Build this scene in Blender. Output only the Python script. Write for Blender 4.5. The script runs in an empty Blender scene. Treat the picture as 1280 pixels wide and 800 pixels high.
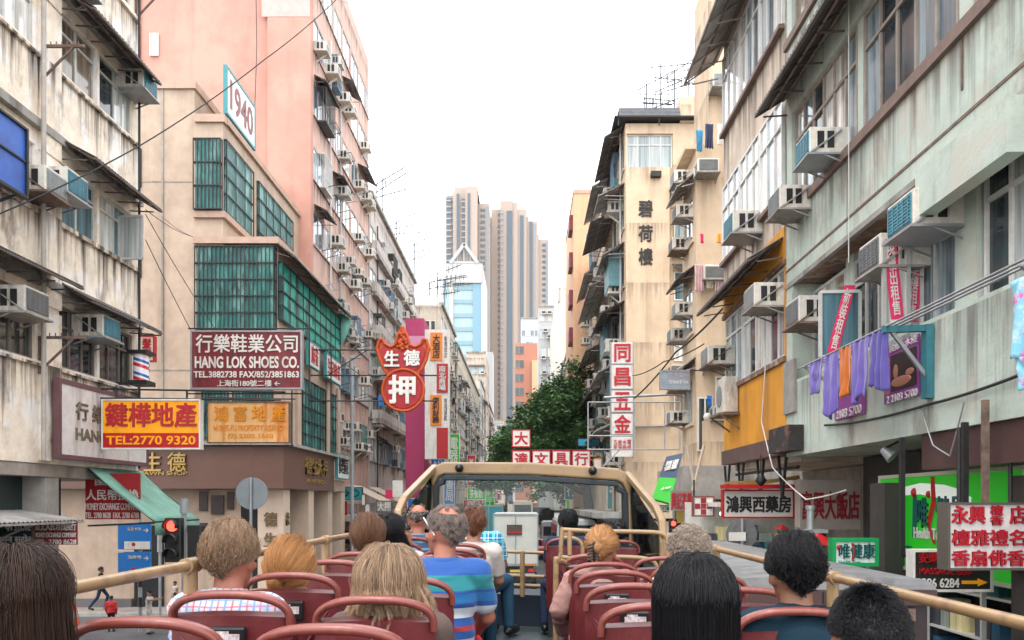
import bpy, bmesh, math, random
from mathutils import Vector, Matrix, noise

# ------------------------------------------------------------------ camera, light, exposure
ZC = 4.2                       # eye height above the road (upper deck)
FX, CX, CY = 1000.0, 656.0, 628.0
SC = bpy.context.scene
COL = SC.collection
cam_d = bpy.data.cameras.new('camera')
cam = bpy.data.objects.new('camera', cam_d)
COL.objects.link(cam)
cam.location = (0, 0, ZC)
cam.rotation_euler = (math.radians(90), 0, 0)
cam_d.sensor_width = 36.0
cam_d.lens = 36.0 * FX / 1280.0
cam_d.shift_x = -0.0125
cam_d.shift_y = 0.178
cam_d.clip_start = 0.05
cam_d.clip_end = 5000
SC.camera = cam

SUN_EL, SUN_ROT = 66.0, 200.0
world = bpy.data.worlds.new('World')
SC.world = world
world.use_nodes = True
wt = world.node_tree
bg = wt.nodes['Background']
sky = wt.nodes.new('ShaderNodeTexSky')
sky.sky_type = 'NISHITA'
sky.sun_disc = False
sky.sun_elevation = math.radians(SUN_EL)
sky.sun_rotation = math.radians(SUN_ROT)
sky.dust_density = 6.0
sky.air_density = 1.2
mx = wt.nodes.new('ShaderNodeMix'); mx.data_type = 'RGBA'     # overcast: the blue sky dulled to white cloud
mx.inputs[0].default_value = 0.86
mx.inputs[7].default_value = (9.6, 9.8, 10.2, 1)
wt.links.new(sky.outputs[0], mx.inputs[6])
wt.links.new(mx.outputs[2], bg.inputs[0])
bg.inputs[1].default_value = 0.15

sun_d = bpy.data.lights.new('sun', 'SUN')
sun = bpy.data.objects.new('sun', sun_d)
COL.objects.link(sun)
sun_d.energy = 0.6
sun_d.angle = math.radians(14)
sun_d.color = (1.0, 0.95, 0.88)
az = math.radians(SUN_ROT)
sdir = Vector((math.sin(az) * math.cos(math.radians(SUN_EL)), math.cos(az) * math.cos(math.radians(SUN_EL)), math.sin(math.radians(SUN_EL))))
sun.rotation_euler = (-sdir).to_track_quat('-Z', 'Y').to_euler()
SC.view_settings.view_transform = 'Standard'
SC.view_settings.look = 'None'
SC.view_settings.exposure = 1.25
SC.view_settings.gamma = 1.0
SC.render.engine = 'CYCLES'
SC.cycles.use_denoising = True
SC.cycles.max_bounces = 7
SC.cycles.diffuse_bounces = 5
SC.cycles.glossy_bounces = 2
SC.cycles.transmission_bounces = 4
SC.cycles.transparent_max_bounces = 10
SC.cycles.caustics_reflective = False
SC.cycles.caustics_refractive = False

# ------------------------------------------------------------------ helpers
RND = random.Random(11)
def wx(px, d): return (px - CX) / FX * d
def wz(py, d): return ZC - (py - CY) / FX * d
def lin(c): return c / 12.92 if c <= 0.04045 else ((c + 0.055) / 1.055) ** 2.4
def rgb(r, g, b): return (lin(r / 255), lin(g / 255), lin(b / 255), 1)
ORG = {}
_ORD = ['', 'first', 'second', 'third', 'fourth', 'fifth', 'sixth', 'seventh', 'eighth', 'ninth', 'tenth', 'eleventh', 'twelfth', 'thirteenth', 'fourteenth', 'fifteenth', 'sixteenth', 'seventeenth', 'eighteenth', 'nineteenth', 'twentieth']
def nth(k): return _ORD[k] if k < len(_ORD) else '%dth' % k

_M = {}
def mat(name, col, rough=0.65, metal=0.0, var=0.0, scale=3.0, bump=0.0, bscale=40.0, stain=None, samt=0.0, patch=None, pamt=0.0, pscale=0.7, spec=0.5, coat=0.0, emit=None, estr=0.0, sstr=(1.6, 1.6, 0.13), sheen=0.0, lo=0.5, hi=0.7, rnd=0.0, drip=None, damt=0.8, dcol=(.07, .05, .04, 1)):
    if name in _M: return _M[name]
    m = bpy.data.materials.new(name); m.use_nodes = True
    nt = m.node_tree; N = nt.nodes; L = nt.links
    p = N['Principled BSDF']
    p.inputs['Roughness'].default_value = rough
    p.inputs['Metallic'].default_value = metal
    p.inputs['Specular IOR Level'].default_value = spec
    if coat: p.inputs['Coat Weight'].default_value = coat
    if sheen: p.inputs['Sheen Weight'].default_value = sheen
    if emit: p.inputs['Emission Color'].default_value = emit; p.inputs['Emission Strength'].default_value = estr
    p.inputs['Base Color'].default_value = col
    tc = N.new('ShaderNodeTexCoord')
    out = None
    def mixc(fac, a, b):
        x = N.new('ShaderNodeMix'); x.data_type = 'RGBA'
        if isinstance(fac, float): x.inputs[0].default_value = fac
        else: L.new(fac, x.inputs[0])
        for i, v in ((6, a), (7, b)):
            if isinstance(v, tuple): x.inputs[i].default_value = v
            else: L.new(v, x.inputs[i])
        return x.outputs[2]
    def ramp(sock, a, b, top):
        r = N.new('ShaderNodeMapRange'); r.inputs[1].default_value = a; r.inputs[2].default_value = b
        r.inputs[3].default_value = 0; r.inputs[4].default_value = top
        L.new(sock, r.inputs[0]); return r.outputs[0]
    def noi(sc, det=5.0, mp=None):
        n = N.new('ShaderNodeTexNoise'); n.inputs['Scale'].default_value = sc; n.inputs['Detail'].default_value = det; n.inputs['Roughness'].default_value = 0.65
        if mp:
            q = N.new('ShaderNodeMapping'); q.inputs['Scale'].default_value = mp
            L.new(tc.outputs['Object'], q.inputs[0]); L.new(q.outputs[0], n.inputs[0])
        else: L.new(tc.outputs['Object'], n.inputs[0])
        return n.outputs[0]
    out = col
    if var:
        a = tuple(max(0, c * (1 - var)) for c in col[:3]) + (1,)
        b = tuple(min(1, c * (1 + var)) for c in col[:3]) + (1,)
        out = mixc(ramp(noi(scale), 0.3, 0.7, 1.0), a, b)
    if rnd:
        oi = N.new('ShaderNodeObjectInfo')
        hs = N.new('ShaderNodeHueSaturation')
        L.new(ramp(oi.outputs['Random'], 0, 1, 2 * rnd), hs.inputs['Value'])
        ad = N.new('ShaderNodeMath'); ad.operation = 'ADD'; ad.inputs[1].default_value = 1 - rnd
        L.new(hs.inputs['Value'].links[0].from_socket, ad.inputs[0]); L.new(ad.outputs[0], hs.inputs['Value'])
        if isinstance(out, tuple): hs.inputs['Color'].default_value = out
        else: L.new(out, hs.inputs['Color'])
        out = hs.outputs[0]
    if patch: out = mixc(ramp(noi(pscale, 9.0), 0.52, 0.6, pamt), out, patch)
    if stain: out = mixc(ramp(noi(1.0, 7.0, sstr), lo, hi, samt), out, stain)
    if drip:                                # run-off streaks that start under each ledge and die away below it
        z0, per = drip
        sx = N.new('ShaderNodeSeparateXYZ'); L.new(tc.outputs['Object'], sx.inputs[0])
        a = N.new('ShaderNodeMath'); a.operation = 'SUBTRACT'; a.inputs[1].default_value = z0; L.new(sx.outputs[2], a.inputs[0])
        d = N.new('ShaderNodeMath'); d.operation = 'DIVIDE'; d.inputs[1].default_value = per; L.new(a.outputs[0], d.inputs[0])
        f = N.new('ShaderNodeMath'); f.operation = 'FRACT'; L.new(d.outputs[0], f.inputs[0])
        low = ramp(f.outputs[0], .45, 1.0, .34)
        n2 = noi(1.0, 3.0, (5.0, 5.0, .22))
        ad = N.new('ShaderNodeMath'); ad.operation = 'ADD'; L.new(n2, ad.inputs[0]); L.new(low, ad.inputs[1])
        out = mixc(ramp(ad.outputs[0], .70, .92, damt), out, dcol)
    if not isinstance(out, tuple): L.new(out, p.inputs['Base Color'])
    if bump:
        b = N.new('ShaderNodeBump'); b.inputs['Strength'].default_value = bump; b.inputs['Distance'].default_value = 0.02
        L.new(noi(bscale, 4.0), b.inputs['Height']); L.new(b.outputs[0], p.inputs['Normal'])
    _M[name] = m
    return m

def glass_mat(name, cols, rough=0.08, curtain=0.5):
    """window panes: colour differs from pane to pane, with hanging curtain folds behind"""
    if name in _M: return _M[name]
    m = bpy.data.materials.new(name); m.use_nodes = True
    nt = m.node_tree; N = nt.nodes; L = nt.links; p = N['Principled BSDF']
    p.inputs['Roughness'].default_value = rough
    p.inputs['Specular IOR Level'].default_value = 0.8
    oi = N.new('ShaderNodeObjectInfo'); cr = N.new('ShaderNodeValToRGB'); cr.color_ramp.interpolation = 'CONSTANT'
    e = cr.color_ramp.elements
    while len(e) < len(cols): e.new(0.5)
    for i, c in enumerate(cols): e[i].position = i / len(cols); e[i].color = c
    L.new(oi.outputs['Random'], cr.inputs[0])
    tc = N.new('ShaderNodeTexCoord'); mp = N.new('ShaderNodeMapping'); mp.inputs['Scale'].default_value = (9, 9, 0.35)
    L.new(tc.outputs['Object'], mp.inputs[0])
    n = N.new('ShaderNodeTexNoise'); n.inputs['Scale'].default_value = 1.0; n.inputs['Detail'].default_value = 3
    L.new(mp.outputs[0], n.inputs[0])
    r = N.new('ShaderNodeMapRange'); r.inputs[1].default_value = 0.35; r.inputs[2].default_value = 0.65; r.inputs[3].default_value = 1 - curtain; r.inputs[4].default_value = 1 + curtain
    L.new(n.outputs[0], r.inputs[0])
    x = N.new('ShaderNodeVectorMath'); x.operation = 'SCALE'
    L.new(cr.outputs[0], x.inputs[0]); L.new(r.outputs[0], x.inputs['Scale'])
    L.new(x.outputs[0], p.inputs['Base Color'])
    _M[name] = m
    return m

def clear_glass(name, tint, refl=0.12):
    if name in _M: return _M[name]
    m = bpy.data.materials.new(name); m.use_nodes = True
    nt = m.node_tree; N = nt.nodes; L = nt.links; N.remove(N['Principled BSDF'])
    t = N.new('ShaderNodeBsdfTransparent'); t.inputs[0].default_value = tint
    g = N.new('ShaderNodeBsdfGlossy'); g.inputs['Roughness'].default_value = 0.03
    lw = N.new('ShaderNodeFresnel'); lw.inputs[0].default_value = 1.3
    x = N.new('ShaderNodeMixShader')
    L.new(lw.outputs[0], x.inputs[0]); L.new(t.outputs[0], x.inputs[1]); L.new(g.outputs[0], x.inputs[2])
    L.new(x.outputs[0], N['Material Output'].inputs[0])
    _M[name] = m
    return m

class MB:
    """collects shapes in world coordinates, then links them as ONE mesh object"""
    def __init__(s): s.v = []; s.f = []; s.smooth = []
    def add(s, vs, fs, sm=False):
        k = len(s.v); s.v += [tuple(p) for p in vs]
        for f in fs: s.f.append(tuple(i + k for i in f)); s.smooth.append(sm)
        return s
    def hexa(s, c):
        return s.add(c, [(0, 1, 2, 3), (7, 6, 5, 4), (0, 4, 5, 1), (1, 5, 6, 2), (2, 6, 7, 3), (3, 7, 4, 0)])
    def box(s, x0, x1, y0, y1, z0, z1):
        return s.hexa([(x0, y0, z0), (x0, y1, z0), (x1, y1, z0), (x1, y0, z0), (x0, y0, z1), (x0, y1, z1), (x1, y1, z1), (x1, y0, z1)])
    def cbox(s, c, dx, dy, dz): return s.box(c[0] - dx / 2, c[0] + dx / 2, c[1] - dy / 2, c[1] + dy / 2, c[2] - dz / 2, c[2] + dz / 2)
    def bar(s, a, b, w, h=None):
        a = Vector(a); b = Vector(b); h = h or w
        d = (b - a).normalized(); up = Vector((0, 0, 1)) if abs(d.z) < 0.95 else Vector((0, 1, 0))
        r = d.cross(up).normalized() * w / 2; u = r.cross(d).normalized() * h / 2
        return s.hexa([a - r - u, a + r - u, a + r + u, a - r + u, b - r - u, b + r - u, b + r + u, b - r + u])
    def tube(s, pts, r, n=8, caps=True):
        pts = [Vector(p) for p in pts]; m = len(pts)
        rs = r if isinstance(r, (list, tuple)) else [r] * m
        base = None; vs = []; fs = []
        for i, p in enumerate(pts):
            t = (pts[min(i + 1, m - 1)] - pts[max(i - 1, 0)]).normalized()
            if base is None: base = t.cross(Vector((0, 0, 1)) if abs(t.z) < 0.9 else Vector((1, 0, 0))).normalized()
            base = (base - t * base.dot(t)).normalized(); bi = t.cross(base)
            for k in range(n):
                a = 2 * math.pi * k / n
                vs.append(p + (base * math.cos(a) + bi * math.sin(a)) * rs[i])
        for i in range(m - 1):
            for k in range(n):
                fs.append((i * n + k, i * n + (k + 1) % n, (i + 1) * n + (k + 1) % n, (i + 1) * n + k))
        s.add(vs, fs, True)
        if caps: s.add(vs[:n], [tuple(range(n))[::-1]]); s.add(vs[-n:], [tuple(range(n))])
        return s
    def ball(s, c, rx, ry=None, rz=None, nu=14, nv=9, R=None):
        ry = ry or rx; rz = rz or rx; vs = []; fs = []
        for j in range(nv + 1):
            th = math.pi * j / nv
            for i in range(nu):
                ph = 2 * math.pi * i / nu
                p = Vector((rx * math.sin(th) * math.cos(ph), ry * math.sin(th) * math.sin(ph), rz * math.cos(th)))
                if R: p = R @ p
                vs.append(Vector(c) + p)
        for j in range(nv):
            for i in range(nu):
                a, b = j * nu + i, j * nu + (i + 1) % nu
                if j == 0: fs.append((a, b + nu, a + nu)[::-1])
                elif j == nv - 1: fs.append((a, b, a + nu)[::-1])
                else: fs.append((a, b, b + nu, a + nu)[::-1])
        return s.add(vs, fs, True)
    def capsule(s, a, b, ra, rb, n=12):
        a = Vector(a); b = Vector(b); d = b - a; t = d.normalized()
        pts = []; rs = []
        for k in range(5): th = math.pi / 2 * (1 - k / 4); pts.append(a - t * ra * math.sin(th)); rs.append(max(1e-4, ra * math.cos(th)))
        for k in range(1, 5): th = math.pi / 2 * k / 4; pts.append(b + t * rb * math.sin(th)); rs.append(max(1e-4, rb * math.cos(th)))
        return s.tube(pts, rs, n)
    def prism(s, poly, depth, o=(0, 0, 0), u=(1, 0, 0), v=(0, 0, 1), n=(0, 1, 0)):
        o, u, v, n = map(Vector, (o, u, v, n)); k = len(poly)
        a = [o + u * p[0] + v * p[1] for p in poly]; b = [q + n * depth for q in a]
        return s.add(a + b, [tuple(range(k))[::-1], tuple(range(k, 2 * k))] + [(i, (i + 1) % k, k + (i + 1) % k, k + i) for i in range(k)])
    def strip(s, rows, sm=True, close=False):
        """grid of points rows[i][j]"""
        m = len(rows[0]); vs = [p for r in rows for p in r]; fs = []
        for i in range(len(rows) - 1):
            for j in range(m - 1 + (1 if close else 0)):
                fs.append((i * m + j, i * m + (j + 1) % m, (i + 1) * m + (j + 1) % m, (i + 1) * m + j))
        return s.add(vs, fs, sm)
    def build(s, name, m, parent=None, bevel=0, solid=0, sub=0, recalc=True):
        o0 = Vector(ORG.get(parent.name, (0, 0, 0))) if parent else Vector((0, 0, 0))
        me = bpy.data.meshes.new(name)
        me.from_pydata([tuple(Vector(p) - o0) for p in s.v], [], s.f)
        me.polygons.foreach_set('use_smooth', s.smooth)
        if recalc and len(s.f) < 40000:
            bm = bmesh.new(); bm.from_mesh(me); bmesh.ops.recalc_face_normals(bm, faces=bm.faces); bm.to_mesh(me); bm.free()
        if m: me.materials.append(m)
        ob = bpy.data.objects.new(name, me); COL.objects.link(ob)
        if parent: ob.parent = parent; ORG[ob.name] = o0
        if solid: q = ob.modifiers.new('s', 'SOLIDIFY'); q.thickness = solid; q.offset = 0
        if bevel: q = ob.modifiers.new('b', 'BEVEL'); q.width = bevel; q.segments = 2; q.limit_method = 'ANGLE'
        if sub: q = ob.modifiers.new('u', 'SUBSURF'); q.levels = sub; q.render_levels = sub
        return ob

def tag(o, label=None, cat=None, group=None, kind=None):
    if label: o['label'] = label
    if cat: o['category'] = cat
    if group: o['group'] = group
    if kind: o['kind'] = kind
    return o
def thing(name, label, cat, loc=(0, 0, 0), group=None):
    o = bpy.data.objects.new(name, None); COL.objects.link(o)
    o.location = loc; o.empty_display_size = 0.1
    ORG[o.name] = tuple(loc)
    return tag(o, label, cat, group)
KIDS = {}
def kids(o):
    return [c for c in bpy.data.objects if c.parent == o]
def dup(root, loc, rz=0, label=None, group=None, tree=None, scale=None):
    """copy of a thing with copies of its parts and sub-parts"""
    tree = tree or snapshot(root)
    r = root.copy(); COL.objects.link(r); r.location = loc; r.rotation_euler = (0, 0, rz)
    if scale: r.scale = scale
    if label: r['label'] = label
    if group: r['group'] = group
    def rec(src, dst):
        for ch, sub in src:
            c = ch.copy(); COL.objects.link(c); c.parent = dst
            rec(sub, c)
    rec(tree, r)
    ORG[r.name] = tuple(loc)
    return r
def snapshot(root):
    return [(c, snapshot(c)) for c in kids(root)]

class Fac:
    """a wall plane: d along it, z up, o outwards"""
    def __init__(s, o, u, n): s.o = Vector(o); s.u = Vector(u).normalized(); s.n = Vector(n).normalized()
    def P(s, d, z, o=0.0): return s.o + s.u * d + s.n * o + Vector((0, 0, z))
    def rz(s): return math.atan2(s.n.y, s.n.x)
    def box(s, mb, d0, d1, z0, z1, o0, o1):
        P = s.P
        return mb.hexa([P(d0, z0, o0), P(d0, z0, o1), P(d1, z0, o1), P(d1, z0, o0), P(d0, z1, o0), P(d0, z1, o1), P(d1, z1, o1), P(d1, z1, o0)])
def left(X): return Fac((X, 0, 0), (0, 1, 0), (1, 0, 0))
def right(X): return Fac((X, 0, 0), (0, 1, 0), (-1, 0, 0))
def endw(D): return Fac((0, D, 0), (1, 0, 0), (0, -1, 0))

_TX = {}
def text_mesh(body, bold, extr):
    k = (body, bold, extr)
    if k in _TX: return _TX[k]
    c = bpy.data.curves.new('t', 'FONT'); c.body = body; c.offset = bold; c.extrude = extr; c.resolution_u = 3
    c.align_x = 'CENTER'; c.space_line = 0.95
    o = bpy.data.objects.new('t', c); m = o.to_mesh()
    vs = [v.co.copy() for v in m.vertices]; fs = [tuple(p.vertices) for p in m.polygons]
    o.to_mesh_clear(); bpy.data.objects.remove(o); bpy.data.curves.remove(c)
    _TX[k] = (vs, fs)
    return _TX[k]
def lettering(parent, body, c, u, v, w, h, m, bold=0.02, depth=0.012, keep=False, name='lettering'):
    """writing centred at c, filling w x h along u, v (u x v points to the reader)"""
    cjk = any(ord(ch) > 0x2fff for ch in body)
    vs, fs = text_mesh(body, 0.0 if cjk else bold, 0.05)
    if not vs: return None
    if cjk and bold > .005:                 # heavier strokes: the glyph laid over itself, each layer a little prouder
        v0, f0, n0 = vs, fs, len(vs); vs, fs = list(v0), list(f0); d = bold * .62
        for k, (a, b_) in enumerate(((d, d), (-d, d), (d, -d), (-d, -d), (d, 0), (-d, 0))):
            vs += [Vector((p.x + a, p.y + b_, p.z * (1.0 + .12 * (k + 1)))) for p in v0]; fs += [tuple(i + n0 * (k + 1) for i in f) for f in f0]
    x0 = min(p.x for p in vs); x1 = max(p.x for p in vs); y0 = min(p.y for p in vs); y1 = max(p.y for p in vs)
    sx = w / (x1 - x0); sy = h / (y1 - y0)
    if keep: sx = sy = min(sx, sy)
    c, u, v = Vector(c), Vector(u).normalized(), Vector(v).normalized(); n = u.cross(v)
    mb = MB()
    mb.add([c + u * (p.x - (x0 + x1) / 2) * sx + v * (p.y - (y0 + y1) / 2) * sy + n * (p.z / 0.05 * depth) for p in vs], fs)
    return mb.build(name, m, parent, recalc=False)

# ------------------------------------------------------------------ common materials
W = rgb(235, 232, 224)
m_white = mat('white_paint', (0.68, 0.67, 0.63, 1), 0.5, var=0.1, stain=(0.3, 0.26, 0.2, 1), samt=0.5)
m_winframe = mat('window_frame_paint', (0.50, 0.49, 0.46, 1), 0.45, var=0.15, scale=6, rnd=0.25)
m_winbrown = mat('window_frame_brown', (0.17, 0.14, 0.12, 1), 0.5, var=0.2)
m_pane = glass_mat('window_glass', [(.03, .04, .045, 1), (.20, .26, .28, 1), (.48, .50, .48, 1), (.07, .14, .17, 1), (.55, .54, .50, 1), (.20, .16, .12, 1), (.34, .36, .35, 1)])  # pale entries put the whitish sky reflection into the pane colour, besides curtains
m_panedark = glass_mat('window_glass_dark', [(.015, .02, .022, 1), (.03, .035, .035, 1), (.05, .06, .06, 1), (.07, .055, .045, 1)])
m_panepale = glass_mat('window_glass_pale', [(.42, .45, .46, 1), (.5, .5, .5, 1), (.32, .38, .4, 1), (.12, .15, .17, 1), (.56, .55, .53, 1)])
m_dark = mat('dark_iron', (0.025, 0.024, 0.025, 1), 0.55, metal=0.3, var=0.3, scale=12)
m_rust = mat('rusty_iron', (0.15, 0.10, 0.075, 1), 0.75, var=0.5, scale=9, bump=0.2)
m_steel = mat('galvanised_steel', (0.32, 0.33, 0.34, 1), 0.45, metal=0.5, var=0.15)
m_black = mat('black_plastic', (0.012, 0.012, 0.013, 1), 0.4)
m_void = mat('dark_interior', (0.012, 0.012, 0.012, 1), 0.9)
m_awn = mat('corrugated_awning', (0.10, 0.085, 0.08, 1), 0.6, metal=0.2, var=0.4, scale=2, stain=(0.12, 0.08, 0.06, 1), samt=0.6)
m_awngrey = mat('corrugated_awning_grey', (0.42, 0.40, 0.38, 1), 0.55, metal=0.3, var=0.3, scale=2, stain=(0.12, 0.08, 0.06, 1), samt=0.6)
m_ac = mat('air_conditioner_casing', (0.60, 0.56, 0.49, 1), 0.5, var=0.15, scale=8, stain=(0.16, 0.11, 0.07, 1), samt=0.75, sstr=(7, 7, 1.2), rnd=0.2)
m_acgrille = mat('air_conditioner_grille', (0.22, 0.23, 0.23, 1), 0.5, var=0.2, rnd=0.4)
m_acteal = mat('air_conditioner_grille_teal', (0.06, 0.22, 0.28, 1), 0.4, var=0.25, scale=8)
m_concrete = mat('stained_concrete', (0.30, 0.28, 0.25, 1), 0.85, var=0.25, scale=2.5, bump=0.3, stain=(0.07, 0.06, 0.05, 1), samt=0.8)
# ------------------------------------------------------------------ building kit
def window(parent, F, d0, d1, z0, z1, o, n=2, fm=None, pm=None, transom=0.0, fr=0.05, single=False):
    """frame with n lights, set at depth o; the panes are one sub-part"""
    fm = fm or m_winframe; pm = pm or m_pane
    f = MB()
    F.box(f, d0, d1, z0, z0 + fr, o - .04, o + .04); F.box(f, d0, d1, z1 - fr, z1, o - .04, o + .04)
    F.box(f, d0, d0 + fr, z0 + fr, z1 - fr, o - .04, o + .04); F.box(f, d1 - fr, d1, z0 + fr, z1 - fr, o - .04, o + .04)
    for k in range(1, n):
        c = d0 + (d1 - d0) * k / n
        F.box(f, c - fr / 2, c + fr / 2, z0 + fr, z1 - fr, o - .035, o + .035)
    if transom:
        zt = z1 - (z1 - z0) * transom
        F.box(f, d0 + fr, d1 - fr, zt - fr / 2, zt + fr / 2, o - .045, o + .045)
    w = f.build('window', fm, parent)
    if single:
        p = MB(); F.box(p, d0 + fr / 2, d1 - fr / 2, z0 + fr / 2, z1 - fr / 2, o - .012, o + .002); p.build('pane', pm, w)
    else:
        for k in range(n):
            p = MB()
            a = d0 + (d1 - d0) * k / n; b = d0 + (d1 - d0) * (k + 1) / n
            F.box(p, a + fr / 2 + .001, b - fr / 2 - .001, z0 + fr / 2, z1 - fr / 2, o - .012, o + .002); p.build('pane', pm, w)
    return w

def awning(parent, F, d0, d1, zw, ze, proj, m=None, ribs=5, wav=0.12):
    mb = MB(); n = max(4, int((d1 - d0) / wav * 2))
    top = []; bot = []
    for side, (o, z) in enumerate(((-0.02, zw), (proj, ze))):
        top.append([F.P(d0 + (d1 - d0) * k / n, z + (0.012 if k % 2 else -0.012), o) for k in range(n + 1)])
        bot.append([F.P(d0 + (d1 - d0) * k / n, z + (0.012 if k % 2 else -0.012) - .008, o) for k in range(n + 1)])
    mb.strip(top, False); mb.strip(bot, False)
    F.box(mb, d0, d1, ze - .06, ze - .02, proj - .03, proj + .006)
    for k in range(ribs):
        d = d0 + .05 + (d1 - d0 - .1) * k / max(1, ribs - 1)
        mb.bar(F.P(d, zw - .03, 0), F.P(d, ze - .05, proj - .03), .035)
        mb.bar(F.P(d, zw - .45 * proj - .1, 0), F.P(d, ze - .06, proj * .75), .025)
    w = mb.build('awning', m or m_awn, parent, recalc=False)
    g = MB()
    for t in (.12, .55, .95):
        z = zw + (ze - zw) * t - .03; o = proj * t
        F.box(g, d0 + .02, d1 - .02, z - .035, z - .005, o - .02, o + .02)
    g.build('purlins', mat('awning_purlin', (.24, .17, .13, 1), .7, var=.3, scale=8), w)
    return w

def tenement(name, label, F, d0, d1, z0, ztop, depth, floors, bays, wm, fm=None, pm=None, sill=0.07, cat='building', nl=2, transom=0.0, recess=0.14, single=True, root=None, skip=None, smat=None, core=.25):
    root = root or thing(name, label, cat, tuple(F.P((d0 + d1) / 2, 0, -depth / 2)))
    mb = MB()
    F.box(mb, d0, d1, z0, ztop, -depth, -core)
    zs = z0
    for (a, b) in floors:
        F.box(mb, d0, d1, zs, a, -core - .001, 0)
        e = d0
        for (p, q) in bays:
            if p > e: F.box(mb, e, p, a - .001, b + .001, -core - .001, -.002)
            e = q
        if e < d1: F.box(mb, e, d1, a - .001, b + .001, -core - .001, -.002)
        zs = b
    F.box(mb, d0, d1, zs, ztop, -core - .001, 0)
    mb.build('wall', wm, root)
    if sill:
        sb = MB()
        for (a, b) in floors: F.box(sb, d0 + .02, d1 - .02, a - .1, a - .01, -.1, sill)
        sb.build('ledge', smat or wm, root)
    for i, (a, b) in enumerate(floors):
        for j, (p, q) in enumerate(bays):
            if skip and skip(i, j): continue
            window(root, F, p + .004, q - .004, a + .003, b - .003, -recess, nl if not callable(nl) else nl(i, j), fm, pm, transom, single=single)
    return root

# air conditioner prototypes, facing +X, mounted at x = 0
def make_ac(variant):
    r = thing('air_conditioner', 'x', 'air conditioner', (0, 0, 0))
    c = MB(); c.box(-.12, .55, -.33, .33, 0, .42)
    case = c.build('case', m_ac, r, bevel=.015)
    for s in (-1, 1):
        v = MB()
        for k in (0.22, 0.38): v.box(k - .06, k + .05, s * .3305 - .003, s * .3305 + .003, .08, .35)
        v.build('side_vent', m_black, case)
    g = MB(); g.box(.551, .565, -.29, .29, .04, .38)
    for k in range(8): g.box(.566, .574, -.28, .28, .06 + k * .04, .078 + k * .04)
    for k in range(5): g.box(.5745, .578, -.27 + k * .125, -.25 + k * .125, .05, .37)
    g.build('grille', m_acteal if variant == 1 else m_acgrille, r)
    t = MB(); t.box(0, .60, -.37, .37, -.035, -.004)
    for s in (-1, 1):
        t.bar((0.0, s * .345, -.16), (.35, s * .345, -.03), .022)
        t.bar((0.05, s * .352, .36), (.56, s * .352, -.01), .022)
    t.build('bracket', [m_concrete, m_steel, m_rust][variant], r)
    return r, snapshot(r)
_ac = [make_ac(k) for k in range(3)]
_ac_used = [False] * 3
_ac_n = {}
def ac(F, d, z, label, group, o=0.0, variant=None, s=1.0):
    k = variant if variant is not None else RND.choice([0, 0, 2, 0, 1])
    r, t = _ac[k]
    p = F.P(d, z, o)
    if not _ac_used[k]:
        _ac_used[k] = True
        r.location = p; r.rotation_euler = (0, 0, F.rz()); r.scale = (s, s, s); r['label'] = label; r['group'] = group
        return r
    return dup(r, p, F.rz(), label, group, t, (s, s, s))
def small_ac(F, d, z, label, group, o=0.0, s=1.0):
    """far away: casing, louvres and shelf"""
    me = _far.data
    c = _far if not _far_used else _far.copy()
    if _far_used: COL.objects.link(c)
    _far_used.append(1)
    c.location = F.P(d, z, o); c.rotation_euler = (0, 0, F.rz()); c.scale = (s, s, s)
    c['label'] = label; c['group'] = group; c['category'] = 'air conditioner'
    return c
_far_used = []
_b = MB(); _b.box(-.1, .55, -.33, .33, 0, .42); _b.box(0, .6, -.37, .37, -.05, -.01); _b.bar((0.02, 0, -.4), (.5, 0, -.03), .06)
_far = _b.build('air_conditioner', m_ac)
_far.data.materials.append(m_black)
_f2 = MB()
bm = bmesh.new(); bm.from_mesh(_far.data)
for s in (-1, 1):
    for k in (0.15, 0.33):
        vs = [bm.verts.new(p) for p in ((k - .05, s * .333, .06), (k + .07, s * .333, .06), (k + .07, s * .333, .36), (k - .05, s * .333, .36))]
        f = bm.faces.new(vs); f.material_index = 1
vs = [bm.verts.new(p) for p in ((.553, -.26, .06), (.553, .26, .06), (.553, .26, .36), (.553, -.26, .36))]
f = bm.faces.new(vs); f.material_index = 1
bm.to_mesh(_far.data); bm.free()

def signboard(name, label, x0, x1, y0, y1, D, face, frame, texts=(), depth=.14, fw=.05, cat='sign', group=None, tilt=0.0, hang=None, back=None):
    """board facing down the street toward the bus; x/y are its outline in the photograph at distance D"""
    X0, X1, Z0, Z1 = wx(x0, D), wx(x1, D), wz(y1, D), wz(y0, D)
    r = thing(name, label, cat, ((X0 + X1) / 2, D, Z0), group)
    b = MB(); b.box(X0 + fw * .6, X1 - fw * .6, D, D + depth, Z0 + fw * .6, Z1 - fw * .6); b.build('panel', face, r)
    if frame:
        f = MB()
        f.box(X0, X1, D - .02, D + depth + .01, Z0, Z0 + fw); f.box(X0, X1, D - .02, D + depth + .01, Z1 - fw, Z1)
        f.box(X0, X0 + fw, D - .02, D + depth + .01, Z0 + fw, Z1 - fw); f.box(X1 - fw, X1, D - .02, D + depth + .01, Z0 + fw, Z1 - fw)
        f.build('frame', frame, r)
    w, h = X1 - X0, Z1 - Z0
    for t in texts:
        s, a0, b0, a1, b1, m = t[:6]
        bold = t[6] if len(t) > 6 else .025
        lettering(r, s, (X0 + w * (a0 + a1) / 2, D - .004, Z0 + h * (b0 + b1) / 2), (1, 0, 0), (0, 0, 1), w * (a1 - a0), h * (b1 - b0), m, bold, .01)
    if hang:
        for q in hang: MB().tube(q, .022, 6).build('hanger', m_dark, r)
    return r

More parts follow.
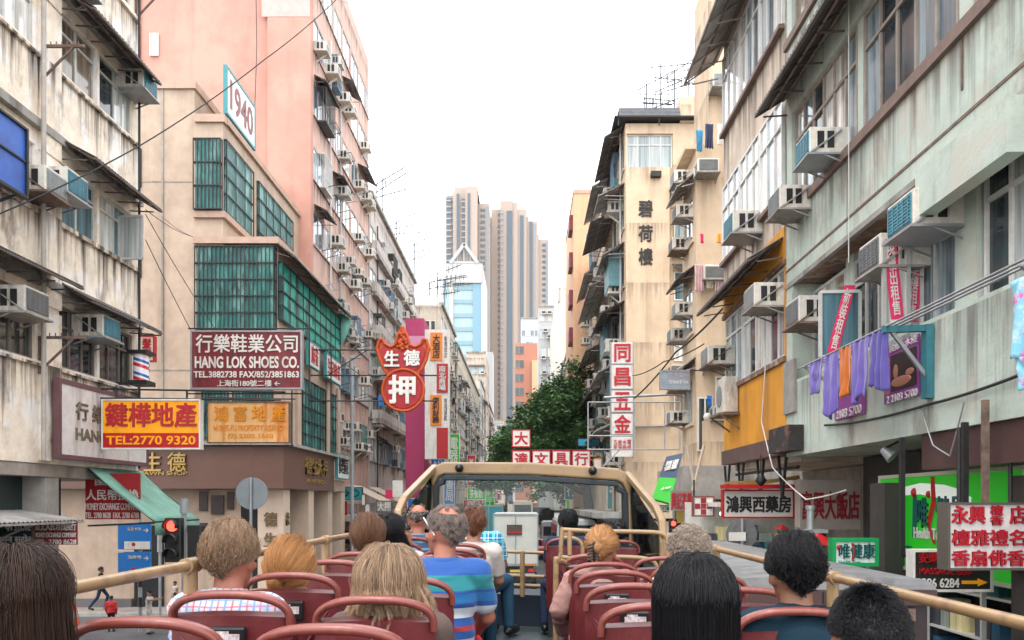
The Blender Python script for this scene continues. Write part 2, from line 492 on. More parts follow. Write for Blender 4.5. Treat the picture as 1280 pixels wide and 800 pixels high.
def wallsign(name, label, F, d0, d1, z0, z1, o, face, frame, texts=(), depth=.12, fw=.05, cat='sign', group=None, flip=False):
    r = thing(name, label, cat, tuple(F.P((d0 + d1) / 2, z0, o)), group)
    b = MB(); F.box(b, d0 + fw * .6, d1 - fw * .6, z0 + fw * .6, z1 - fw * .6, o, o + depth); b.build('panel', face, r)
    if frame:
        f = MB()
        F.box(f, d0, d1, z0, z0 + fw, o - .01, o + depth + .02); F.box(f, d0, d1, z1 - fw, z1, o - .01, o + depth + .02)
        F.box(f, d0, d0 + fw, z0 + fw, z1 - fw, o - .01, o + depth + .02); F.box(f, d1 - fw, d1, z0 + fw, z1 - fw, o - .01, o + depth + .02)
        f.build('frame', frame, r)
    up = Vector((0, 0, 1)); u = up.cross(F.n)
    s_ = 1 if u.dot(F.u) > 0 else -1
    w, h = d1 - d0, z1 - z0
    for t in texts:
        s, a0, b0, a1, b1, m = t[:6]
        bold = t[6] if len(t) > 6 else .025
        am = (a0 + a1) / 2
        if s_ < 0: am = 1 - am
        lettering(r, s, F.P(d0 + w * am, z0 + h * (b0 + b1) / 2, o + depth + .004), u, up, w * (a1 - a0), h * (b1 - b0), m, bold, .01)
    return r

# lettering paints and sign faces
m_tred = mat('sign_red', rgb(176, 22, 40), 0.5, var=0.12, scale=8)
m_tblack = mat('sign_black', (0.012, 0.012, 0.012, 1), 0.5)
m_twhite = mat('sign_white', (0.68, 0.66, 0.61, 1), 0.45, var=0.12, scale=5, stain=(0.30, 0.25, 0.19, 1), samt=0.5, sstr=(3, 3, .6))
m_tgold = mat('sign_gold', (0.42, 0.28, 0.09, 1), 0.35, metal=0.6)
m_maroon = mat('sign_maroon', rgb(112, 22, 34), 0.5, var=0.22, scale=3, stain=(.30, .12, .11, 1), samt=.3, patch=(.06, .008, .014, 1), pamt=.6, pscale=2)
m_yellow = mat('sign_yellow', rgb(250, 166, 8), 0.45, var=0.1, scale=3, stain=(0.5, 0.2, 0.02, 1), samt=0.4)
m_orange = mat('sign_orange', rgb(226, 128, 34), 0.5, var=0.12)
m_signred = mat('sign_face_red', rgb(172, 14, 22), 0.45, var=0.08)
m_cream = mat('sign_cream', (0.60, 0.55, 0.47, 1), 0.6, var=0.1, stain=(0.25, 0.16, 0.1, 1), samt=0.6)
m_teal = mat('teal_paint', (0.03, 0.22, 0.24, 1), 0.5, var=0.15)
m_green = mat('sign_green', rgb(28, 170, 32), 0.4, var=0.05)
m_dkgreen = mat('sign_dark_green', rgb(6, 88, 84), 0.4)
m_blue = mat('sign_blue', rgb(18, 110, 186), 0.4, var=0.05)
m_bpink = mat('banner_pink', rgb(214, 36, 92), 0.6, var=0.08)

# street level: shutters, glass, painted boards and hanging goods, bay by bay
_shopm = [mat('shop_shutter', (.22, .23, .24, 1), .5, metal=.3, var=.15), mat('shop_teal', (.05, .20, .22, 1), .5), mat('shop_red', (.34, .03, .03, 1), .5), mat('shop_cream', (.45, .40, .33, 1), .6, var=.15), mat('shop_blue', (.05, .14, .28, 1), .5), mat('shop_yellow', (.50, .32, .04, 1), .5), mat('shop_pale', (.55, .55, .52, 1), .5, var=.1), mat('shop_dark', (.03, .03, .032, 1), .4)]
def shopfronts(root, F, d0, d1, ztop, o, w=2.6, seed=1):
    R = random.Random(seed); d = d0 + .1
    while d < d1 - 1:
        ww = min(w * R.uniform(.8, 1.25), d1 - d - .1); k = R.random()
        b = MB(); F.box(b, d, d + .25, .13, ztop, o, o + .3); b.build('shop_pier', R.choice(_shopm[3:4] + _shopm[6:7]), root)
        b = MB(); F.box(b, d + .26, d + ww - .01, ztop - R.uniform(.6, .9), ztop - .05, o + .02, o + .28); b.build('shop_board', R.choice(_shopm), root)
        if k < .4:
            window(root, F, d + .27, d + ww - .02, .3, ztop - 1.0, o + .05, 3, m_steel, glass_mat('shop_glass', [(.10, .13, .13, 1), (.22, .24, .22, 1), (.06, .07, .08, 1), (.3, .22, .12, 1)], .1, .9), 0, .05, True)
        else:
            b = MB(); n = 16
            F.box(b, d + .27, d + ww - .02, .14, ztop - 1.0, o, o + .03)
            b.build('shop_shutter' if k < .7 else 'shop_counter', R.choice(_shopm), root)
            if k > .55:
                b = MB(); F.box(b, d + .4, d + ww * .6, .14, R.uniform(.9, 1.5), o + .05, o + .8); b.build('goods_table', R.choice(_shopm), root)
                b = MB(); F.box(b, d + ww * .65, d + ww * .9, 1.4, ztop - 1.1, o + .06, o + .3); b.build('hanging_goods', R.choice(_shopm), root)
        d += ww
def clutter(root, F, d0, d1, floors, seed, dens=.35, o=0.0):
    """boxed-out window cages, rails and pipes bolted to a facade"""
    R = random.Random(seed)
    mc = [mat('cage_grey', (.34, .34, .33, 1), .6, var=.2), mat('cage_dark', (.06, .06, .06, 1), .6), mat('cage_green', (.07, .18, .16, 1), .6, var=.2), mat('cage_white', (.55, .54, .52, 1), .6, var=.15), mat('cage_blue', (.12, .22, .30, 1), .6, var=.2)]
    for (a, c) in floors:
        d = d0 + R.uniform(.3, 2)
        while d < d1 - 2:
            k = R.random(); w = R.uniform(1.0, 2.4)
            if k < dens:
                b = MB(); q = R.uniform(.35, .65)
                F.box(b, d, d + w, a - .1, a - .04, o, o + q); F.box(b, d, d + w, c - .05, c, o, o + q)
                n = int(w / .2)
                for i in range(n + 1): F.box(b, d + w * i / n - .012, d + w * i / n + .012, a - .04, c - .05, o + q - .03, o + q)
                for i in range(3): F.box(b, d, d + .02, a - .04, c - .05, o + q * i / 3, o + q * i / 3 + .02); F.box(b, d + w - .02, d + w, a - .04, c - .05, o + q * i / 3, o + q * i / 3 + .02)
                F.box(b, d, d + w, a + .4, a + .43, o + q - .03, o + q + .004)
                g = b.build('window_cage', R.choice(mc), root)
                if R.random() < .5:
                    b = MB(); F.box(b, d + .05, d + w * R.uniform(.4, .9), a - .03, a + R.uniform(.3, .7), o + .08, o + q - .06); b.build('stored_bundle', R.choice(mc + [m_twhite_, m_void]), g)
            elif k < dens + .12:
                b = MB(); L = R.uniform(.7, 1.3)
                for e in (0, 1.2): b.bar(F.P(d + e, c - .3, o), F.P(d + e, c - .1, o + L), .03)
                for t in (.5, .75, 1): b.bar(F.P(d, c - .3 + .2 * t, o + L * t), F.P(d + 1.2, c - .3 + .2 * t, o + L * t), .025)
                b.build('drying_rail', m_steel, root)
            d += w + R.uniform(.4, 2.5)
    for k in range(max(1, int((d1 - d0) / 6))):
        d = R.uniform(d0 + .3, d1 - .3); b = MB(); b.tube([F.P(d, 3.6, o + .1), F.P(d, floors[-1][1] + .6, o + .1)], .05, 6); b.build('drainpipe', R.choice([m_dark, m_steel, mc[3]]), root)
m_twhite_ = mat('bundle_white', (.5, .48, .45, 1), .8, var=.2)
# ------------------------------------------------------------------ ground
m_ground = mat('ground_dust', (0.16, 0.155, 0.15, 1), 0.9, var=0.2, scale=0.2)
m_road = mat('asphalt', (0.075, 0.075, 0.077, 1), 0.85, var=0.3, scale=0.8, bump=0.3, bscale=60, patch=(0.045, 0.045, 0.047, 1), pamt=0.7, pscale=0.25)
m_pave = mat('pavement_slabs', (0.24, 0.21, 0.19, 1), 0.85, var=0.2, scale=3, patch=(0.14, 0.12, 0.11, 1), pamt=0.6, bump=0.15)
m_kerb = mat('kerb_stone', (0.33, 0.32, 0.3, 1), 0.8, var=0.2)
m_line = mat('road_paint', (0.6, 0.6, 0.57, 1), 0.6, var=0.2, scale=8)
m_lineY = mat('road_paint_yellow', (0.55, 0.38, 0.05, 1), 0.6, var=0.2, scale=8)
def sheet(x0, x1, y0, y1, z, name, m):
    b = MB(); b.add([(x0, y0, z), (x1, y0, z), (x1, y1, z), (x0, y1, z)], [(0, 1, 2, 3)])
    return tag(b.build(name, m, recalc=False), kind='structure')
sheet(-480, 480, -60, 880, -0.004, 'ground', m_ground)
sheet(-6.4, 3.5, -40, 420, 0.0, 'road', m_road)
sheet(-60, -6.4, 20.9, 29.4, 0.0005, 'road', m_road)
sheet(3.5, 60, 31.8, 38.4, 0.0005, 'road', m_road)
b = MB()
for y in range(8, 200, 6): b.add([(-1.75, y, .005), (-1.63, y, .005), (-1.63, y + 2.6, .005), (-1.75, y + 2.6, .005)], [(0, 1, 2, 3)])
for y in range(8, 200, 6): b.add([(1.55, y, .005), (1.67, y, .005), (1.67, y + 2.6, .005), (1.55, y + 2.6, .005)], [(0, 1, 2, 3)])
tag(b.build('road_markings', m_line, recalc=False), kind='structure')
b = MB()
for x in (-6.25, 3.2): b.add([(x, -20, .005), (x + .1, -20, .005), (x + .1, 200, .005), (x, 200, .005)], [(0, 1, 2, 3)])
tag(b.build('road_markings', m_lineY, recalc=False), kind='structure')
def pave(x0, x1, y0, y1, sides):
    b = MB(); b.box(x0, x1, y0, y1, -.003, .13); tag(b.build('pavement', m_pave), kind='structure')
    k = MB()
    if 'r' in sides: k.box(x1 + .001, x1 + .16, y0, y1, -.003, .125)
    if 'l' in sides: k.box(x0 - .16, x0 - .001, y0, y1, -.003, .125)
    if 'n' in sides: k.box(x0, x1, y0 - .16, y0 - .001, -.003, .125)
    if 'f' in sides: k.box(x0, x1, y1 + .001, y1 + .16, -.003, .125)
    tag(k.build('kerb', m_kerb), kind='structure')
pave(-14, -6.56, -30, 20.7, 'rf'); pave(-40, -6.56, 29.55, 260, 'rn')
pave(3.66, 9, -30, 31.6, 'lf'); pave(3.66, 12, 38.55, 260, 'ln')

# ------------------------------------------------------------------ left: stained cream tenement at the near corner
m_L1 = mat('stained_cream_render', (0.80, 0.69, 0.56, 1), 0.85, var=0.2, scale=2.6, bump=0.5, bscale=18, stain=(0.20, 0.15, 0.11, 1), samt=0.8, patch=(0.86, 0.82, 0.78, 1), pamt=0.95, pscale=1.1, lo=.55, hi=.68, sstr=(1.6, 1.6, .7), drip=(6.85, 2.95), damt=.95, dcol=(.055, .038, .028, 1))
FL = left(-9.3)
floorsL = [(6.9, 8.15), (9.8, 11.0), (12.8, 14.05), (15.8, 17.1)]
baysL = [(6.3, 8.7), (9.0, 11.6), (12.0, 15.2), (15.98, 17.4), (17.5, 18.95)]
L1 = tenement('tenement_block', 'weathered cream corner tenement with rain streaked walls, by the ghost lettered signboard', FL, 5.0, 19.25, 4.95, 18.3, 9, floorsL, baysL, m_L1, fm=m_winframe, pm=m_pane, nl=lambda i, j: 2 if j != 2 else 4, transom=.28, recess=.1, single=False, skip=lambda i, j: i == 0)
for j, (p, q) in enumerate(baysL):
    window(L1, FL, p + .004, q - .004, 6.9, 8.147, -.1, 3 if j != 2 else 5, m_winbrown, m_panedark, .32)
b = MB()
for z in (6.0, 9.0, 11.95, 14.9): FL.box(b, 15.3, 15.9, z - 1.0, z + 1.9, -.003, .10)
FL.box(b, 15.33, 15.87, 5.6, 18.2, -.1, .06)
b.build('pilaster', m_L1, L1)
b = MB()
for z in (8.35, 11.3, 14.3, 17.4): FL.box(b, 5.0, 19.25, z, z + .16, -.02, .13)
b.build('string_course', m_concrete, L1)
awning(L1, FL, 15.95, 18.9, 14.5, 14.1, .72, m_awn, 6)
awning(L1, FL, 15.95, 18.9, 11.5, 11.1, .74, m_awn, 6)
awning(L1, FL, 15.9, 18.9, 8.62, 8.22, .74, m_awn, 6)
awning(L1, FL, 12.5, 15.6, 8.75, 8.4, .7, m_awn, 6, .08)
awning(L1, FL, 14.0, 15.7, 17.5, 17.1, .7, m_awn, 4)
# open casement and tilted top light by the corner, second storey
b = MB()
b.bar(FL.P(18.35, 9.75, .0), FL.P(18.35, 10.75, .0), .05); b.bar(FL.P(18.3, 9.78, .55), FL.P(18.3, 10.75, .55), .05)
b.bar(FL.P(18.35, 9.78, 0), FL.P(18.3, 9.78, .55), .05); b.bar(FL.P(18.35, 10.75, 0), FL.P(18.3, 10.75, .55), .05)
w = b.build('window', m_winframe, L1); p = MB(); FL.box(p, 18.32, 18.335, 9.8, 10.73, .03, .53); p.build('pane', m_pane, w)
# pipes
b = MB(); b.tube([FL.P(15.2, 5, .16), FL.P(15.2, 18.2, .16)], .045, 8); b.build('drainpipe', mat('pipe_pale', (0.4, 0.36, 0.32, 1), 0.6, var=.2), L1)
b = MB(); b.tube([FL.P(19.05, 5, .12), FL.P(19.05, 18.2, .12)], .03, 8); b.build('drainpipe', m_dark, L1)
# ground storey behind the columns
m_shopwall = mat('grubby_shop_wall', (0.30, 0.26, 0.22, 1), 0.8, var=.25, stain=(.08, .06, .05, 1), samt=.6)
FLg = left(-10.1)
b = MB(); FLg.box(b, 5, 16.1, .13, 4.94, -8, 0); b.build('ground_storey', m_shopwall, L1)
for d in (6.2, 9.4, 12.6, 15.6): b = MB(); FLg.box(b, d, d + .45, .13, 4.948, .01, .75); b.build('column', m_concrete, L1)
for (a, c) in ((9.95, 12.5), (13.1, 15.5)):
    b = MB(); FLg.box(b, a, c, .4, 3.3, .003, .05); g = b.build('shop_front', m_void, L1)
    window(L1, FLg, a, c, 3.5, 4.6, .06, 3, m_winframe, m_panedark)
b = MB(); FL.box(b, 14.9, 16.9, 3.55, 4.7, -.55, -.5); b.build('shop_front', mat('dark_teal_shutter', (.012, .03, .032, 1), .3), L1)
b = MB(); FL.box(b, 5.2, 19.2, 4.7, 4.94, -7, -.02); b.build('soffit', m_shopwall, L1)
awning(L1, FLg, 12.8, 15.6, 4.1, 3.86, 1.5, m_awngrey, 4)
# green canvas awning over the corner shop
m_canvas = mat('green_canvas', (0.16, 0.33, 0.26, 1), 0.8, var=.18, scale=2, stain=(.07, .12, .1, 1), samt=.5)
r = thing('canvas_awning', 'faded green canvas awning sloping over the corner money changer', 'awning', (-8.6, 18.2, 3.8))
b = MB(); rows = []
for i in range(9):
    t = i / 8
    rows.append([Vector((-9.28 + 1.42 * t, 17.0 + 2.3 * s / 6, 4.95 - 1.15 * t - .05 * math.sin(math.pi * t))) for s in range(7)])
b.strip(rows); rows2 = [[(p.x, p.y, p.z) for p in rows[-1]], [(p.x + .01, p.y, p.z - .3 - .02 * (k % 2)) for k, p in enumerate(rows[-1])]]
b.strip(rows2); b.build('canvas', m_canvas, r, solid=.012, recalc=False)
b = MB(); b.tube([(-7.87, 17.0, 3.78), (-7.87, 19.3, 3.78)], .025)
for y in (17.03, 19.27): b.tube([(-9.3, y, 3.7), (-7.87, y, 3.76)], .02); b.tube([(-9.3, y, 4.9), (-7.87, y, 3.78)], .018)
b.build('frame', m_dark, r)
# air conditioners on it
gL = 'air conditioners on the weathered cream corner tenement'
for d, z, v, lab, s in ((16.0, 14.45, 1, 'boxy air conditioner with teal grille under the third floor iron awning, near the pilaster', 1.15),
                     (18.75, 13.75, 1, 'teal fronted air conditioner at the top corner of the cream tenement above the beige wall', 1.05),
                     (15.0, 15.0, 0, 'pale air conditioner cropped by the top of the picture on the cream tenement', 1.15),
                     (15.6, 10.12, 1, 'white air conditioner with turquoise front on the cream tenement pilaster, second floor', 1.15),
                     (14.95, 9.9, 2, 'grey air conditioner tucked beside the blue shutter panel', 1.1),
                     (16.95, 7.65, 1, 'air conditioner with teal front above the brown lettered windows', 1.1),
                     (14.35, 7.55, 0, 'grimy air conditioner at the left edge beneath the lowest corrugated awning', 1.1)):
    ac(FL, d, z, lab, gL, -.05, v, s)
# blue shutter panel
r = thing('metal_shutter', 'bright blue sheet metal shutter propped out from the cream tenement', 'shutter', tuple(FL.P(14.3, 10.4, .4)))
b = MB(); FL.box(b, 12.6, 14.15, 9.62, 10.78, .42, .46); b.build('sheet', mat('blue_paint', (0.02, 0.10, 0.42, 1), .45, var=.3, scale=2), r)
b = MB(); FL.box(b, 12.55, 14.2, 9.57, 9.619, .38, .5); FL.box(b, 12.55, 14.15, 10.2, 10.23, .461, .49); FL.box(b, 14.152, 14.2, 9.62, 10.82, .38, .5); FL.box(b, 12.55, 14.15, 10.781, 10.82, .38, .5); b.bar(FL.P(14.1, 9.65, .4), FL.P(14.1, 9.5, 0), .04)
b.build('frame', m_dark, r)
# iron drying brackets
def drying_bracket(label, F, d, z, ln=.9):
    b = MB()
    b.bar(F.P(d, z, 0), F.P(d, z, ln), .05); b.bar(F.P(d, z - .7, 0.02), F.P(d, z, .03), .05); b.bar(F.P(d, z - .65, .02), F.P(d, z - .02, ln * .75), .035)
    for k in range(7): b.bar(F.P(d, z, .1 + k * ln / 8), F.P(d, z + .09, .1 + k * ln / 8), .015)
    o = b.build('drying_bracket', m_rust); tag(o, label, 'bracket', 'rusty clothes drying brackets')
drying_bracket('spiked rusty drying bracket beside the cream tenement pilaster, third floor', FL, 15.35, 12.95, .85)
drying_bracket('rusty drying bracket jutting from the cream tenement corner against the pink wall', FL, 19.1, 16.4, .8)
drying_bracket('thin rusty bracket above the ghost lettered signboard', FL, 15.3, 7.35, .9)

# ------------------------------------------------------------------ left: pawn shop building
m_P = mat('beige_render', (0.43, 0.325, 0.245, 1), 0.85, var=0.14, scale=1.6, bump=0.15, stain=(0.26, 0.19, 0.14, 1), samt=0.5)
m_P2 = mat('beige_coping', (0.42, 0.29, 0.22, 1), 0.8, var=.15)
E31 = endw(31.0)
P = thing('pawn_building', 'beige corner building with green window cages above a brown pawn shop fascia', 'building', (-14, 35, 0))
b = MB(); b.box(-26, -12.8, 31, 41.5, 4.7, 20.2); b.box(-12.801, -11.7, 31, 41.5, 9.9, 18.95); b.box(-12.801, -9.65, 31.3, 41.5, 6.35, 14.2)
b.box(-26, -10.4, 31.2, 41.5, .13, 4.701); b.build('wall', m_P, P)
b = MB(); b.box(-26.05, -12.72, 30.9, 31.3, 20.2, 20.5); b.box(-13.0, -12.72, 31.3, 41.5, 20.2, 20.5)
b.box(-12.75, -11.6, 30.88, 31.2, 18.9, 19.2); b.box(-11.9, -11.58, 31.2, 41.5, 18.95, 19.2)
b.box(-12.8, -11.58, 30.86, 31.02, 15.2, 15.45); b.box(-11.72, -11.56, 31.02, 41.5, 15.2, 15.45)
b.box(-12.8, -9.5, 30.86, 31.31, 14.2, 14.45); b.box(-9.7, -9.48, 31.31, 41.5, 14.2, 14.45)
b.box(-12.8, -9.55, 30.9, 31.31, 10.55, 10.85)
b.build('coping', m_P2, P)
b = MB()
for z in (9.3, 16.6): b.box(-26, -12.82, 30.985, 31.005, z, z + .05)
b.box(-14.06, -13.99, 30.95, 31.02, 6.4, 20.2)
b.build('movement_joint', m_concrete, P)
b = MB()
for z0, z1 in ((9.6, 11.2), (16.4, 17.9), (12.9, 14.2)): b.box(-15.0, -14.85, 30.93, 31.05, z0, z1)
b.build('slot_window', m_void, P)
# cages: green netting behind a grid of bars
m_net = mat('green_netting', (0.012, 0.11, 0.10, 1), 0.5, var=0.6, scale=1.4, stain=(0.17, 0.37, 0.33, 1), samt=0.8, sstr=(2.2, 2.2, .6), lo=.5, hi=.62)
m_netb = mat('bright_green_netting', (0.008, 0.28, 0.21, 1), 0.5, var=0.5, scale=1.0, stain=(0.01, 0.05, 0.05, 1), samt=0.95, sstr=(1.2, 1.2, .5), lo=.5, hi=.58)
def cage(F, d0, d1, z0, z1, o0, o1, step, hs, net, m=m_dark, end=None, par=None):
    par = par or P
    n = MB(); F.box(n, d0 + .05, d1 - .05, z0, z1, o0 + .001, o1 - .06); c = n.build('window_cage', net, par)
    b = MB()
    k = int((d1 - d0) / step)
    for i in range(k + 1):
        d = d0 + (d1 - d0) * i / k
        F.box(b, d - .014, d + .014, z0, z1, o1 - .03, o1)
    for i in range(hs + 1):
        z = z0 + (z1 - z0) * i / hs
        F.box(b, d0, d1, z - .02, z + .02, o1 - .035, o1 + .006)
    kk = max(1, int((o1 - o0) / step))
    for e in (d0, d1):
        for i in range(kk + 1):
            o = o0 + (o1 - o0) * i / kk
            F.box(b, e - .014, e + .014, z0, z1, o - .014, o + .014)
        for i in range(hs + 1):
            z = z0 + (z1 - z0) * i / hs
            F.box(b, e - .02, e + .02, z - .02, z + .02, o0, o1)
    b.build('bars', m, c)
    return c
F117 = left(-11.7); F965 = left(-9.65)
cage(E31, -12.75, -11.72, 15.5, 18.2, 0, .25, .13, 3, m_net)
cage(F117, 31.1, 34.2, 15.5, 18.3, 0, .12, .8, 4, m_net)
cage(F117, 34.9, 40.0, 15.3, 18.2, 0, .12, .9, 4, m_net)
cage(E31, -12.75, -9.7, 10.9, 14.1, -.25, .12, .16, 5, m_net)
cage(F965, 31.3, 41.0, 11.35, 13.6, 0, .2, .95, 4, m_netb)
awning(P, F965, 30.9, 41.4, 14.3, 13.75, .75, m_awn, 8)
b = MB(); b.strip([[(-9.75, 41.2, 14.0), (-9.3, 41.25, 13.85), (-8.95, 41.3, 13.6)], [(-9.75, 41.2, 13.2), (-9.4, 41.3, 13.0), (-9.15, 41.3, 12.9)], [(-9.75, 41.2, 12.5), (-9.6, 41.25, 12.3), (-9.4, 41.3, 12.35)]]); b.build('loose_netting', mat('pale_mint_netting', (.16, .42, .34, 1), .7), P, solid=.01, recalc=False)
# windows between the cage and the fascia
for (a, c) in ((-12.6, -11.6), (-11.4, -10.5), (-10.4, -9.85)):
    cage(E31, a, c, 6.7, 9.6, -.3, -.2, .12, 3, m_net)
for (a, c) in ((34.6, 38.6), (39.0, 41.2)):
    cage(F965, a, c, 6.6, 9.6, 0, .06, .5, 5, m_net)
for d in (31.32, 33.6, 38.65, 40.8): b = MB(); F965.box(b, d, d + .55, 6.4, 10, .0, .12); b.build('pilaster', m_P, P)
# brown fascia
m_fascia = mat('brown_fascia_panels', (0.125, 0.062, 0.045, 1), 0.5, var=.08)
b = MB(); b.box(-26, -9.2, 30.5, 31.18, 4.72, 6.38); b.box(-9.9, -9.2, 31.181, 38.6, 4.72, 6.38); b.build('fascia', m_fascia, P)
b = MB(); b.box(-26, -9.0, 30.3, 31.19, 6.382, 6.5); b.box(-9.9, -9.0, 31.191, 41.4, 6.382, 6.5); b.build('canopy', m_concrete, P)
b = MB(); b.box(-9.9, -9.3, 38.601, 41.4, 4.75, 5.3); b.build('side_fascia', m_P, P)
lettering(P, '生 德', (wx(207, 30.5), 30.49, wz(578, 30.5)), (1, 0, 0), (0, 0, 1), 1.6, .74, m_tgold, .025, .05)
lettering(P, 'PAWN SHOP', (wx(205, 30.5), 30.49, wz(591, 30.5) - .02), (1, 0, 0), (0, 0, 1), 1.8, .15, m_tgold, .02, .03)
lettering(P, '德生大押', (-9.19, 35.2, 5.75), (0, 1, 0), (0, 0, 1), 3.6, .75, m_tgold, .012, .05)
lettering(P, 'PAWN SHOP', (-9.19, 35.2, 5.12), (0, 1, 0), (0, 0, 1), 3.0, .18, m_tgold, .02, .03)
# ground floor columns, small windows and door in the side wall
for d in (31.0, 34.6, 38.0, 40.7): b = MB(); b.box(-10.35, -9.35, d, d + .85, .13, 4.715); b.build('column', mat('beige_stone_tiles', (0.56, 0.44, 0.34, 1), 0.5, var=.08), P)
for z, s in ((3.55, '德'), (2.75, '生'), (1.95, '押')):
    lettering(P, s, (-9.85, 30.99, z), (1, 0, 0), (0, 0, 1), .52, .55, mat('bronze_letters', (.22, .16, .08, 1), .4, metal=.4), .012, .03)
    lettering(P, s, (-9.34, 31.42, z), (0, 1, 0), (0, 0, 1), .42, .5, _M['bronze_letters'], .012, .03)
b = MB()
b.box(-25, -15.25, 30.98, 31.19, .13, .45); b.build('plinth', mat('grey_plinth', (.12, .11, .11, 1), .7), P)
for (x0, x1, y0, y1) in ((247, 257, 614, 639), (262, 278, 619, 643), (282, 290, 615, 637), (248, 257, 654, 668), (262, 279, 652, 670)):
    b = MB(); b.box(wx(x0, 31), wx(x1, 31), 31.12, 31.19, wz(y1, 31), wz(y0, 31)); b.build('wall_panel', mat('dark_wood_panel', (.035, .02, .016, 1), .4), P)
for (x0, x1) in ((166, 202), (300, 330)):
    b = MB(); b.box(wx(x0, 31), wx(x1, 31), 31.1, 31.195, .14, 4.2 if x0 > 200 else 3.3); b.build('doorway', m_void, P)
b = MB(); b.box(-10.38, -10.35, 32, 41, .2, 4.5); b.build('shop_front', mat('dark_shopfront', (.03, .025, .02, 1), .25), P)
for d, m in ((33.2, m_tred), (36.6, m_tred), (33.8, m_twhite), (37.0, m_teal)):
    b = MB(); b.box(-10.3, -10.1, d, d + .5, 1.4, 3.6); tag(b.build('shop_banner', m), {33.2: 'red hanging banner between the first two pawn shop columns', 36.6: 'red hanging banner beyond the second pawn shop column', 33.8: 'white hanging banner between the first two pawn shop columns', 37.0: 'teal hanging banner beyond the second pawn shop column'}[d], 'banner')

# ------------------------------------------------------------------ left: pink tower and the row behind it
m_pink = mat('salmon_pink_render', (0.48, 0.25, 0.195, 1), 0.85, var=0.12, scale=0.5, stain=(0.28, 0.12, 0.09, 1), samt=0.65, sstr=(.5, .5, .07), patch=(.54, .29, .23, 1), pamt=.75, pscale=.25)
m_pink2 = mat('pale_pink_render', (0.54, 0.36, 0.29, 1), 0.85, var=0.15, scale=1, stain=(0.30, 0.2, 0.16, 1), samt=0.6, drip=(7.5, 3.4))
FK = left(-11.07)
sillK = [7.55, 10.95, 14.35, 17.75, 21.15, 24.55, 27.95, 31.3]
floorsK = [(z, z + 1.75) for z in sillK]
baysK = [(41.95, 44.0), (44.15, 46.2), (46.5, 48.6), (48.75, 50.8), (51.1, 53.2), (53.35, 55.5), (55.6, 56.45)]
K = tenement('pink_tower', 'tall salmon pink apartment tower with a blank side wall over the pawn shop', FK, 41.85, 56.6, 3.4, 35.5, 14, floorsK, baysK, m_pink2, pm=m_panepale, nl=2, recess=.06, smat=m_pink2)
b = MB(); b.box(-30, -11.09, 41.6, 41.86, 0, 35.5); b.box(-13.3, -11.07, 41.35, 41.601, 0, 35.5); b.box(-30, -20.35, 41.4, 41.601, 0, 35.5); b.build('side_wall', m_pink, K)
b = MB(); b.box(-13.6, -11.1, 41.335, 41.349, 29.3, 32.0); b.build('repainted_patch', mat('pale_repaint', (.56, .36, .33, 1), .8, var=.1), K)
window(K, endw(41.6), wx(188, 41.6), wx(199, 41.6), wz(71, 41.6), wz(43, 41.6), .08, 1, m_white, m_pane, .35)
b = MB(); b.tube([(-20.2, 41.5, 6), (-20.2, 41.5, 35)], .08); b.tube([(-20.0, 41.5, 6), (-20.0, 41.5, 35)], .06); b.build('drainpipe', m_pink2, K)
b = MB(); b.box(-11.0, -8.9, 41.7, 56.5, 3.2, 3.5); b.build('canopy', m_concrete, K)
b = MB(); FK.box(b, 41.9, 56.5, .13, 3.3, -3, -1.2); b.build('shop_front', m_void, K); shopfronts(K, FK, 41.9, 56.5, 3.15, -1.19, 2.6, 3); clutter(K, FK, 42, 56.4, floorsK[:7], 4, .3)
gK = 'air conditioners on the pink tower facade'
k_ = 0
for i, z in enumerate(sillK[:7]):
    n_ = 0
    for d in (42.7, 44.7, 46.0, 47.6, 49.3, 50.6, 52.2, 54.0, 55.4):
        if RND.random() < .62:
            n_ += 1
            hi = RND.random() < .5
            small_ac(FK, d + RND.uniform(-.3, .3), z + (1.2 if hi else .02) + RND.uniform(-.1, .1), 'air conditioner on the pink tower, %s window row up, %s from its near corner' % (nth(i + 1), nth(n_)), gK, .02, RND.uniform(1.0, 1.25))
for (d0, d1, i) in ((42.0, 44.2, 3), (42.0, 45.0, 5), (48.5, 51, 6), (46, 48.6, 4), (42, 44, 1), (53, 56, 5)):
    awning(K, FK, d0, d1, sillK[i] + 2.15, sillK[i] + 1.8, .7, m_awn, 3, .2)
b = MB()
for i, z in enumerate(sillK[:6]):
    for d in (43.5, 47.2, 52): b.bar(FK.P(d, z + .1, 0), FK.P(d, z + .3, .8), .03); b.bar(FK.P(d + 1.2, z + .1, 0), FK.P(d + 1.2, z + .3, .8), .03); b.bar(FK.P(d, z + .3, .8), FK.P(d + 1.2, z + .3, .8), .03)
b.build('drying_rails', m_dark, K)

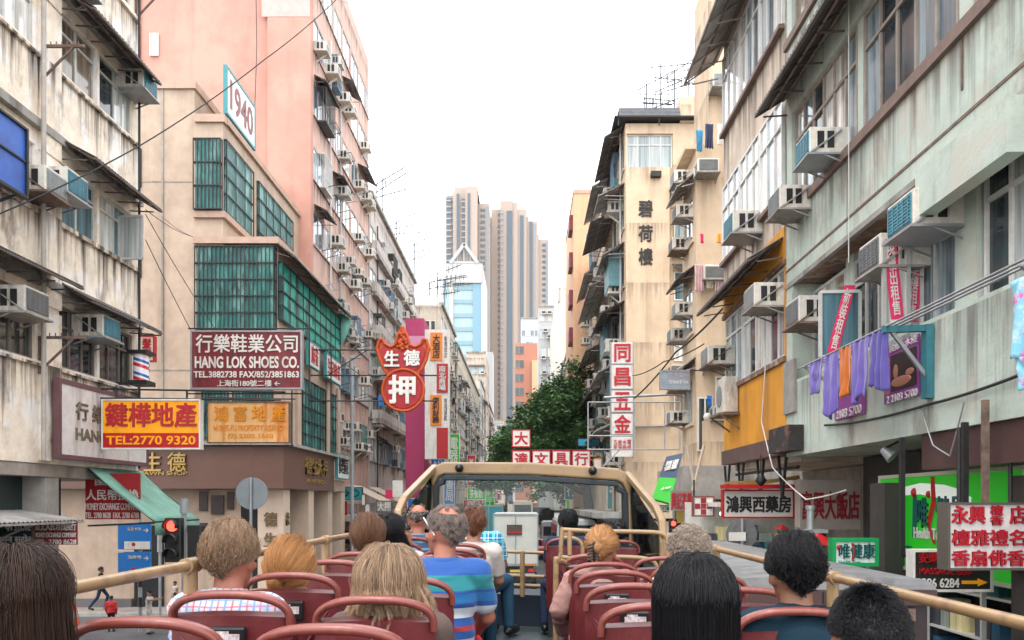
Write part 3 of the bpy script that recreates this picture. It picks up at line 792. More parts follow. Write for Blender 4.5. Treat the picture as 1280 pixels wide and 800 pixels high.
m_gw = mat('grey_white_render', (0.48, 0.44, 0.40, 1), 0.85, var=0.15, scale=1, stain=(0.2, 0.17, 0.14, 1), samt=0.7, drip=(7.2, 3.05))
m_gw2 = mat('dingy_cream_render', (0.46, 0.40, 0.32, 1), 0.85, var=0.15, scale=1, stain=(0.2, 0.16, 0.12, 1), samt=0.7, drip=(7.0, 3.0))
def row(name, label, F, d0, d1, ztop, z1st, fh, wm, nb, depth=12, acp=.4, glabel=None, awp=.3, pm=None, acm=True, z0=3.3, hd=1.6):
    fl = []; z = z1st
    while z + hd < ztop - .5: fl.append((z, z + hd)); z += fh
    w = (d1 - d0 - .4) / nb
    bays = [(d0 + .2 + w * k + .12, d0 + .2 + w * (k + 1) - .12) for k in range(nb)]
    r = tenement(name, label, F, d0, d1, z0, ztop, depth, fl, bays, wm, pm=pm or m_panepale, nl=2, recess=.08)
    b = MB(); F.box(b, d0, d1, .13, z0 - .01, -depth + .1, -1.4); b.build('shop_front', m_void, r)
    if acm and d1 - d0 > 15:
        shopfronts(r, F, d0, d1, z0, -1.38, 3.0, int(d0)); clutter(r, F, d0, d1, fl, int(d1), .4 if d0 < 110 else .2)
    b = MB(); F.box(b, d0 + .01, d1 - .01, ztop + .001, ztop + .3, -.3, .25); b.build('cornice', m_concrete, r)
    if acm:
        for i, (a, c) in enumerate(fl):
            n = 0
            for j, (p, q) in enumerate(bays):
                if RND.random() < acp:
                    n += 1
                    small_ac(F, (p + q) / 2 + RND.uniform(-.5, .5), a + RND.choice([.02, 1.15, -.5]), 'air conditioner on the %s, %s storey up, %s from near end' % (glabel, nth(i + 1), nth(n)), 'air conditioners on the ' + glabel, .02, RND.uniform(1.0, 1.3))
            if RND.random() < awp:
                k = RND.randrange(nb); awning(r, F, bays[k][0] - .2, bays[min(nb - 1, k + 1)][1] + .1, c + .4, c + .05, .8, RND.choice([m_awn, m_awngrey]), 4, .25)
    return r
FK2 = left(-11.0)
K2 = row('apartment_block', 'grey white apartment block with stacked balconies joined beyond the pink tower', FK2, 56.62, 80, 26.0, 7.2, 3.05, m_gw, 9, 12, .55, 'grey white block', .6)
b = MB()
for z in (9.9, 13.0, 16.0, 19.1, 22.1): FK2.box(b, 57.5, 79, z, z + .95, .0, .75 if z < 18 else .4)
b.build('balcony', m_gw, K2)
K3 = row('apartment_block', 'old cream block with a bare end wall, left of the blue glass tower', left(-8.9), 85, 102, 25.2, 7, 3.1, m_gw2, 6, 9, .5, 'old cream block', .5)
for (x, z) in ((-11.9, 22.2), (-10.6, 22.2), (-10.0, 22.2), (-11.9, 18.8), (-10.6, 18.8), (-10, 18.8)):
    window(K3, endw(85.0), x, x + .5 if x > -11 else x + .9, z, z + 1.3, .03, 1, m_white, m_panedark)
K4 = row('apartment_block', 'long grimy tenement row lining the street behind the vertical signboard', left(-8.6), 102.2, 150, 24.0, 7, 3.0, m_gw2, 14, 9, .5, 'grimy tenement row', .9)
K5 = row('apartment_block', 'farthest tenement on the left side of the street', left(-8.4), 150.5, 215, 27.0, 7, 3.2, m_gw, 12, 9, .3, 'farthest left tenement', .5)
# ------------------------------------------------------------------ right: mint green building nearest the bus
m_mint = mat('mint_render', (0.47, 0.535, 0.465, 1), 0.8, var=0.16, scale=1.5, bump=0.35, bscale=20, stain=(0.26, 0.22, 0.18, 1), samt=0.75, patch=(0.50, 0.49, 0.42, 1), pamt=0.95, lo=.54, hi=.68, sstr=(1.3, 1.3, .6), drip=(6.45, 3.22), damt=.65)
m_brownledge = mat('brown_timber_ledge', (0.18, 0.12, 0.095, 1), 0.7, var=.25)
m_peel = mat('peeling_soffit', (0.20, 0.11, 0.07, 1), 0.85, var=.5, scale=3, patch=(.42, .38, .33, 1), pamt=.8, pscale=1.6)
FR = right(5.1)
R1 = thing('mint_tenement', 'pale mint green tenement with rusty drying racks and peeling slab above the bus', 'building', (8, 10, 0))
FRi = right(5.5)
b = MB()
FR.box(b, 3.5, 15.6, 8.4, 9.72, -.8, 0); FR.box(b, 3.5, 15.6, 11.62, 13.0, -.8, 0); FR.box(b, 3.5, 15.6, 14.9, 16.3, -.8, 0)
FR.box(b, 3.5, 15.6, 5.1, 16.3, -7, -.801)
FR.box(b, 3.5, 15.599, 5.08, 6.5, -.8, 0)
FR.box(b, 15.25, 15.6, 6.501, 8.399, -.8, -.003); FR.box(b, 13.35, 13.65, 6.501, 8.399, -.8, -.38); FR.box(b, 9.62, 10.1, 6.501, 8.399, -.8, -.33)
for z in (9.721, 13.001):
    FR.box(b, 15.3, 15.597, z, z + 1.898, -.8, -.003); FR.box(b, 9.2, 9.5, z, z + 1.898, -.8, -.06); FR.box(b, 12.2, 12.4, z, z + 1.898, -.8, -.06)
b.build('wall', m_mint, R1)
b = MB(); FR.box(b, 3.5, 15.58, 9.62, 9.78, -.05, .07); FR.box(b, 3.5, 15.58, 12.95, 13.1, -.05, .07); b.build('ledge', m_brownledge, R1)
b = MB(); FR.box(b, 3.5, 15.61, 8.66, 8.70, -.05, .012); FR.box(b, 9.3, 9.33, 9.0, 9.6, 0, .02); b.build('groove', m_rust, R1)
b = MB(); FR.box(b, 3.5, 15.55, 8.36, 8.397, -.78, -.03); b.build('soffit', m_peel, R1)
b = MB(); FR.box(b, 3.5, 15.61, 8.33, 8.42, -.06, .02); b.build('slab_edge', m_concrete, R1)
b = MB(); FR.box(b, 8.1, 10.0, 7.75, 8.33, .02, .22); FR.box(b, 8.1, 10.0, 8.0, 8.33, -.3, .02); b.build('beam', m_mint, R1)
for (a, c, n) in ((3.8, 6.4, 4), (6.5, 9.55, 6), (10.12, 11.9, 3), (11.95, 13.33, 3), (13.67, 15.23, 3)):
    window(R1, FR, a, c, 6.503, 8.2, -.42, n, m_winframe, m_pane, .25, .055)
for z in (9.79, 13.11):
    for (a, c, n) in ((3.8, 6.4, 4), (6.5, 9.18, 4), (9.52, 12.18, 5), (12.42, 15.28, 6)):
        window(R1, FR, a, c, z, z + 1.82, -.1, n, mat('timber_window_frame', (.30, .25, .21, 1), .6, var=.25), m_pane, .3, .055)
awning(R1, FR, 9.0, 15.6, 12.1, 11.75, .62, m_awn, 8)
awning(R1, FR, 6.0, 15.5, 15.4, 15.0, .60, m_awn, 8)
# opened casements with pink letting banners on the lower floor
def casement(root, F, d, z0, z1, o, reach, ang, m=m_winframe):
    """a window leaf swung out by ang about a vertical hinge at d"""
    dd = math.cos(ang) * reach; oo = math.sin(ang) * reach
    b = MB(); A = lambda t, z: F.P(d + dd * t, z, o + oo * t)
    b.bar(A(0, z0), A(0, z1), .05); b.bar(A(1, z0), A(1, z1), .05); b.bar(A(0, z0), A(1, z0), .05); b.bar(A(0, z1), A(1, z1), .05)
    w = b.build('window', m, root)
    p = MB(); n = (F.n * math.cos(ang) - F.u * math.sin(ang)) * .004
    p.hexa([A(.03, z0) - n, A(.03, z0) + n, A(.97, z0) + n, A(.97, z0) - n, A(.03, z1) - n, A(.03, z1) + n, A(.97, z1) + n, A(.97, z1) - n]); p.build('pane', m_pane, w)
    return A, n
def banner_strip(A, n, t0, t1, z0, z1, s, label):
    """pink letting banner stuck across a pane"""
    a, c = A(t0, z1), A(t1, z0)
    u = (A(1, z0) - A(0, z0)).normalized(); nn = n.normalized()
    if nn.y > 0: nn = -nn
    r = thing('letting_banner', label, 'banner', tuple(c), 'pink letting banners on the mint tenement windows')
    wv = u * .085
    b = MB(); o = nn * .012
    b.hexa([c - wv + o, c + wv + o, c + wv + o * 1.3, c - wv + o * 1.3, a - wv + o, a + wv + o, a + wv + o * 1.3, a - wv + o * 1.3]); b.build('strip', m_bpink, r)
    v = (a - c).normalized(); uu = v.cross(nn).normalized()
    lettering(r, s, (a + c) / 2 + o * 1.5, uu, v, .11, (a - c).length * .9, m_twhite, .02, .004)
A, n = casement(R1, FR, 12.9, 6.55, 7.6, -.3, .62, 1.5)
banner_strip(A, n, .25, .7, 6.62, 7.7, '新\n裝\n租\n售', 'pink letting banner slanting across the open casement above the purple laundry')
A, n = casement(R1, FR, 11.0, 6.6, 7.72, -.35, .30, 1.45)
banner_strip(A, n, .2, .45, 6.68, 7.75, '寫\n字\n樓\n租\n售', 'first of two pink letting banners on the casement below the air conditioner')
A, n = casement(R1, FR, 10.85, 6.6, 7.75, -.1, .32, 1.5)
banner_strip(A, n, .8, .45, 6.68, 7.8, '現\n樓\n出\n租\n售', 'second of two pink letting banners, leaning the other way by the grey pier')
gR = 'air conditioners on the mint tenement'
ac(FR, 13.1, 9.78, 'white air conditioner with teal front on the mint tenement ledge, upper floor', gR, .0, 1, 1.0)
ac(FR, 14.6, 9.45, 'grimy air conditioner beyond the teal fronted one on the mint ledge', gR, .0, 0, 1.0)
ac(FR, 10.25, 7.64, 'big air conditioner with blue grille under the mint slab, beside long windows', gR, -.3, 1, 1.08)
ac(FR, 11.2, 7.42, 'pale gridded air conditioner hanging above the pink banners', gR, -.3, 0, 1.05)
ac(FR, 14.35, 7.36, 'air conditioner in the shadowed corner next to the orange balcony', gR, -.3, 2, 1.1)
# grey burnt corner pier and dark box between the mint and orange fronts
b = MB(); FR.box(b, 15.0, 15.62, 5.9, 6.9, .003, .06); b.build('pier', m_concrete, R1)
b = MB(); FR.box(b, 14.6, 15.75, 5.15, 5.62, .01, .3); b.build('scorched_box', mat('scorched_metal', (.02, .018, .017, 1), .7, var=.6, patch=(.2, .08, .05, 1), pamt=.8, pscale=2), R1)
# underside, fascia and shop level
b = MB(); FR.box(b, 3.5, 10.4, 4.62, 5.07, -.9, -.06); b.build('fascia', mat('dark_maroon_fascia', (.075, .035, .032, 1), .6, var=.2), R1)
FRg = right(6.6)
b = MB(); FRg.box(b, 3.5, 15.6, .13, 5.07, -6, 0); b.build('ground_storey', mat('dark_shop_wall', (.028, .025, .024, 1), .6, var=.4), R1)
for d in (5.0, 8.3, 11.9):
    b = MB(); FR.box(b, d, d + .5, .13, 4.49, -.75, -.25); b.build('column', mat('dark_column', (.045, .038, .034, 1), .6, var=.3), R1)  # column colour darkened to give the deep shade under the overhang

# shop interior goods glimpsed under the massage sign
m_goods = glass_mat('packaged_goods', [rgb(210, 210, 205), rgb(60, 130, 140), rgb(180, 60, 50), rgb(70, 75, 80), rgb(230, 215, 160), rgb(40, 90, 120), rgb(150, 160, 150)], .4, .3)
r = thing('shop_shelves', 'white shop shelves crammed with small boxes under the red lettered sign', 'shelves', (6.2, 8, 0))
for z in (.8, 1.35, 1.9, 2.45, 3.0, 3.5):
    b = MB(); b.box(5.75, 6.5, 5.6, 11.4, z, z + .03); b.build('shelf', m_white, r)
for y in (5.6, 7.1, 8.6, 10.0, 11.4):
    b = MB(); b.box(5.7, 5.76, y - .02, y + .02, .13, 4.2); b.build('upright', m_white, r)
n = 0
for z in (.83, 1.38, 1.93, 2.48, 3.03):
    y = 5.65
    while y < 11.3 and n < 98:
        w = RND.uniform(.18, .42); h = RND.uniform(.15, .42)
        if RND.random() < .85:
            b = MB(); b.box(5.8, 6.1, y, y + w - .03, z + .001, z + h); b.build('box', m_goods, r); n += 1
        y += w
r = tag(MB().box(5.72, 6.3, 11.6, 13.6, .2, 3.2).build('shop_display', glass_mat('display_glass', [(.10, .14, .15, 1)], .1, .6)), 'glazed shop display past the white shelves', 'display case')

# ------------------------------------------------------------------ right: building with the orange balcony
m_beigeR = mat('rain_streaked_beige', (0.58, 0.48, 0.38, 1), 0.85, var=0.2, scale=2, bump=.2, stain=(0.24, 0.19, 0.15, 1), samt=0.8, drip=(6.95, 3.3))
m_orangew = mat('orange_wall', (0.66, 0.28, 0.02, 1), 0.75, var=0.12, scale=1.5, stain=(0.2, 0.11, 0.05, 1), samt=0.55, bump=.1)
R2 = thing('orange_balcony_building', 'narrow beige building with bright orange balcony front and white framed windows', 'building', (8, 18, 0))
b = MB(); FR.box(b, 15.65, 20.5, 5.0, 18.7, -7, -.3)
for (z0, z1) in ((8.95, 10.3), (12.2, 13.6), (15.5, 16.9), (18.2, 18.7)): FR.box(b, 15.65, 20.5, z0, z1, -.301, 0)
b.build('wall', m_beigeR, R2)
b = MB(); FR.box(b, 15.62, 20.5, 5.5, 6.95, -.301, .0); b.build('balcony_front', m_orangew, R2)
b = MB(); FR.box(b, 15.66, 20.5, 8.951, 9.6, .001, .025); FR.box(b, 15.625, 15.695, 7.07, 8.84, -.3, .01); b.build('orange_band', m_orangew, R2)
b = MB(); FR.box(b, 15.62, 20.55, 5.15, 5.499, -1.2, .05); b.build('balcony_fascia', mat('maroon_fascia', (.10, .055, .05, 1), .6, var=.2), R2)
b = MB(); FR.box(b, 15.62, 20.52, 6.951, 7.06, -.3, .06); FR.box(b, 15.62, 20.52, 8.85, 8.949, -.3, .05); b.build('timber_sill', m_peel, R2)
for (a, c, n) in ((15.7, 17.2, 3), (17.25, 18.8, 3), (18.85, 20.45, 3)):
    window(R2, FR, a, c, 7.065, 8.845, -.06, n, m_white, m_pane, .28, .055)
for z in (10.305, 13.605):
    b = MB(); FR.box(b, 15.7, 20.5, z - .1, z - .01, -.05, .12); b.build('ledge', m_brownledge, R2)
    for (a, c, n) in ((15.7, 17.2, 3), (17.25, 18.8, 3), (18.85, 20.45, 3)):
        window(R2, FR, a, c, z, z + 1.89, .02, n, m_white, m_panepale, .3, .05)
for (a, c, n) in ((15.7, 18.0, 3), (18.05, 20.45, 3)): window(R2, FR, a, c, 16.905, 18.195, .02, n, m_white, m_panepale, .0, .05)
awning(R2, FR, 15.7, 20.4, 9.45, 9.0, .72, m_awn, 6)
b = MB()
for s in range(9): pass
awning(R2, FR, 17.5, 21.2, 15.9, 15.3, .9, m_awngrey, 5)
awning(R2, FR, 15.7, 17.6, 15.8, 15.4, .6, m_awn, 4)
gR2 = 'air conditioners on the orange balcony building'
ac(FR, 17.55, 10.0, 'blue fronted air conditioner below the white bay windows of the orange balcony building', gR2, 0, 1, 1.15)
ac(FR, 16.2, 8.1, 'air conditioner over the orange balcony close to the mint wall', gR2, -.05, 0, 1.1)
ac(FR, 20.0, 7.6, 'dark boxed air conditioner at the far end over the orange balcony', gR2, 0, 2, 1.1)
r = thing('outdoor_unit', 'tall pale outdoor air conditioning unit on a rusty shelf at the orange balcony', 'air conditioner', tuple(FR.P(19.4, 6.6, .3)), gR2)
b = MB(); FR.box(b, 19.05, 19.85, 6.35, 7.2, .02, .36); b.build('case', m_ac, r, bevel=.02)
b = MB(); b.tube([FR.P(19.5, 6.77, .362), FR.P(19.5, 6.77, .375)], .26, 20); b.build('fan_grille', m_acgrille, r)
b = MB(); FR.box(b, 18.95, 19.95, 6.28, 6.33, 0, .5); b.bar(FR.P(19.0, 5.95, 0), FR.P(19.0, 6.28, .45), .04); b.bar(FR.P(19.9, 5.95, 0), FR.P(19.9, 6.28, .45), .04); b.build('shelf', m_rust, r)
# struts and clutter below the balcony
b = MB()
for d in (15.9, 17.4, 19.0, 20.3): b.bar(FR.P(d, 5.14, -.1), FR.P(d + .25, 4.3, -.1), .05); b.bar(FR.P(d + .5, 5.14, -.1), FR.P(d + .25, 4.3, -.1), .05)
b.bar(FR.P(15.8, 4.9, -.3), FR.P(20.4, 4.9, -.3), .06)
b.build('strut', m_dark, R2)
b = MB(); FRg.box(b, 15.65, 20.5, .13, 4.98, -6, -.5); b.build('ground_storey', m_shopwall, R2); shopfronts(R2, FRg, 19.6, 20.5, 4.3, -.49, 1.0, 14)

# ------------------------------------------------------------------ right: cream corner block and the yellow ochre block with painted characters
m_creamR = mat('warm_cream_render', (0.60, 0.46, 0.315, 1), 0.85, var=0.12, scale=1.2, bump=.25, stain=(0.34, 0.23, 0.15, 1), samt=0.6, drip=(6.2, 2.95), damt=.55, dcol=(.16, .11, .08, 1))
FR3 = right(5.72)
R3 = tenement('cream_corner_block', 'peach cream corner block squeezed between the orange balcony and the character wall', FR3, 27, 29.0, 4.7, 16.0, 6, [(6.9, 8.4), (10.0, 11.6), (13.1, 14.7)], [(27.3, 28.8)], m_creamR, pm=m_pane, recess=.06)
b = MB(); b.box(5.721, 16, 26.7, 27.05, 4.7, 16.0); b.box(6.14, 16, 26.72, 29.0, 16.001, 22.0); b.box(5.9, 6.6, 26.4, 26.7, 5.2, 6.9); b.build('end_wall', m_creamR, R3)
b = MB(); b.box(5.2, 11.5, 26.2, 31.4, 4.3, 5.4); b.build('parapet', m_concrete, R3)
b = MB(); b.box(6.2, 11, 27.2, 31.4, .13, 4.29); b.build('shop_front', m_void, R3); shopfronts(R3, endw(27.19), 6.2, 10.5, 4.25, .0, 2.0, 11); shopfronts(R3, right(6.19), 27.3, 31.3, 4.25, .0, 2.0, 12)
E27 = endw(26.7)
for k, z in enumerate((6.9, 10.0, 13.1)):
    awning(R3, FR3, 26.8, 28.9, z + 2.2, z + 1.75, .62, [m_awngrey, m_awn][k % 2], 4, .2)
b = MB()
FR3.box(b, 26.75, 29, 16.02, 16.16, -.6, .35)
b.build('balcony', m_creamR, R3)
window(R3, E27, 6.35, 7.1, 7.2, 8.4, .03, 2, m_white, m_pane)
window(R3, E27, 5.75, 6.25, 5.9, 7.7, .04, 2, m_white, m_panedark)
gR3 = 'air conditioners on the peach cream corner block'
for k, (F, d, z, o) in enumerate(((FR3, 27.6, 15.1, .05), (E27, 6.5, 17.8, 0), (FR3, 27.5, 13.9, 0), (FR3, 28.2, 13.0, 0), (FR3, 28.5, 9.9, 0), (FR3, 27.6, 10.6, 0), (FR3, 28.2, 8.1, .05), (FR3, 28.6, 7.0, 0), (E27, 6.0, 15.0, 0), (E27, 6.3, 8.6, 0), (E27, 6.2, 11.5, 0), (E27, 6.5, 6.9, 0))):
    ac(F, d, z, 'air conditioner on the peach cream corner block, %s counted along its walls' % nth(k + 1), gR3, o, None, 1.05)
FR4 = right(5.0)
E40 = endw(40.0)
fl4 = [(6.2 + 2.95 * k, 7.9 + 2.95 * k) for k in range(6)]
bays4 = [(40.4 + 2.7 * k, 42.8 + 2.7 * k) for k in range(8)]
R4 = tenement('character_wall_block', 'ochre cream block with three tall black characters down its blank end wall', FR4, 40.01, 62.5, 3.4, 23.0, 9, fl4, bays4, m_creamR, pm=m_pane, recess=.08, core=.4)
b = MB(); b.box(5.0, 18, 39.7, 40.008, 3.4, 20.8); b.box(5.0, 18, 39.7, 40.008, 22.5, 23.0); b.box(7.35, 18, 39.7, 40.008, 20.8, 22.5); b.box(5.0, 5.05, 39.7, 40.008, 20.8, 22.5)
b.box(5.0, 7.15, 39.5, 39.7, 8.0, 20.75)
b.build('end_wall', m_creamR, R4)
window(R4, E40, 5.06, 7.34, 20.81, 22.49, .12, 4, m_white, glass_mat('frosted_panes', [(.30, .36, .35, 1), (.36, .40, .39, 1), (.26, .31, .31, 1)], .3, .25), .3)
window(R4, E40, 8.6, 9.8, 20.4, 22.0, .32, 2, m_white, m_panedark, .4)
b = MB(); b.box(4.4, 9.2, 39.2, 50, 23.1, 23.16); b.bar((4.6, 39.3, 23.1), (4.6, 39.3, 22.7), .05); b.bar((6.6, 39.3, 23.1), (6.6, 39.3, 22.7), .05); b.bar((8.6, 39.3, 23.1), (8.6, 39.3, 22.7), .05); b.build('eaves', m_dark, R4)
b = MB(); rows = [[(4.65, 39.5, 23.2), (7.65, 39.5, 23.2)]]
for k in range(14): rows.append([(4.65, 39.5 - (.03 if k % 2 else 0), 23.2 + k * .035), (7.65, 39.5 - (.03 if k % 2 else 0), 23.2 + k * .035)])
rows.append([(4.65, 46, 24.0), (7.65, 46, 24.0)])
b.strip(rows, False); b.build('roof_sheeting', mat('grey_roof_sheet', (.28, .29, .31, 1), .5, metal=.4, var=.2), R4, solid=.02, recalc=False)
b = MB(); b.box(7.7, 12, 39.6, 45, 23.02, 24.3); b.build('stair_head', m_creamR, R4)
m_char = mat('painted_characters', (.018, .016, .015, 1), .6)
for s, y in (('碧', 261), ('荷', 292), ('樓', 321)):
    lettering(R4, s, (wx(807, 39.5), 39.49, wz(y, 39.5)), (1, 0, 0), (0, 0, 1), .70, .84, m_char, .035, .02)
b = MB(); b.box(6.2, 6.7, 39.2, 39.5, 20.2, 20.45); b.build('flood_lamp', m_dark, R4)
gR4 = 'air conditioners on the ochre character wall block'
for i, (a, c) in enumerate(fl4):
    n = 0
    for j, (p, q) in enumerate(bays4):
        if RND.random() < .6:
            n += 1
            small_ac(FR4, (p + q) / 2 + RND.uniform(-.6, .6), a + RND.choice([.0, 1.2, -.55]), 'air conditioner on the character wall block, %s storey up, %s along its front' % (nth(i + 1), nth(n)), gR4, .05, RND.uniform(1.1, 1.4))
for k, (d0, d1, i, pr) in enumerate(((40.2, 46, 5, 1.0), (46.5, 53, 5, 1.1), (40.1, 43.0, 4, 1.3), (44, 50, 4, 1.4), (40.1, 44, 3, 1.1), (46, 56, 3, 1.3), (40.1, 46, 2, 1.2), (50, 58, 2, 1.2), (40.1, 47, 1, 1.3), (48, 60, 1, 1.2), (40.1, 50, 0, 1.4), (54, 62, 4, 1.0))):
    awning(R4, FR4, d0, d1, fl4[i][1] + .55, fl4[i][1] - .05, pr, m_awngrey if k % 3 else m_awn, 7, .3)
b = MB()
for (d, z, w, h) in ((41.0, 15.3, 2.2, 1.9), (43.8, 12.2, 2, 1.8), (40.6, 9.3, 1.6, 2.0)):
    FR4.box(b, d, d + w, z, z + h, .02, .7)
b.build('enclosed_balcony', mat('teal_tin', (.10, .24, .27, 1), .5, var=.3, scale=3), R4)
for k, (z, o, hw) in enumerate(((7.2, 0, 1.3),)): pass
for k, (x, z) in enumerate(((7.6, 19.3), (8.3, 18.3), (7.7, 16.4), (8.1, 13.4), (7.5, 10.4), (8.4, 7.5))):
    ac(E40, x, z, 'air conditioner on the character wall block end wall, %s from the roof down' % nth(k + 1), gR4, .32, None, 1.2)
for k, z in enumerate((8.2, 11.2, 14.2, 17.2)):
    window(R4, E40, 7.4, 8.5, z, z + 1.4, .34, 2, m_white, m_pane)
awning(R4, E40, 7.3, 9.5, 16.2, 15.7, .9, m_awn, 4)
b = MB(); b.box(5.9, 16, 40.2, 62, .13, 3.39); b.build('shop_front', m_void, R4); shopfronts(R4, right(5.88), 40.2, 62, 3.38, .0, 2.6, 8); clutter(R4, FR4, 40.3, 62, fl4, 6, .4); shopfronts(R4, E40, 5.9, 9.5, 3.3, -.2, 1.8, 5)
b = MB(); FR4.box(b, 39.8, 62, 3.4, 3.7, 0, 1.6); b.build('canopy', m_concrete, R4)

R5 = thing('orange_slab_block', 'bare orange slab of a taller block rising behind the character wall block', 'building', (6, 68, 0))
m_ow = mat('orange_peach_render', (.60, .37, .22, 1), .85, var=.08, stain=(.4, .22, .12, 1), samt=.4)
b = MB(); b.box(3.85, 12, 63, 75, 3, 28.5); b.build('wall', m_ow, R5)
b = MB(); b.box(3.8, 12.1, 62.95, 75.05, 28.5, 28.8); b.build('coping', m_P2, R5)
b = MB()
for z in range(8, 27, 3): b.box(3.55, 3.849, 64, 66, z, z + 1.2)
b.build('bay_box', m_maroon, R5)
R6 = row('apartment_block', 'shabby right hand tenement row beyond the orange slab block', right(5.2), 75.5, 116, 22, 6.5, 3.0, m_gw2, 12, 9, .5, 'shabby right hand row', .8)
# ------------------------------------------------------------------ far buildings at the end of the street
R7 = thing('gable_block', 'white block with a bare rust stained end wall above the tree', 'building', (7, 120, 0))
m_wh = mat('pale_whitewash', (.50, .49, .43, 1), .85, var=.1, stain=(.40, .24, .15, 1), samt=.45)
b = MB(); b.prism([(4.4, 3), (12, 3), (12, 36), (10.5, 36), (9.6, 35.2), (6.2, 35.2), (4.4, 33.2)], 20, (0, 120, 0)); b.build('wall', m_wh, R7)
window(R7, endw(120), 7.1, 8.3, 26.4, 28.4, .06, 2, m_white, m_panedark)
b = MB(); b.box(6.9, 8.5, 119.6, 119.99, 28.6, 28.75); b.build('window_hood', m_concrete, R7)
b = MB(); b.box(5.2, 9.4, 124, 130, 35.3, 37.5); b.box(6.5, 8, 123.5, 124, 35.3, 36.8); b.build('roof_hut', m_gw, R7)
R8 = row('white_tower_block', 'slim white tower block with clustered air conditioners left of the gable block', endw(140), 2.4, 5.2, 38.4, 8, 3.1, mat('tower_white', (.40, .40, .40, 1), .8, var=.08), 2, 12, .5, 'slim white tower block', 0)
R9 = thing('brick_block', 'red brick apartment block with a grey window bay, left of the white tower', 'building', (1, 180, 0))
m_brick = mat('brick_red_tiles', (.40, .17, .11, 1), .85, var=.12)
b = MB(); b.box(-2.2, 3.6, 180, 200, 3, 40); b.build('wall', m_brick, R9)
for i in range(11):
    window(R9, endw(180), -2.1, -.2, 6.5 + 3.1 * i, 8.3 + 3.1 * i, .05, 2, m_concrete, m_panedark)
b = MB(); b.box(1.6, 3.9, 179, 179.9, 4, 36); b.build('balcony_stack', m_ow, R9)
R10 = row('white_slab_block', 'plain white slab block rising behind the brick block', endw(230), -1.2, 4.2, 57, 20, 3.2, mat('slab_white', (.44, .45, .47, 1), .8), 4, 15, .0, 'w', 0)
R11 = row('balcony_block', 'beige balcony block under the blue glass tower', endw(165), -12.2, -8.0, 35, 5, 3.2, m_gw2, 2, 14, .5, 'beige balcony block', .6)

# glass tower with the white triangular top
m_tw = mat('tower_cream', (.54, .46, .40, 1), .8, var=.05, scale=.05)
T1 = thing('glass_tower', 'blue glass office tower with white triangular frame on its roof', 'tower', (-20, 250, 0))
z1 = 74
m_tglass = mat('blue_curtain_wall', (.27, .41, .44, 1), .12, spec=.8, var=.15, scale=.2)
m_tglass2 = mat('blue_spandrel', (.15, .27, .31, 1), .2, spec=.8)
b = MB(); b.box(-25.8, -13.3, 250, 275, 0, z1); b.build('shaft', m_tglass, T1)
b = MB()
for k in range(16): b.box(-22.3, -13.6, 249.7, 249.99, 6 + k * 4.3, 7.3 + k * 4.3)
b.build('spandrel_band', m_tglass2, T1)
b = MB(); b.box(-23.6, -22.3, 249.2, 249.99, 0, z1); b.box(-13.6, -12.9, 249.2, 275, 0, z1 + 3); b.build('mullion_shaft', m_tw, T1)
b = MB(); b.box(-16.2, -13.61, 249.5, 249.69, 2, z1); b.build('corner_glass', mat('deep_blue_glass', (.12, .26, .34, 1), .12, spec=.8), T1)
m_tww = mat('tower_white_frame', (.38, .375, .37, 1), .6)
b = MB(); b.box(-24.4, -13.2, 248.9, 276, z1 - 1.5, z1 + 4.5); b.build('crown_band', m_tww, T1)
b = MB(); b.bar((-23.2, 249.2, z1 + 4.6), (-18.8, 249.2, z1 + 10.6), 1.0); b.bar((-14.6, 249.2, z1 + 4.6), (-18.9, 249.2, z1 + 10.6), 1.0); b.bar((-23.2, 249.2, z1 + 4.9), (-14.6, 249.2, z1 + 4.9), .6)
for x in (-21, -19, -17): b.bar((x, 249.6, z1 + 4.6), (x, 249.6, z1 + 8.0 + (1.5 if x == -19 else 0)), .35)
b.build('roof_triangle', m_tww, T1)
b = MB(); b.prism([(-22.6, z1 + 4.6), (-15.2, z1 + 4.6), (-18.8, z1 + 9.8)], .3, (0, 250.2, 0)); b.build('lattice', m_concrete, T1)

m_twA = mat('residential_tower_beige', (.37, .29, .235, 1), .8)
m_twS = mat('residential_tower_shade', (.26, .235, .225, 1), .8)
m_strip = mat('tower_window_strip', (.035, .065, .09, 1), .3, spec=.7)
m_strip2 = mat('tower_window_strip_grey', (.20, .22, .23, 1), .4)
def tower(name, label, D, blocks, strips, dots=()):
    r = thing(name, label, 'tower', (wx(sum(blocks[0][:2]) / 2, D), D, 0))
    for k, (x0, x1, ytop, dy, m) in enumerate(blocks):
        b = MB(); b.box(wx(x0, D), wx(x1, D), D + dy, D + 34 - dy, 0, wz(ytop, D)); b.build('shaft', m, r)
    n = 0
    for (x0, x1, ytop, dy, m, tick) in strips:
        b = MB(); b.box(wx(x0, D), wx(x1, D), D + dy - .6, D + dy - .01, 5, wz(ytop, D)); s = b.build('window_strip', m, r)
        if tick:
            c = MB(); z = wz(ytop, D) - 1.2
            while z > 60: c.box(wx(x0, D), wx(x1, D), D + dy - 1.0, D + dy - .602, z - .75, z); z -= 3.0
            q = c.build('spandrels', m_twA, s)
    for (x, ytop, dy, w) in dots:
        c = MB(); z = wz(ytop, D) - 1
        while z > 40: c.box(wx(x, D), wx(x, D) + w, D + dy - .3, D + dy - .01, z - 1.4, z); z -= 3.0
        s = c.build('window_column', m_strip, r); tag(s, kind='stuff')
    return r
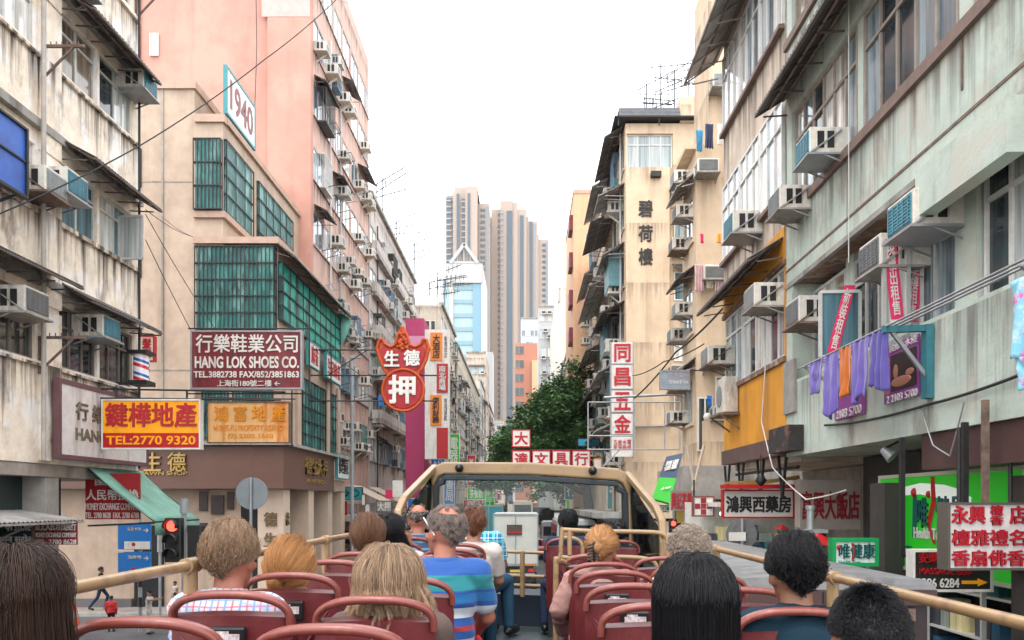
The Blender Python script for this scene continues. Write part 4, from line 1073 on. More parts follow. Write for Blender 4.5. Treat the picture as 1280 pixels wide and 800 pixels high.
tower('residential_tower', 'tall beige residential tower with stepped top behind the blue glass tower', 400,
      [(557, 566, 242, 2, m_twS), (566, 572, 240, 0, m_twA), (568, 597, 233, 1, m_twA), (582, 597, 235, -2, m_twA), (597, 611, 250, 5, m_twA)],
      [(571, 574, 243, 0, m_strip, 0), (577, 584, 248, 1, m_strip, 1), (585, 588, 244, -2, m_strip, 0), (557, 566, 246, 2, m_strip, 1), (607, 610, 254, 5, m_strip2, 0)],
      [(600, 254, 5, 1.0), (603, 254, 5, 1.0), (564, 247, -1, .8)])
tower('residential_tower', 'beige cluster of stepped residential towers right of the gap in the skyline', 420,
      [(613.5, 625, 259, 3, m_twA), (625, 641, 251, 0, m_twA), (641, 647, 252, 1, m_twA), (647, 658, 260, 2, m_twA), (657, 661, 267, 4, m_twA), (661, 672, 273, 4, m_twA), (670, 674, 289, 5, m_twA), (674, 686, 294, 7, m_twA)],
      [(626, 629, 263, 0, m_strip2, 1), (633.5, 640.5, 264, 0, m_strip, 0), (650, 654.5, 268, 2, m_strip, 0), (662, 665.5, 274, 4, m_strip, 0), (667, 669, 276, 4, m_strip2, 0), (683, 685, 297, 7, m_strip2, 0)],
      [(622, 262, 3, 1.0), (678, 297, 7, 1.0), (680, 297, 7, 1.0)])
b = MB(); b.box(wx(608, 300), wx(616, 300), 300, 310, 0, wz(250 + 190, 300)); tag(b.build('white_pillar_tower', m_tww), 'sliver of a white tower beside the gap in the skyline', 'tower')
# magenta wall with the tall sign beside it
m_mag = mat('magenta_paint', rgb(176, 58, 104), .7, var=.08); m_magl = mat('pale_magenta', rgb(206, 140, 172), .7, var=.06)
r = thing('advertising_wall', 'tall magenta painted advertising wall behind the bat shaped pawn sign', 'wall', (-8, 58, 0))
b = MB(); b.box(wx(507, 58), wx(530, 58), 58, 61, .13, wz(439, 58)); b.build('panel', m_mag, r)
b = MB(); b.box(wx(507, 58), wx(530, 58), 58, 61, wz(439, 58) + .001, wz(420, 58)); b.build('pale_band', m_magl, r)
b = MB(); b.box(wx(507, 58), wx(530, 58), 58, 61, wz(420, 58) + .001, wz(398, 58)); b.build('top_panel', m_mag, r)
# plain mid-rises closing the far end of the street
for k, (x0, x1, d, h, m, lab) in enumerate(((-30, -9, 330, 38, m_gw2, 'low beige block closing the far left end of the street'), (-8.5, 3, 420, 30, m_gw, 'pale block closing the street straight ahead'), (3.5, 30, 320, 40, m_gw2, 'low beige block closing the far right end of the street'))):
    row('far_block', lab, endw(d), x0, x1, h, 6, 3.2, m, 6, 14, 0, 'x', 0, acm=False)
# ------------------------------------------------------------------ signs over the street, left
def rod(a, b, r=.02): return [a, b]
signboard('hanging_sign', 'maroon shoe company sign with white Chinese and English lettering', 238, 378, 413, 487, 22, m_maroon, m_steel,
          [('行樂鞋業公司', .05, .62, .96, .93, m_twhite, .02), ('HANG LOK SHOES CO.', .04, .36, .97, .56, m_twhite, .028), ('TEL.3882738 FAX/852/3851863', .03, .2, .97, .31, m_twhite, .02), ('上海街180號二樓 ←', .24, .05, .8, .16, m_twhite, .02)],
          hang=[[(-9.3, 22.1, 9.0), (-5.9, 22.1, 9.0)], [(-9.3, 22.1, 7.2), (-5.9, 22.1, 7.2)], [(-5.95, 22.1, 7.1), (-5.95, 22.1, 9.1)]])
signboard('hanging_sign', 'yellow and red estate agent sign with telephone number', 127, 251, 499, 562, 17, m_yellow, m_twhite,
          [('鍵樺地產', .04, .44, .96, .93, m_tred, .03)], fw=.035, hang=[[(-9.3, 17.05, 6.62), (-5.1, 17.05, 6.55)], [(-9.3, 17.05, 6.42), (-5.2, 17.05, 6.38)], [(-8.7, 17.05, 6.3), (-8.7, 17.05, 6.6)], [(-7.2, 17.05, 6.3), (-7.2, 17.05, 6.6)]])
yl = bpy.data.objects['hanging_sign.001']
b = MB(); b.box(wx(128.5, 17), wx(249.5, 17), 16.985, 17.001, wz(560, 17), wz(541.5, 17)); b.build('lower_band', m_signred, yl)
lettering(yl, 'TEL:2770 9320', (wx(189, 17), 16.98, wz(550.5, 17)), (1, 0, 0), (0, 0, 1), 1.9, .19, m_yellow, .02, .006)
m_fadeo = mat('faded_orange_face', rgb(238, 190, 128), .6, var=.12, scale=2, stain=rgb(214, 120, 30), samt=.85, lo=.5, hi=.6)
m_fadel = mat('faded_orange_letter', rgb(238, 150, 20), .6, var=.2)
signboard('hanging_sign', 'sun faded orange property agency sign with peeling letters', 259, 362, 502, 554, 24, m_fadeo, m_rust,
          [('鴻 富 地 產', .08, .52, .95, .9, m_fadel, .03), ('HUNG FU PROPERTY AGENCY', .08, .3, .95, .44, m_fadel, .01), ('(2) 2300 1660', .25, .1, .8, .23, m_fadel, .01)], fw=.03,
          hang=[[(-9.6, 24.05, 7.35), (-6.9, 24.05, 7.3)], [(-9.6, 24.05, 5.9), (-6.95, 24.05, 5.9)], [(-7.0, 24.05, 5.85), (-7.0, 24.05, 9)]])
m_ghost = mat('ghost_letters', (.16, .13, .085, 1), .9, var=.5, scale=20)
m_ghostface = mat('peeling_white_board', (.64, .60, .57, 1), .8, var=.12, scale=5, stain=(.22, .15, .13, 1), samt=.7, lo=.55, hi=.68)
wallsign('wall_signboard', 'dirty white signboard with ghost lettering on the cream tenement corner', FL, 15.5, 19.2, 5.05, 6.62, .16, m_ghostface, mat('dull_maroon_frame', (.13, .06, .065, 1), .6, var=.2),
         [('行 樂 鞋 業', .16, .52, .78, .76, m_ghost, .03), ('HANG LOK', .16, .26, .74, .42, m_ghost, .03)], depth=.1, fw=.09)
m_brletter = mat('brown_window_letters', (.30, .12, .05, 1), .5)
# barber pole
r = thing('barber_pole', 'red white and blue barber pole lamp with black cap at the cream tenement corner', 'barber pole', (-8.55, 18.2, 6.9))
b = MB(); b.tube([(-8.72, 18.2, 6.95), (-8.72, 18.2, 7.55)], .17, 16)
mb_ = mat('barber_glass', (.7, .72, .75, 1), .2)
if 'stripes' not in _M:
    nt = mb_.node_tree; tc = nt.nodes.new('ShaderNodeTexCoord'); sp = nt.nodes.new('ShaderNodeSeparateXYZ'); nt.links.new(tc.outputs['Object'], sp.inputs[0])
    at = nt.nodes.new('ShaderNodeMath'); at.operation = 'ARCTAN2'; nt.links.new(sp.outputs[1], at.inputs[0]); nt.links.new(sp.outputs[0], at.inputs[1])
    a1 = nt.nodes.new('ShaderNodeMath'); a1.operation = 'MULTIPLY_ADD'; a1.inputs[1].default_value = .318; nt.links.new(at.outputs[0], a1.inputs[0])
    zz = nt.nodes.new('ShaderNodeMath'); zz.operation = 'MULTIPLY'; zz.inputs[1].default_value = 3.2; nt.links.new(sp.outputs[2], zz.inputs[0]); nt.links.new(zz.outputs[0], a1.inputs[2])
    fr = nt.nodes.new('ShaderNodeMath'); fr.operation = 'FRACT'; nt.links.new(a1.outputs[0], fr.inputs[0])
    cr = nt.nodes.new('ShaderNodeValToRGB'); cr.color_ramp.interpolation = 'CONSTANT'; e = cr.color_ramp.elements
    e[0].color = (.75, .75, .75, 1); e[1].position = .4; e[1].color = (.6, .03, .05, 1); q = e.new(.65); q.color = (.75, .75, .75, 1); q = e.new(.8); q.color = (.03, .1, .4, 1)
    nt.links.new(fr.outputs[0], cr.inputs[0]); nt.links.new(cr.outputs[0], nt.nodes['Principled BSDF'].inputs[0])
b.build('cylinder_glass', mb_, r)
b = MB(); b.box(-8.95, -8.5, 17.97, 18.43, 7.55, 7.63); b.build('cap', m_black, r); b = MB(); b.box(-8.93, -8.5, 17.98, 18.42, 6.85, 6.95); b.bar((-9.3, 18.2, 6.9), (-8.9, 18.2, 6.9), .06); b.build('base', m_black, r)
signboard('hanging_sign', 'small white and red vertical sign above the barber pole', 174, 193, 420, 452, 21.5, m_twhite, m_signred, [('髮\n廊', .2, .1, .8, .9, m_tred, .03)], fw=.03, hang=[[(-11.2, 21.55, 8.7), (-9.8, 21.55, 8.7)]])
# hung signs at the money changer
m_redsign = mat('moneychanger_red', rgb(150, 14, 24), .5, var=.08)
signboard('hanging_sign', 'red money changer sign tucked under the green canvas awning', 105, 176, 590, 651, 17.6, m_redsign, None,
          [('人民幣找換', .04, .42, .97, .64, m_twhite, .015), ('MONEY EXCHANGE COMPANY', .03, .22, .97, .36, m_twhite, .01), ('TEL. 2780 8628  FAX. 2780 6788', .03, .05, .97, .17, m_twhite, .01), ('國', .2, .72, .4, .96, m_twhite, .02)], depth=.06)
signboard('hanging_sign', 'dark maroon money changer sign below the grey lean-to roof', 42, 97, 650, 683, 15.2, m_maroon, None,
          [('匯兌人民幣找換行', .05, .6, .97, .95, m_twhite, .01), ('MONEY EXCHANGE COMPANY', .04, .34, .97, .52, m_twhite, .0), ('TEL. 2780 8628', .04, .08, .97, .26, m_twhite, .0)], depth=.06)
signboard('hanging_sign', 'black store sign with Hindi lettering at the left edge', -30, 41.5, 650, 686, 15.1, mat('blue_black', (.012, .02, .03, 1), .4), m_rust,
          [('INDIAN STORE', .3, .62, .97, .88, m_twhite, .01), ('इंडियन स्टोर', .25, .14, .97, .5, m_twhite, .01)], depth=.06, fw=.02)
# 1940 roof sign
r = wallsign('roof_sign', 'white roof sign reading 1940 with teal border on the beige pawn building', left(-11.7), 31.05, 34.4, 19.3, 21.2, 0, m_twhite, m_teal, [('1940', .12, .2, .9, .82, mat('faded_maroon_letters', (.22, .08, .08, 1), .6), .02)], fw=.1)
# white signs with teal borders on the pawn building's street front
wallsign('wall_signboard', 'white teal edged sign on the pawn building pilaster, nearer of two upper ones', F965, 34.4, 36.2, 10.1, 11.2, .25, m_twhite, m_teal, [('麻雀', .2, .15, .85, .9, m_tred, .02)])
wallsign('wall_signboard', 'white teal edged sign on the pawn building front, farther of two upper ones', F965, 37.4, 40.4, 10.05, 11.2, .25, m_twhite, m_teal, [('生記麻雀', .08, .2, .92, .85, m_tred, .02)])
wallsign('wall_signboard', 'white teal edged sign beside the brown pawn shop fascia', left(-9.2), 38.7, 41.2, 5.35, 6.6, .02, m_twhite, m_teal, [('修理鐘表', .1, .2, .92, .85, m_tblack, .02)])

# bat shaped pawn sign with a coin below it
D = 35.0
r = thing('pawn_sign', 'red bat and coin shaped pawn sign with orange border and white characters', 'sign', (wx(504, D), D, wz(514, D)))
def pxpoly(pts): return [(wx(x, D), wz(y, D)) for x, y in pts]
outer = [(474, 447), (471, 436), (474, 425), (478, 424), (481, 430), (488, 434), (494, 431), (497, 420), (503, 409), (509, 420), (512, 431), (519, 434), (526, 430), (529, 424), (533, 425), (536, 436), (533, 449), (528, 460), (521, 470), (486, 470), (479, 460)]
def shrink(p, f, dx=0, dy=0):
    cx = sum(q[0] for q in p) / len(p); cy = sum(q[1] for q in p) / len(p)
    return [(cx + (x - cx) * f + dx, cy + (y - cy) * f + dy) for x, y in p]
coin = [(504 + 26 * math.cos(a * math.pi / 16), 488 + 26 * math.sin(a * math.pi / 16)) for a in range(32)]
m_border = mat('orange_border', rgb(176, 66, 14), .6, var=.35, scale=10, bump=.5, bscale=14)
m_borderr = mat('pawn_red', rgb(158, 12, 24), .5, var=.1)
b = MB(); b.prism(pxpoly(outer), .16, (0, D + .02, 0)); b.prism(pxpoly(coin), .2, (0, D, 0))
for k in range(len(outer)):
    p, q = pxpoly([outer[k], outer[(k + 1) % len(outer)]])
    if outer[k] != (521, 470): b.tube([(p[0], D + .01, p[1]), (q[0], D + .01, q[1])], .075, 6)
pc = pxpoly(coin + coin[:1]); b.tube([(x, D - .02, z) for x, z in pc], .07, 6)
RF = random.Random(3)
for k in range(34):
    t = RF.random(); x = 503 + RF.uniform(-8, 8) * t; y = 409 + 28 * t
    b.ball((wx(x, D), D - .02, wz(y, D)), .07 + .03 * RF.random(), nu=8, nv=5)
b.build('border', m_border, r)
b = MB(); b.prism(pxpoly([(478, 446), (475, 437), (480, 433), (489, 438), (497, 438), (504, 437), (511, 438), (519, 438), (527, 433), (532, 437), (529, 449), (524, 459), (518, 464), (490, 464), (483, 457)]), .1, (0, D - .03, 0)); b.prism(pxpoly(shrink(coin, .87)), .1, (0, D - .05, 0)); b.build('panel', m_borderr, r)
for s, x, y, w, h in (('生', 490, 449, 19, 20), ('德', 515, 448, 20, 20), ('押', 503, 487, 34, 36)):
    lettering(r, s, (wx(x, D), D - .06, wz(y, D)), (1, 0, 0), (0, 0, 1), w * D / FX, h * D / FX, m_twhite, .045, .03)
b = MB()
for y, x1 in ((437, 538), (469, 546), (501, 546)): b.tube([(-9.4, D + .1, wz(y, D)), (wx(x1, D), D + .1, wz(y, D))], .035, 6)
b.tube([(-8.5, D + .1, wz(437, D)), (-8.5, D + .1, wz(515, D))], .03, 6); b.tube([(-6.9, D + .1, wz(437, D)), (-8.6, D + .1, wz(468, D))], .025, 6); b.tube([(-9.3, D + .1, wz(425, D)), (-7.2, D + .1, wz(469, D))], .02, 6)
b.build('support_bar', m_dark, r)
signboard('hanging_sign', 'small plain blue sign tucked left of the pawn sign coin', 472, 480, 493, 508, 36, m_blue, None)
# tall white sign tower beside the magenta wall
D = 56.0
r = thing('sign_tower', 'tall white vertical sign with orange and red panels beside the magenta wall', 'sign', (wx(546, D), D, 4.5))
b = MB(); b.box(wx(531, D), wx(562, D), D, D + .5, wz(574, D), wz(412, D)); b.build('board', m_twhite, r)
for (x0, x1, y0, y1, m, s, tm) in ((538, 553, 416, 451, m_orange, '大\n酒\n店', m_tblack), (546, 560, 455, 491, m_signred, '南\n北\n商\n場', m_twhite), (538, 552, 494, 532, m_orange, '便\n利\n財\n務', m_tblack), (546, 560, 535, 573, m_signred, None, None)):
    b = MB(); b.box(wx(x0, D), wx(x1, D), D - .08, D - .002, wz(y1, D), wz(y0, D)); p = b.build('colour_panel', m, r)
    if s: lettering(p, s, (wx((x0 + x1) / 2, D), D - .09, wz((y0 + y1) / 2, D)), (1, 0, 0), (0, 0, 1), (x1 - x0) * .62 * D / FX, (y1 - y0) * .85 * D / FX, tm, .03, .02)
lettering(r, '香\n港\n旅\n店', (wx(557, D), D - .01, wz(434, D)), (1, 0, 0), (0, 0, 1), .22, 1.5, m_tblack, .0, .01)
lettering(r, '按\n揭\n貸\n款', (wx(557, D), D - .01, wz(512, D)), (1, 0, 0), (0, 0, 1), .22, 1.6, m_tblack, .0, .01)
# small shop signs beyond the pawn shop
signboard('shop_sign', 'teal optician sign with spectacles drawn on it', 422, 453, 609, 625, 42.5, mat('bright_teal', rgb(24, 150, 160), .4), m_dark, depth=.2, fw=.03)
o = bpy.data.objects['shop_sign']; b = MB()
for x in (430.5, 444): b.tube([(wx(x + 5 * math.cos(a * .4), 42.5), 42.46, wz(616.5 + 4 * math.sin(a * .4), 42.5)) for a in range(17)], .03, 5, False)
b.tube([(wx(435, 42.5), 42.46, wz(616, 42.5)), (wx(439.5, 42.5), 42.46, wz(616, 42.5))], .025, 5); b.build('spectacles_drawing', m_tblack, o)
signboard('shop_sign', 'white shop sign hanging under the optician sign', 452, 457, 618, 632, 42.3, m_twhite, m_dark, fw=.02)
signboard('shop_sign', 'grey lettered sign above the crowd of the left pavement', 470, 490, 626, 640, 44, m_concrete, m_dark, [('大押', .1, .1, .9, .9, m_twhite, .03)], fw=.03)
for k, (x0, x1, y0, y1, d, m, lab) in enumerate(((490, 504, 600, 622, 45, m_twhite, 'tilted white banner by the left wing of the bus windscreen'), (428, 434, 626, 652, 43, m_signred, 'red vertical banner below the optician sign'), (456, 462, 630, 652, 43.4, m_twhite, 'white vertical shop banner left of the lamp post'), (481, 493, 612, 624, 46, m_bpink, 'pink flower coloured sign on the left shop row'))):
    signboard('shop_sign', lab, x0, x1, y0, y1, d, m, None)
for (a, lab, zz) in ((46, 'beige canvas awning over a left hand shop', 3.9), (52, 'brown canvas awning further along the left shops', 4.0)):
    r = thing('canvas_awning', lab, 'awning', (-9, a, zz)); b = MB()
    b.strip([[(-10.0, a + s, 5.1 - .0), ] for s in ()]) if 0 else b.hexa([(-10.2, a, 5.2), (-10.2, a + 4, 5.2), (-8.2, a + 4, 4.2), (-8.2, a, 4.2), (-10.2, a, 5.23), (-10.2, a + 4, 5.23), (-8.2, a + 4, 4.23), (-8.2, a, 4.23)]); b.build('canvas', mat('beige_canvas', (.42, .34, .26, 1), .8, var=.15), r)
    b = MB(); b.tube([(-8.22, a, 4.2), (-8.22, a + 4, 4.2)], .03, 6); b.build('frame', m_dark, r)

# ------------------------------------------------------------------ signs, right
m_tong = mat('weathered_white_board', (.66, .63, .60, 1), .7, var=.12, scale=6, stain=(.3, .24, .22, 1), samt=.5, patch=(.45, .36, .34, 1), pamt=.5, pscale=3)
D = 38.0
r = thing('sign_tower', 'weathered white vertical sign with four large red characters on the cream corner', 'sign', (wx(778, D), D, wz(572, D)))
for (y0, y1, s) in ((428, 454.5, '同'), (456, 486, '昌'), (488, 515, '五'), (517, 543, '金')):
    b = MB(); b.box(wx(764.5, D), wx(791, D), D, D + .3, wz(y1, D), wz(y0, D)); p = b.build('panel', m_tong, r)
    lettering(p, s, (wx(778, D), D - .006, wz((y0 + y1) / 2, D)), (1, 0, 0), (0, 0, 1), .78, .86, m_tred, .035, .012)
b = MB(); b.box(wx(764.5, D), wx(791, D), D, D + .3, wz(571, D), wz(545, D)); p = b.build('panel', m_tong, r)
lettering(p, '五金水電\n家居裝修', (wx(778, D), D - .006, wz(556, D)), (1, 0, 0), (0, 0, 1), .85, .5, m_tred, .0, .012)
b = MB(); b.box(wx(763, D), wx(764.4, D), D - .02, D + .3, wz(572, D), wz(427, D)); b.box(wx(791.1, D), wx(792.5, D), D - .02, D + .3, wz(572, D), wz(427, D))
for y in (455.3, 487, 516, 544): b.box(wx(764.5, D), wx(791, D), D - .02, D + .29, wz(y, D) - .012, wz(y, D) + .012)
b.build('frame', m_steel, r)
for k, (s, x0, y0) in enumerate((('大', 640, 537), ('達', 640, 563), ('文', 665, 563), ('具', 690, 563), ('行', 715, 563))):
    signboard('square_sign', 'square white sign of the stationery row with the red character %s' % s, x0, x0 + 23, y0, y0 + 22, 42, m_twhite, m_tred, [(s, .14, .14, .86, .86, m_tred, .04)], fw=.05, group='square red character signs over the windscreen')
b = MB()
for z in (wz(562, 42), wz(586, 42)): b.tube([(wx(638, 42), 42.3, z), (5.2, 42.3, z)], .03, 6)
for x in (652, 690, 735, 760): b.tube([(wx(x, 42), 42.3, wz(562, 42)), (wx(x, 42), 42.3, wz(592, 42))], .02, 6)
tag(b.build('sign_gantry', m_dark), 'thin iron bars carrying the square stationery signs', 'gantry')
signboard('shop_sign', 'orange and white plate at the right of the square stationery signs', 742, 752, 573, 586, 41.6, m_twhite, m_orange, fw=.04)
signboard('hanging_sign', 'grey blue neon tube sign with pale lettering on the cream wall', 825, 862, 463, 487, 26, mat('grey_blue_face', (.25, .30, .34, 1), .5, var=.2), m_steel,
          [('五金工程', .3, .6, .95, .88, mat('pale_pink_letters', (.5, .36, .36, 1), .5), .0), ('Hardware & Tools', .3, .3, .95, .5, m_twhite, .0)], fw=.04, hang=[[(4.4, 26.1, 8.5), (5.8, 26.1, 8.5)]])
# bare neon frames
D = 33.0
b = MB()
for (x0, y0, x1, y1) in ((735, 503, 850, 503), (735, 562, 850, 562), (735, 503, 735, 562), (850, 503, 850, 562), (793, 503, 793, 562), (831, 503, 831, 562), (793, 533, 850, 533), (735, 545, 793, 545)):
    b.tube([(wx(x0, D), D, wz(y0, D)), (wx(x1, D), D, wz(y1, D))], .03, 6)
b.tube([(wx(755, D), D + .05, wz(497, D)), (wx(905, D), D + .05, wz(490, D))], .06, 6)
b.tube([(wx(753, D), D + .05, wz(585, D)), (wx(775, D), D + .05, wz(562, D))], .025, 6); b.tube([(wx(775, D), D + .05, wz(585, D)), (wx(753, D), D + .05, wz(562, D))], .025, 6)
tag(b.build('steel_gantry', m_steel), 'empty steel sign frame projecting in front of the white vertical sign', 'frame')
signboard('hanging_sign', 'teal lit sign behind the empty steel frame', 722, 750, 548, 558, 48, mat('cyan_face', rgb(20, 150, 180), .4), m_dark, fw=.04)
# tilted promotional panel
r = thing('tilted_signboard', 'tilted blue and green promotional board with white lettering on the cream corner', 'sign', (4.2, 21, 4.3))
TL, TR, BR, BL = Vector((wx(836, 22), 22.4, wz(570, 22))), Vector((wx(859, 22), 22.6, wz(565, 22))), Vector((wx(835, 21), 20.8, wz(629, 21))), Vector((wx(812, 21), 20.6, wz(623, 21)))
n = (TR - TL).cross(BL - TL).normalized()
if n.y > 0: n = -n
mid = lambda t: (TL + (BL - TL) * t, TR + (BR - TR) * t)
for (t0, t1, m, nm) in ((0, .52, mat('night_blue', (.02, .05, .10, 1), .4), 'blue_panel'), (.52, 1, m_green, 'green_panel')):
    a, c = mid(t0); d, e = mid(t1); b = MB(); b.hexa([a, c, e, d, a - n * .06, c - n * .06, e - n * .06, d - n * .06]); b.build(nm, m, r)
u_ = (TR - TL).normalized(); v_ = (TL - BL).normalized()
a, c = mid(.24); lettering(r, '精選\n優惠', (a + c) / 2 + n * .01, u_, v_, .42, .55, m_twhite, .02, .006)
a, c = mid(.75); lettering(r, 'Fresh mart', (a + c) / 2 + n * .01, u_, v_, .42, .13, m_twhite, .02, .006)
D = 17.2
r = signboard('shop_sign', 'white pharmacy sign with black characters and red border below the orange balcony', 903, 993, 612, 648, D, mat('sign_ivory', (.66, .62, .56, 1), .5, var=.06), m_signred, [('鴻興西藥房', .05, .2, .95, .78, m_tblack, .045)], fw=.035)
b = MB(); b.box(wx(903, D), wx(993, D), D - .3, D + .2, wz(611, D), wz(606, D)); b.build('canopy', m_signred, r)
b = MB(); b.bar((wx(905, D), D - .25, wz(610, D)), (wx(994, D), D - .25, wz(597, D)), .08); b.bar((wx(905, D), D - .1, wz(604, D)), (wx(994, D), D - .1, wz(599, D)), .05); b.build('gold_trim', m_tgold, r)
D = 18.4
r = signboard('shop_sign', 'square red and white cross sign hanging beside the pharmacy', 866, 893, 620, 646, D, m_twhite, mat('red_brown_frame', (.20, .06, .05, 1), .5), fw=.035, hang=[[(wx(868, D), D + .05, wz(620, D)), (wx(868, D), D + .05, wz(600, D))]])
b = MB()
for (i, j) in ((1, 0), (0, 1), (1, 1), (2, 1), (1, 2)): b.box(wx(868.5 + i * 7.5, D), wx(875.2 + i * 7.5, D), D - .012, D + .01, wz(629 + j * 7.2, D), wz(622.4 + j * 7.2, D))
b.build('cross', mat('deep_red', rgb(140, 26, 32), .5), r)
signboard('shop_sign', 'brown board of raised red characters left of the red cross sign', 838, 866, 612, 640, 20.5, mat('taupe_board', (.26, .20, .17, 1), .7, var=.1), None, [('興記茶餐', .04, .12, .97, .88, m_tred, .02)])
signboard('shop_sign', 'blue green shop board under the tilted promotional board', 813, 838, 630, 642, 21.5, mat('dull_blue_board', (.08, .22, .30, 1), .5, var=.2), None, [('MUSIC', .05, .2, .95, .8, m_twhite, .02)])
D = 15.9
r = signboard('shop_sign', 'beige stone fascia with red raised characters next to the pharmacy', 998, 1078, 598, 664, D, mat('beige_stone_fascia', (.36, .30, .26, 1), .7, var=.12, stain=(.2, .15, .12, 1), samt=.5), None, [('富興大飯店', .05, .22, .95, .76, mat('maroon_raised', rgb(140, 26, 36), .5), .03)], depth=.3)
# backlit green health shop sign on the shop front
m_lit = mat('backlit_green', rgb(40, 190, 40), .3, emit=rgb(40, 205, 40), estr=.06)
F59 = right(5.85)
r = wallsign('lightbox_sign', 'big backlit green health shop sign with white swoosh', F59, 9.0, 12.75, 3.2, 4.62, .0, m_lit, mat('pale_trim', (.55, .52, .42, 1), .5), depth=.2, fw=.05)
ps = []
def GP(x, y, o=.205):     # x, y in the photograph on this sign
    d = 5850 / (x - CX) if x > CX else 9; d = (5.85 - o) * FX / (x - CX); return F59.P(d, wz(y, d), o)
b = MB()
top = [(1122, 611), (1150, 604), (1180, 606), (1200, 612), (1214, 622)]; bot = [(1122, 620), (1150, 618), (1180, 624), (1200, 640), (1214, 662)]
b.strip([[GP(x, y, .207) for x, y in top], [GP(x, y, .207) for x, y in bot]], False)
b.build('swoosh', mat('backlit_white', (.8, .85, .8, 1), .4, emit=(.8, .9, .8, 1), estr=.1), r, recalc=False)
b = MB(); b.strip([[GP(1141, 620, .207), GP(1146, 620, .207)], [GP(1140, 672, .207), GP(1146, 672, .207)]], False); b.build('stroke', m_dkgreen, r, recalc=False)
b = MB(); c_ = GP(1143, 616, .21); b.ball(c_, .05, .05, .07); c2 = GP(1161, 618, .21); b.ball(c2, .04, .04, .05)
b.strip([[GP(1163, 596, .211), GP(1168, 596, .211)], [GP(1164, 626, .211), GP(1170, 628, .211)], [GP(1158, 655, .211), GP(1163, 658, .211)], [GP(1166, 680, .211), GP(1170, 680, .211)]], False); b.build('red_figure', m_signred, r, recalc=False)
for s, x0, x1, y0, y1, m in (('唯', 1147, 1161, 622, 660, m_dkgreen), ('健', 1171, 1188, 620, 660, m_dkgreen), ('康', 1190, 1210, 616, 658, m_dkgreen), ('Health Too', 1143, 1180, 660, 674, m_twhite), ('CE', 1128, 1140, 682, 692, m_dkgreen)):
    a = GP(x0, (y0 + y1) / 2); c = GP(x1, (y0 + y1) / 2); h = (y1 - y0) * (a.y + c.y) / 2 / FX
    lettering(r, s, (a + c) / 2 + F59.n * .01, (0, -1, 0), (0, 0, 1), (a - c).length, h, m, .02, .006)
D = 11.0
r = signboard('shop_sign', 'small white health shop sign with thick green frame', 1040, 1098, 673, 708, D, mat('cool_white', (.66, .72, .70, 1), .4), mat('frame_green', rgb(18, 150, 82), .4), [('唯健康', .14, .28, .92, .82, m_dkgreen, .02), ('Health Too', .14, .08, .6, .22, m_teal, .0)], fw=.05)
b = MB(); b.ball((wx(1048, D), D - .01, wz(684, D)), .03); b.tube([(wx(1065, D), D - .012, wz(679, D)), (wx(1067, D), D - .012, wz(690, D)), (wx(1065, D), D - .012, wz(701, D))], .015, 6); b.build('red_figure', m_signred, r)
D = 8.5
r = signboard('hanging_sign', 'white board of red incense shop characters hung close by on the right', 1184, 1286, 628, 713, D, m_tong, mat('bronze_frame', (.10, .085, .07, 1), .5), [('永興', .05, .68, .46, .95, m_tred, .04), ('檀\n香', .52, .66, .68, .96, m_tred, .03), ('店', .76, .68, .96, .95, m_tred, .04), ('檀雅禮名', .05, .36, .95, .6, m_tred, .03), ('香扇佛香', .05, .06, .95, .3, m_tred, .03)], depth=.2, fw=.025, hang=[[(wx(1205, D), D + .1, wz(628, D)), (wx(1205, D), D + .1, 5.0)], [(wx(1270, D), D + .1, wz(628, D)), (wx(1270, D), D + .1, 5.0)]])
D = 9.4
r = signboard('hanging_sign', 'black massage parlour sign with yellow arrow beneath the white incense board', 1140, 1241, 687, 740, D, m_tblack, m_twhite, [('安樂', .08, .68, .32, .93, m_signred, .03), ('MASSAGE 按摩', .08, .4, .74, .6, m_signred, .01), ('9286 6284', .06, .1, .58, .32, m_twhite, .01)], fw=.03)
b = MB(); y = wz(728, D); b.box(wx(1202, D), wx(1224, D), D - .012, D + .01, y - .02, y + .02); b.prism([(wx(1222, D), y - .045), (wx(1234, D), y), (wx(1222, D), y + .045)], .02, (0, D - .013, 0)); b.build('arrow', m_yellow, r)
# purple posters on the mint parapet
m_purple = mat('poster_purple', rgb(140, 60, 140), .5)
r = wallsign('poster', 'purple massage poster with a photograph and telephone number on the mint parapet', FR, 10.25, 11.3, 5.55, 6.4, .02, m_purple, None, [('2 2103 5700', .12, .03, .95, .15, m_twhite, .0), ('按摩  水療', .2, .84, .95, .96, m_twhite, .0)], depth=.02)
b = MB(); FR.box(b, 10.33, 11.05, 5.72, 6.22, .042, .046); q = b.build('photograph', mat('poster_dark', (.03, .015, .012, 1), .4), r)
b = MB(); FR.box(b, 11.08, 11.22, 5.7, 6.2, .042, .046)
b.ball(FR.P(10.75, 5.83, .047), .004, .30, .07); b.ball(FR.P(10.9, 5.98, .048), .004, .07, .1); b.ball(FR.P(10.5, 5.92, .048), .004, .12, .045); b.build('figure', mat('poster_skin', (.42, .17, .11, 1), .5), r)
wallsign('poster', 'lower purple poster half hidden behind the laundry', FR, 11.9, 13.1, 5.5, 5.95, .02, m_purple, None, [('2103 5700', .1, .1, .9, .4, m_twhite, .0)], depth=.02)
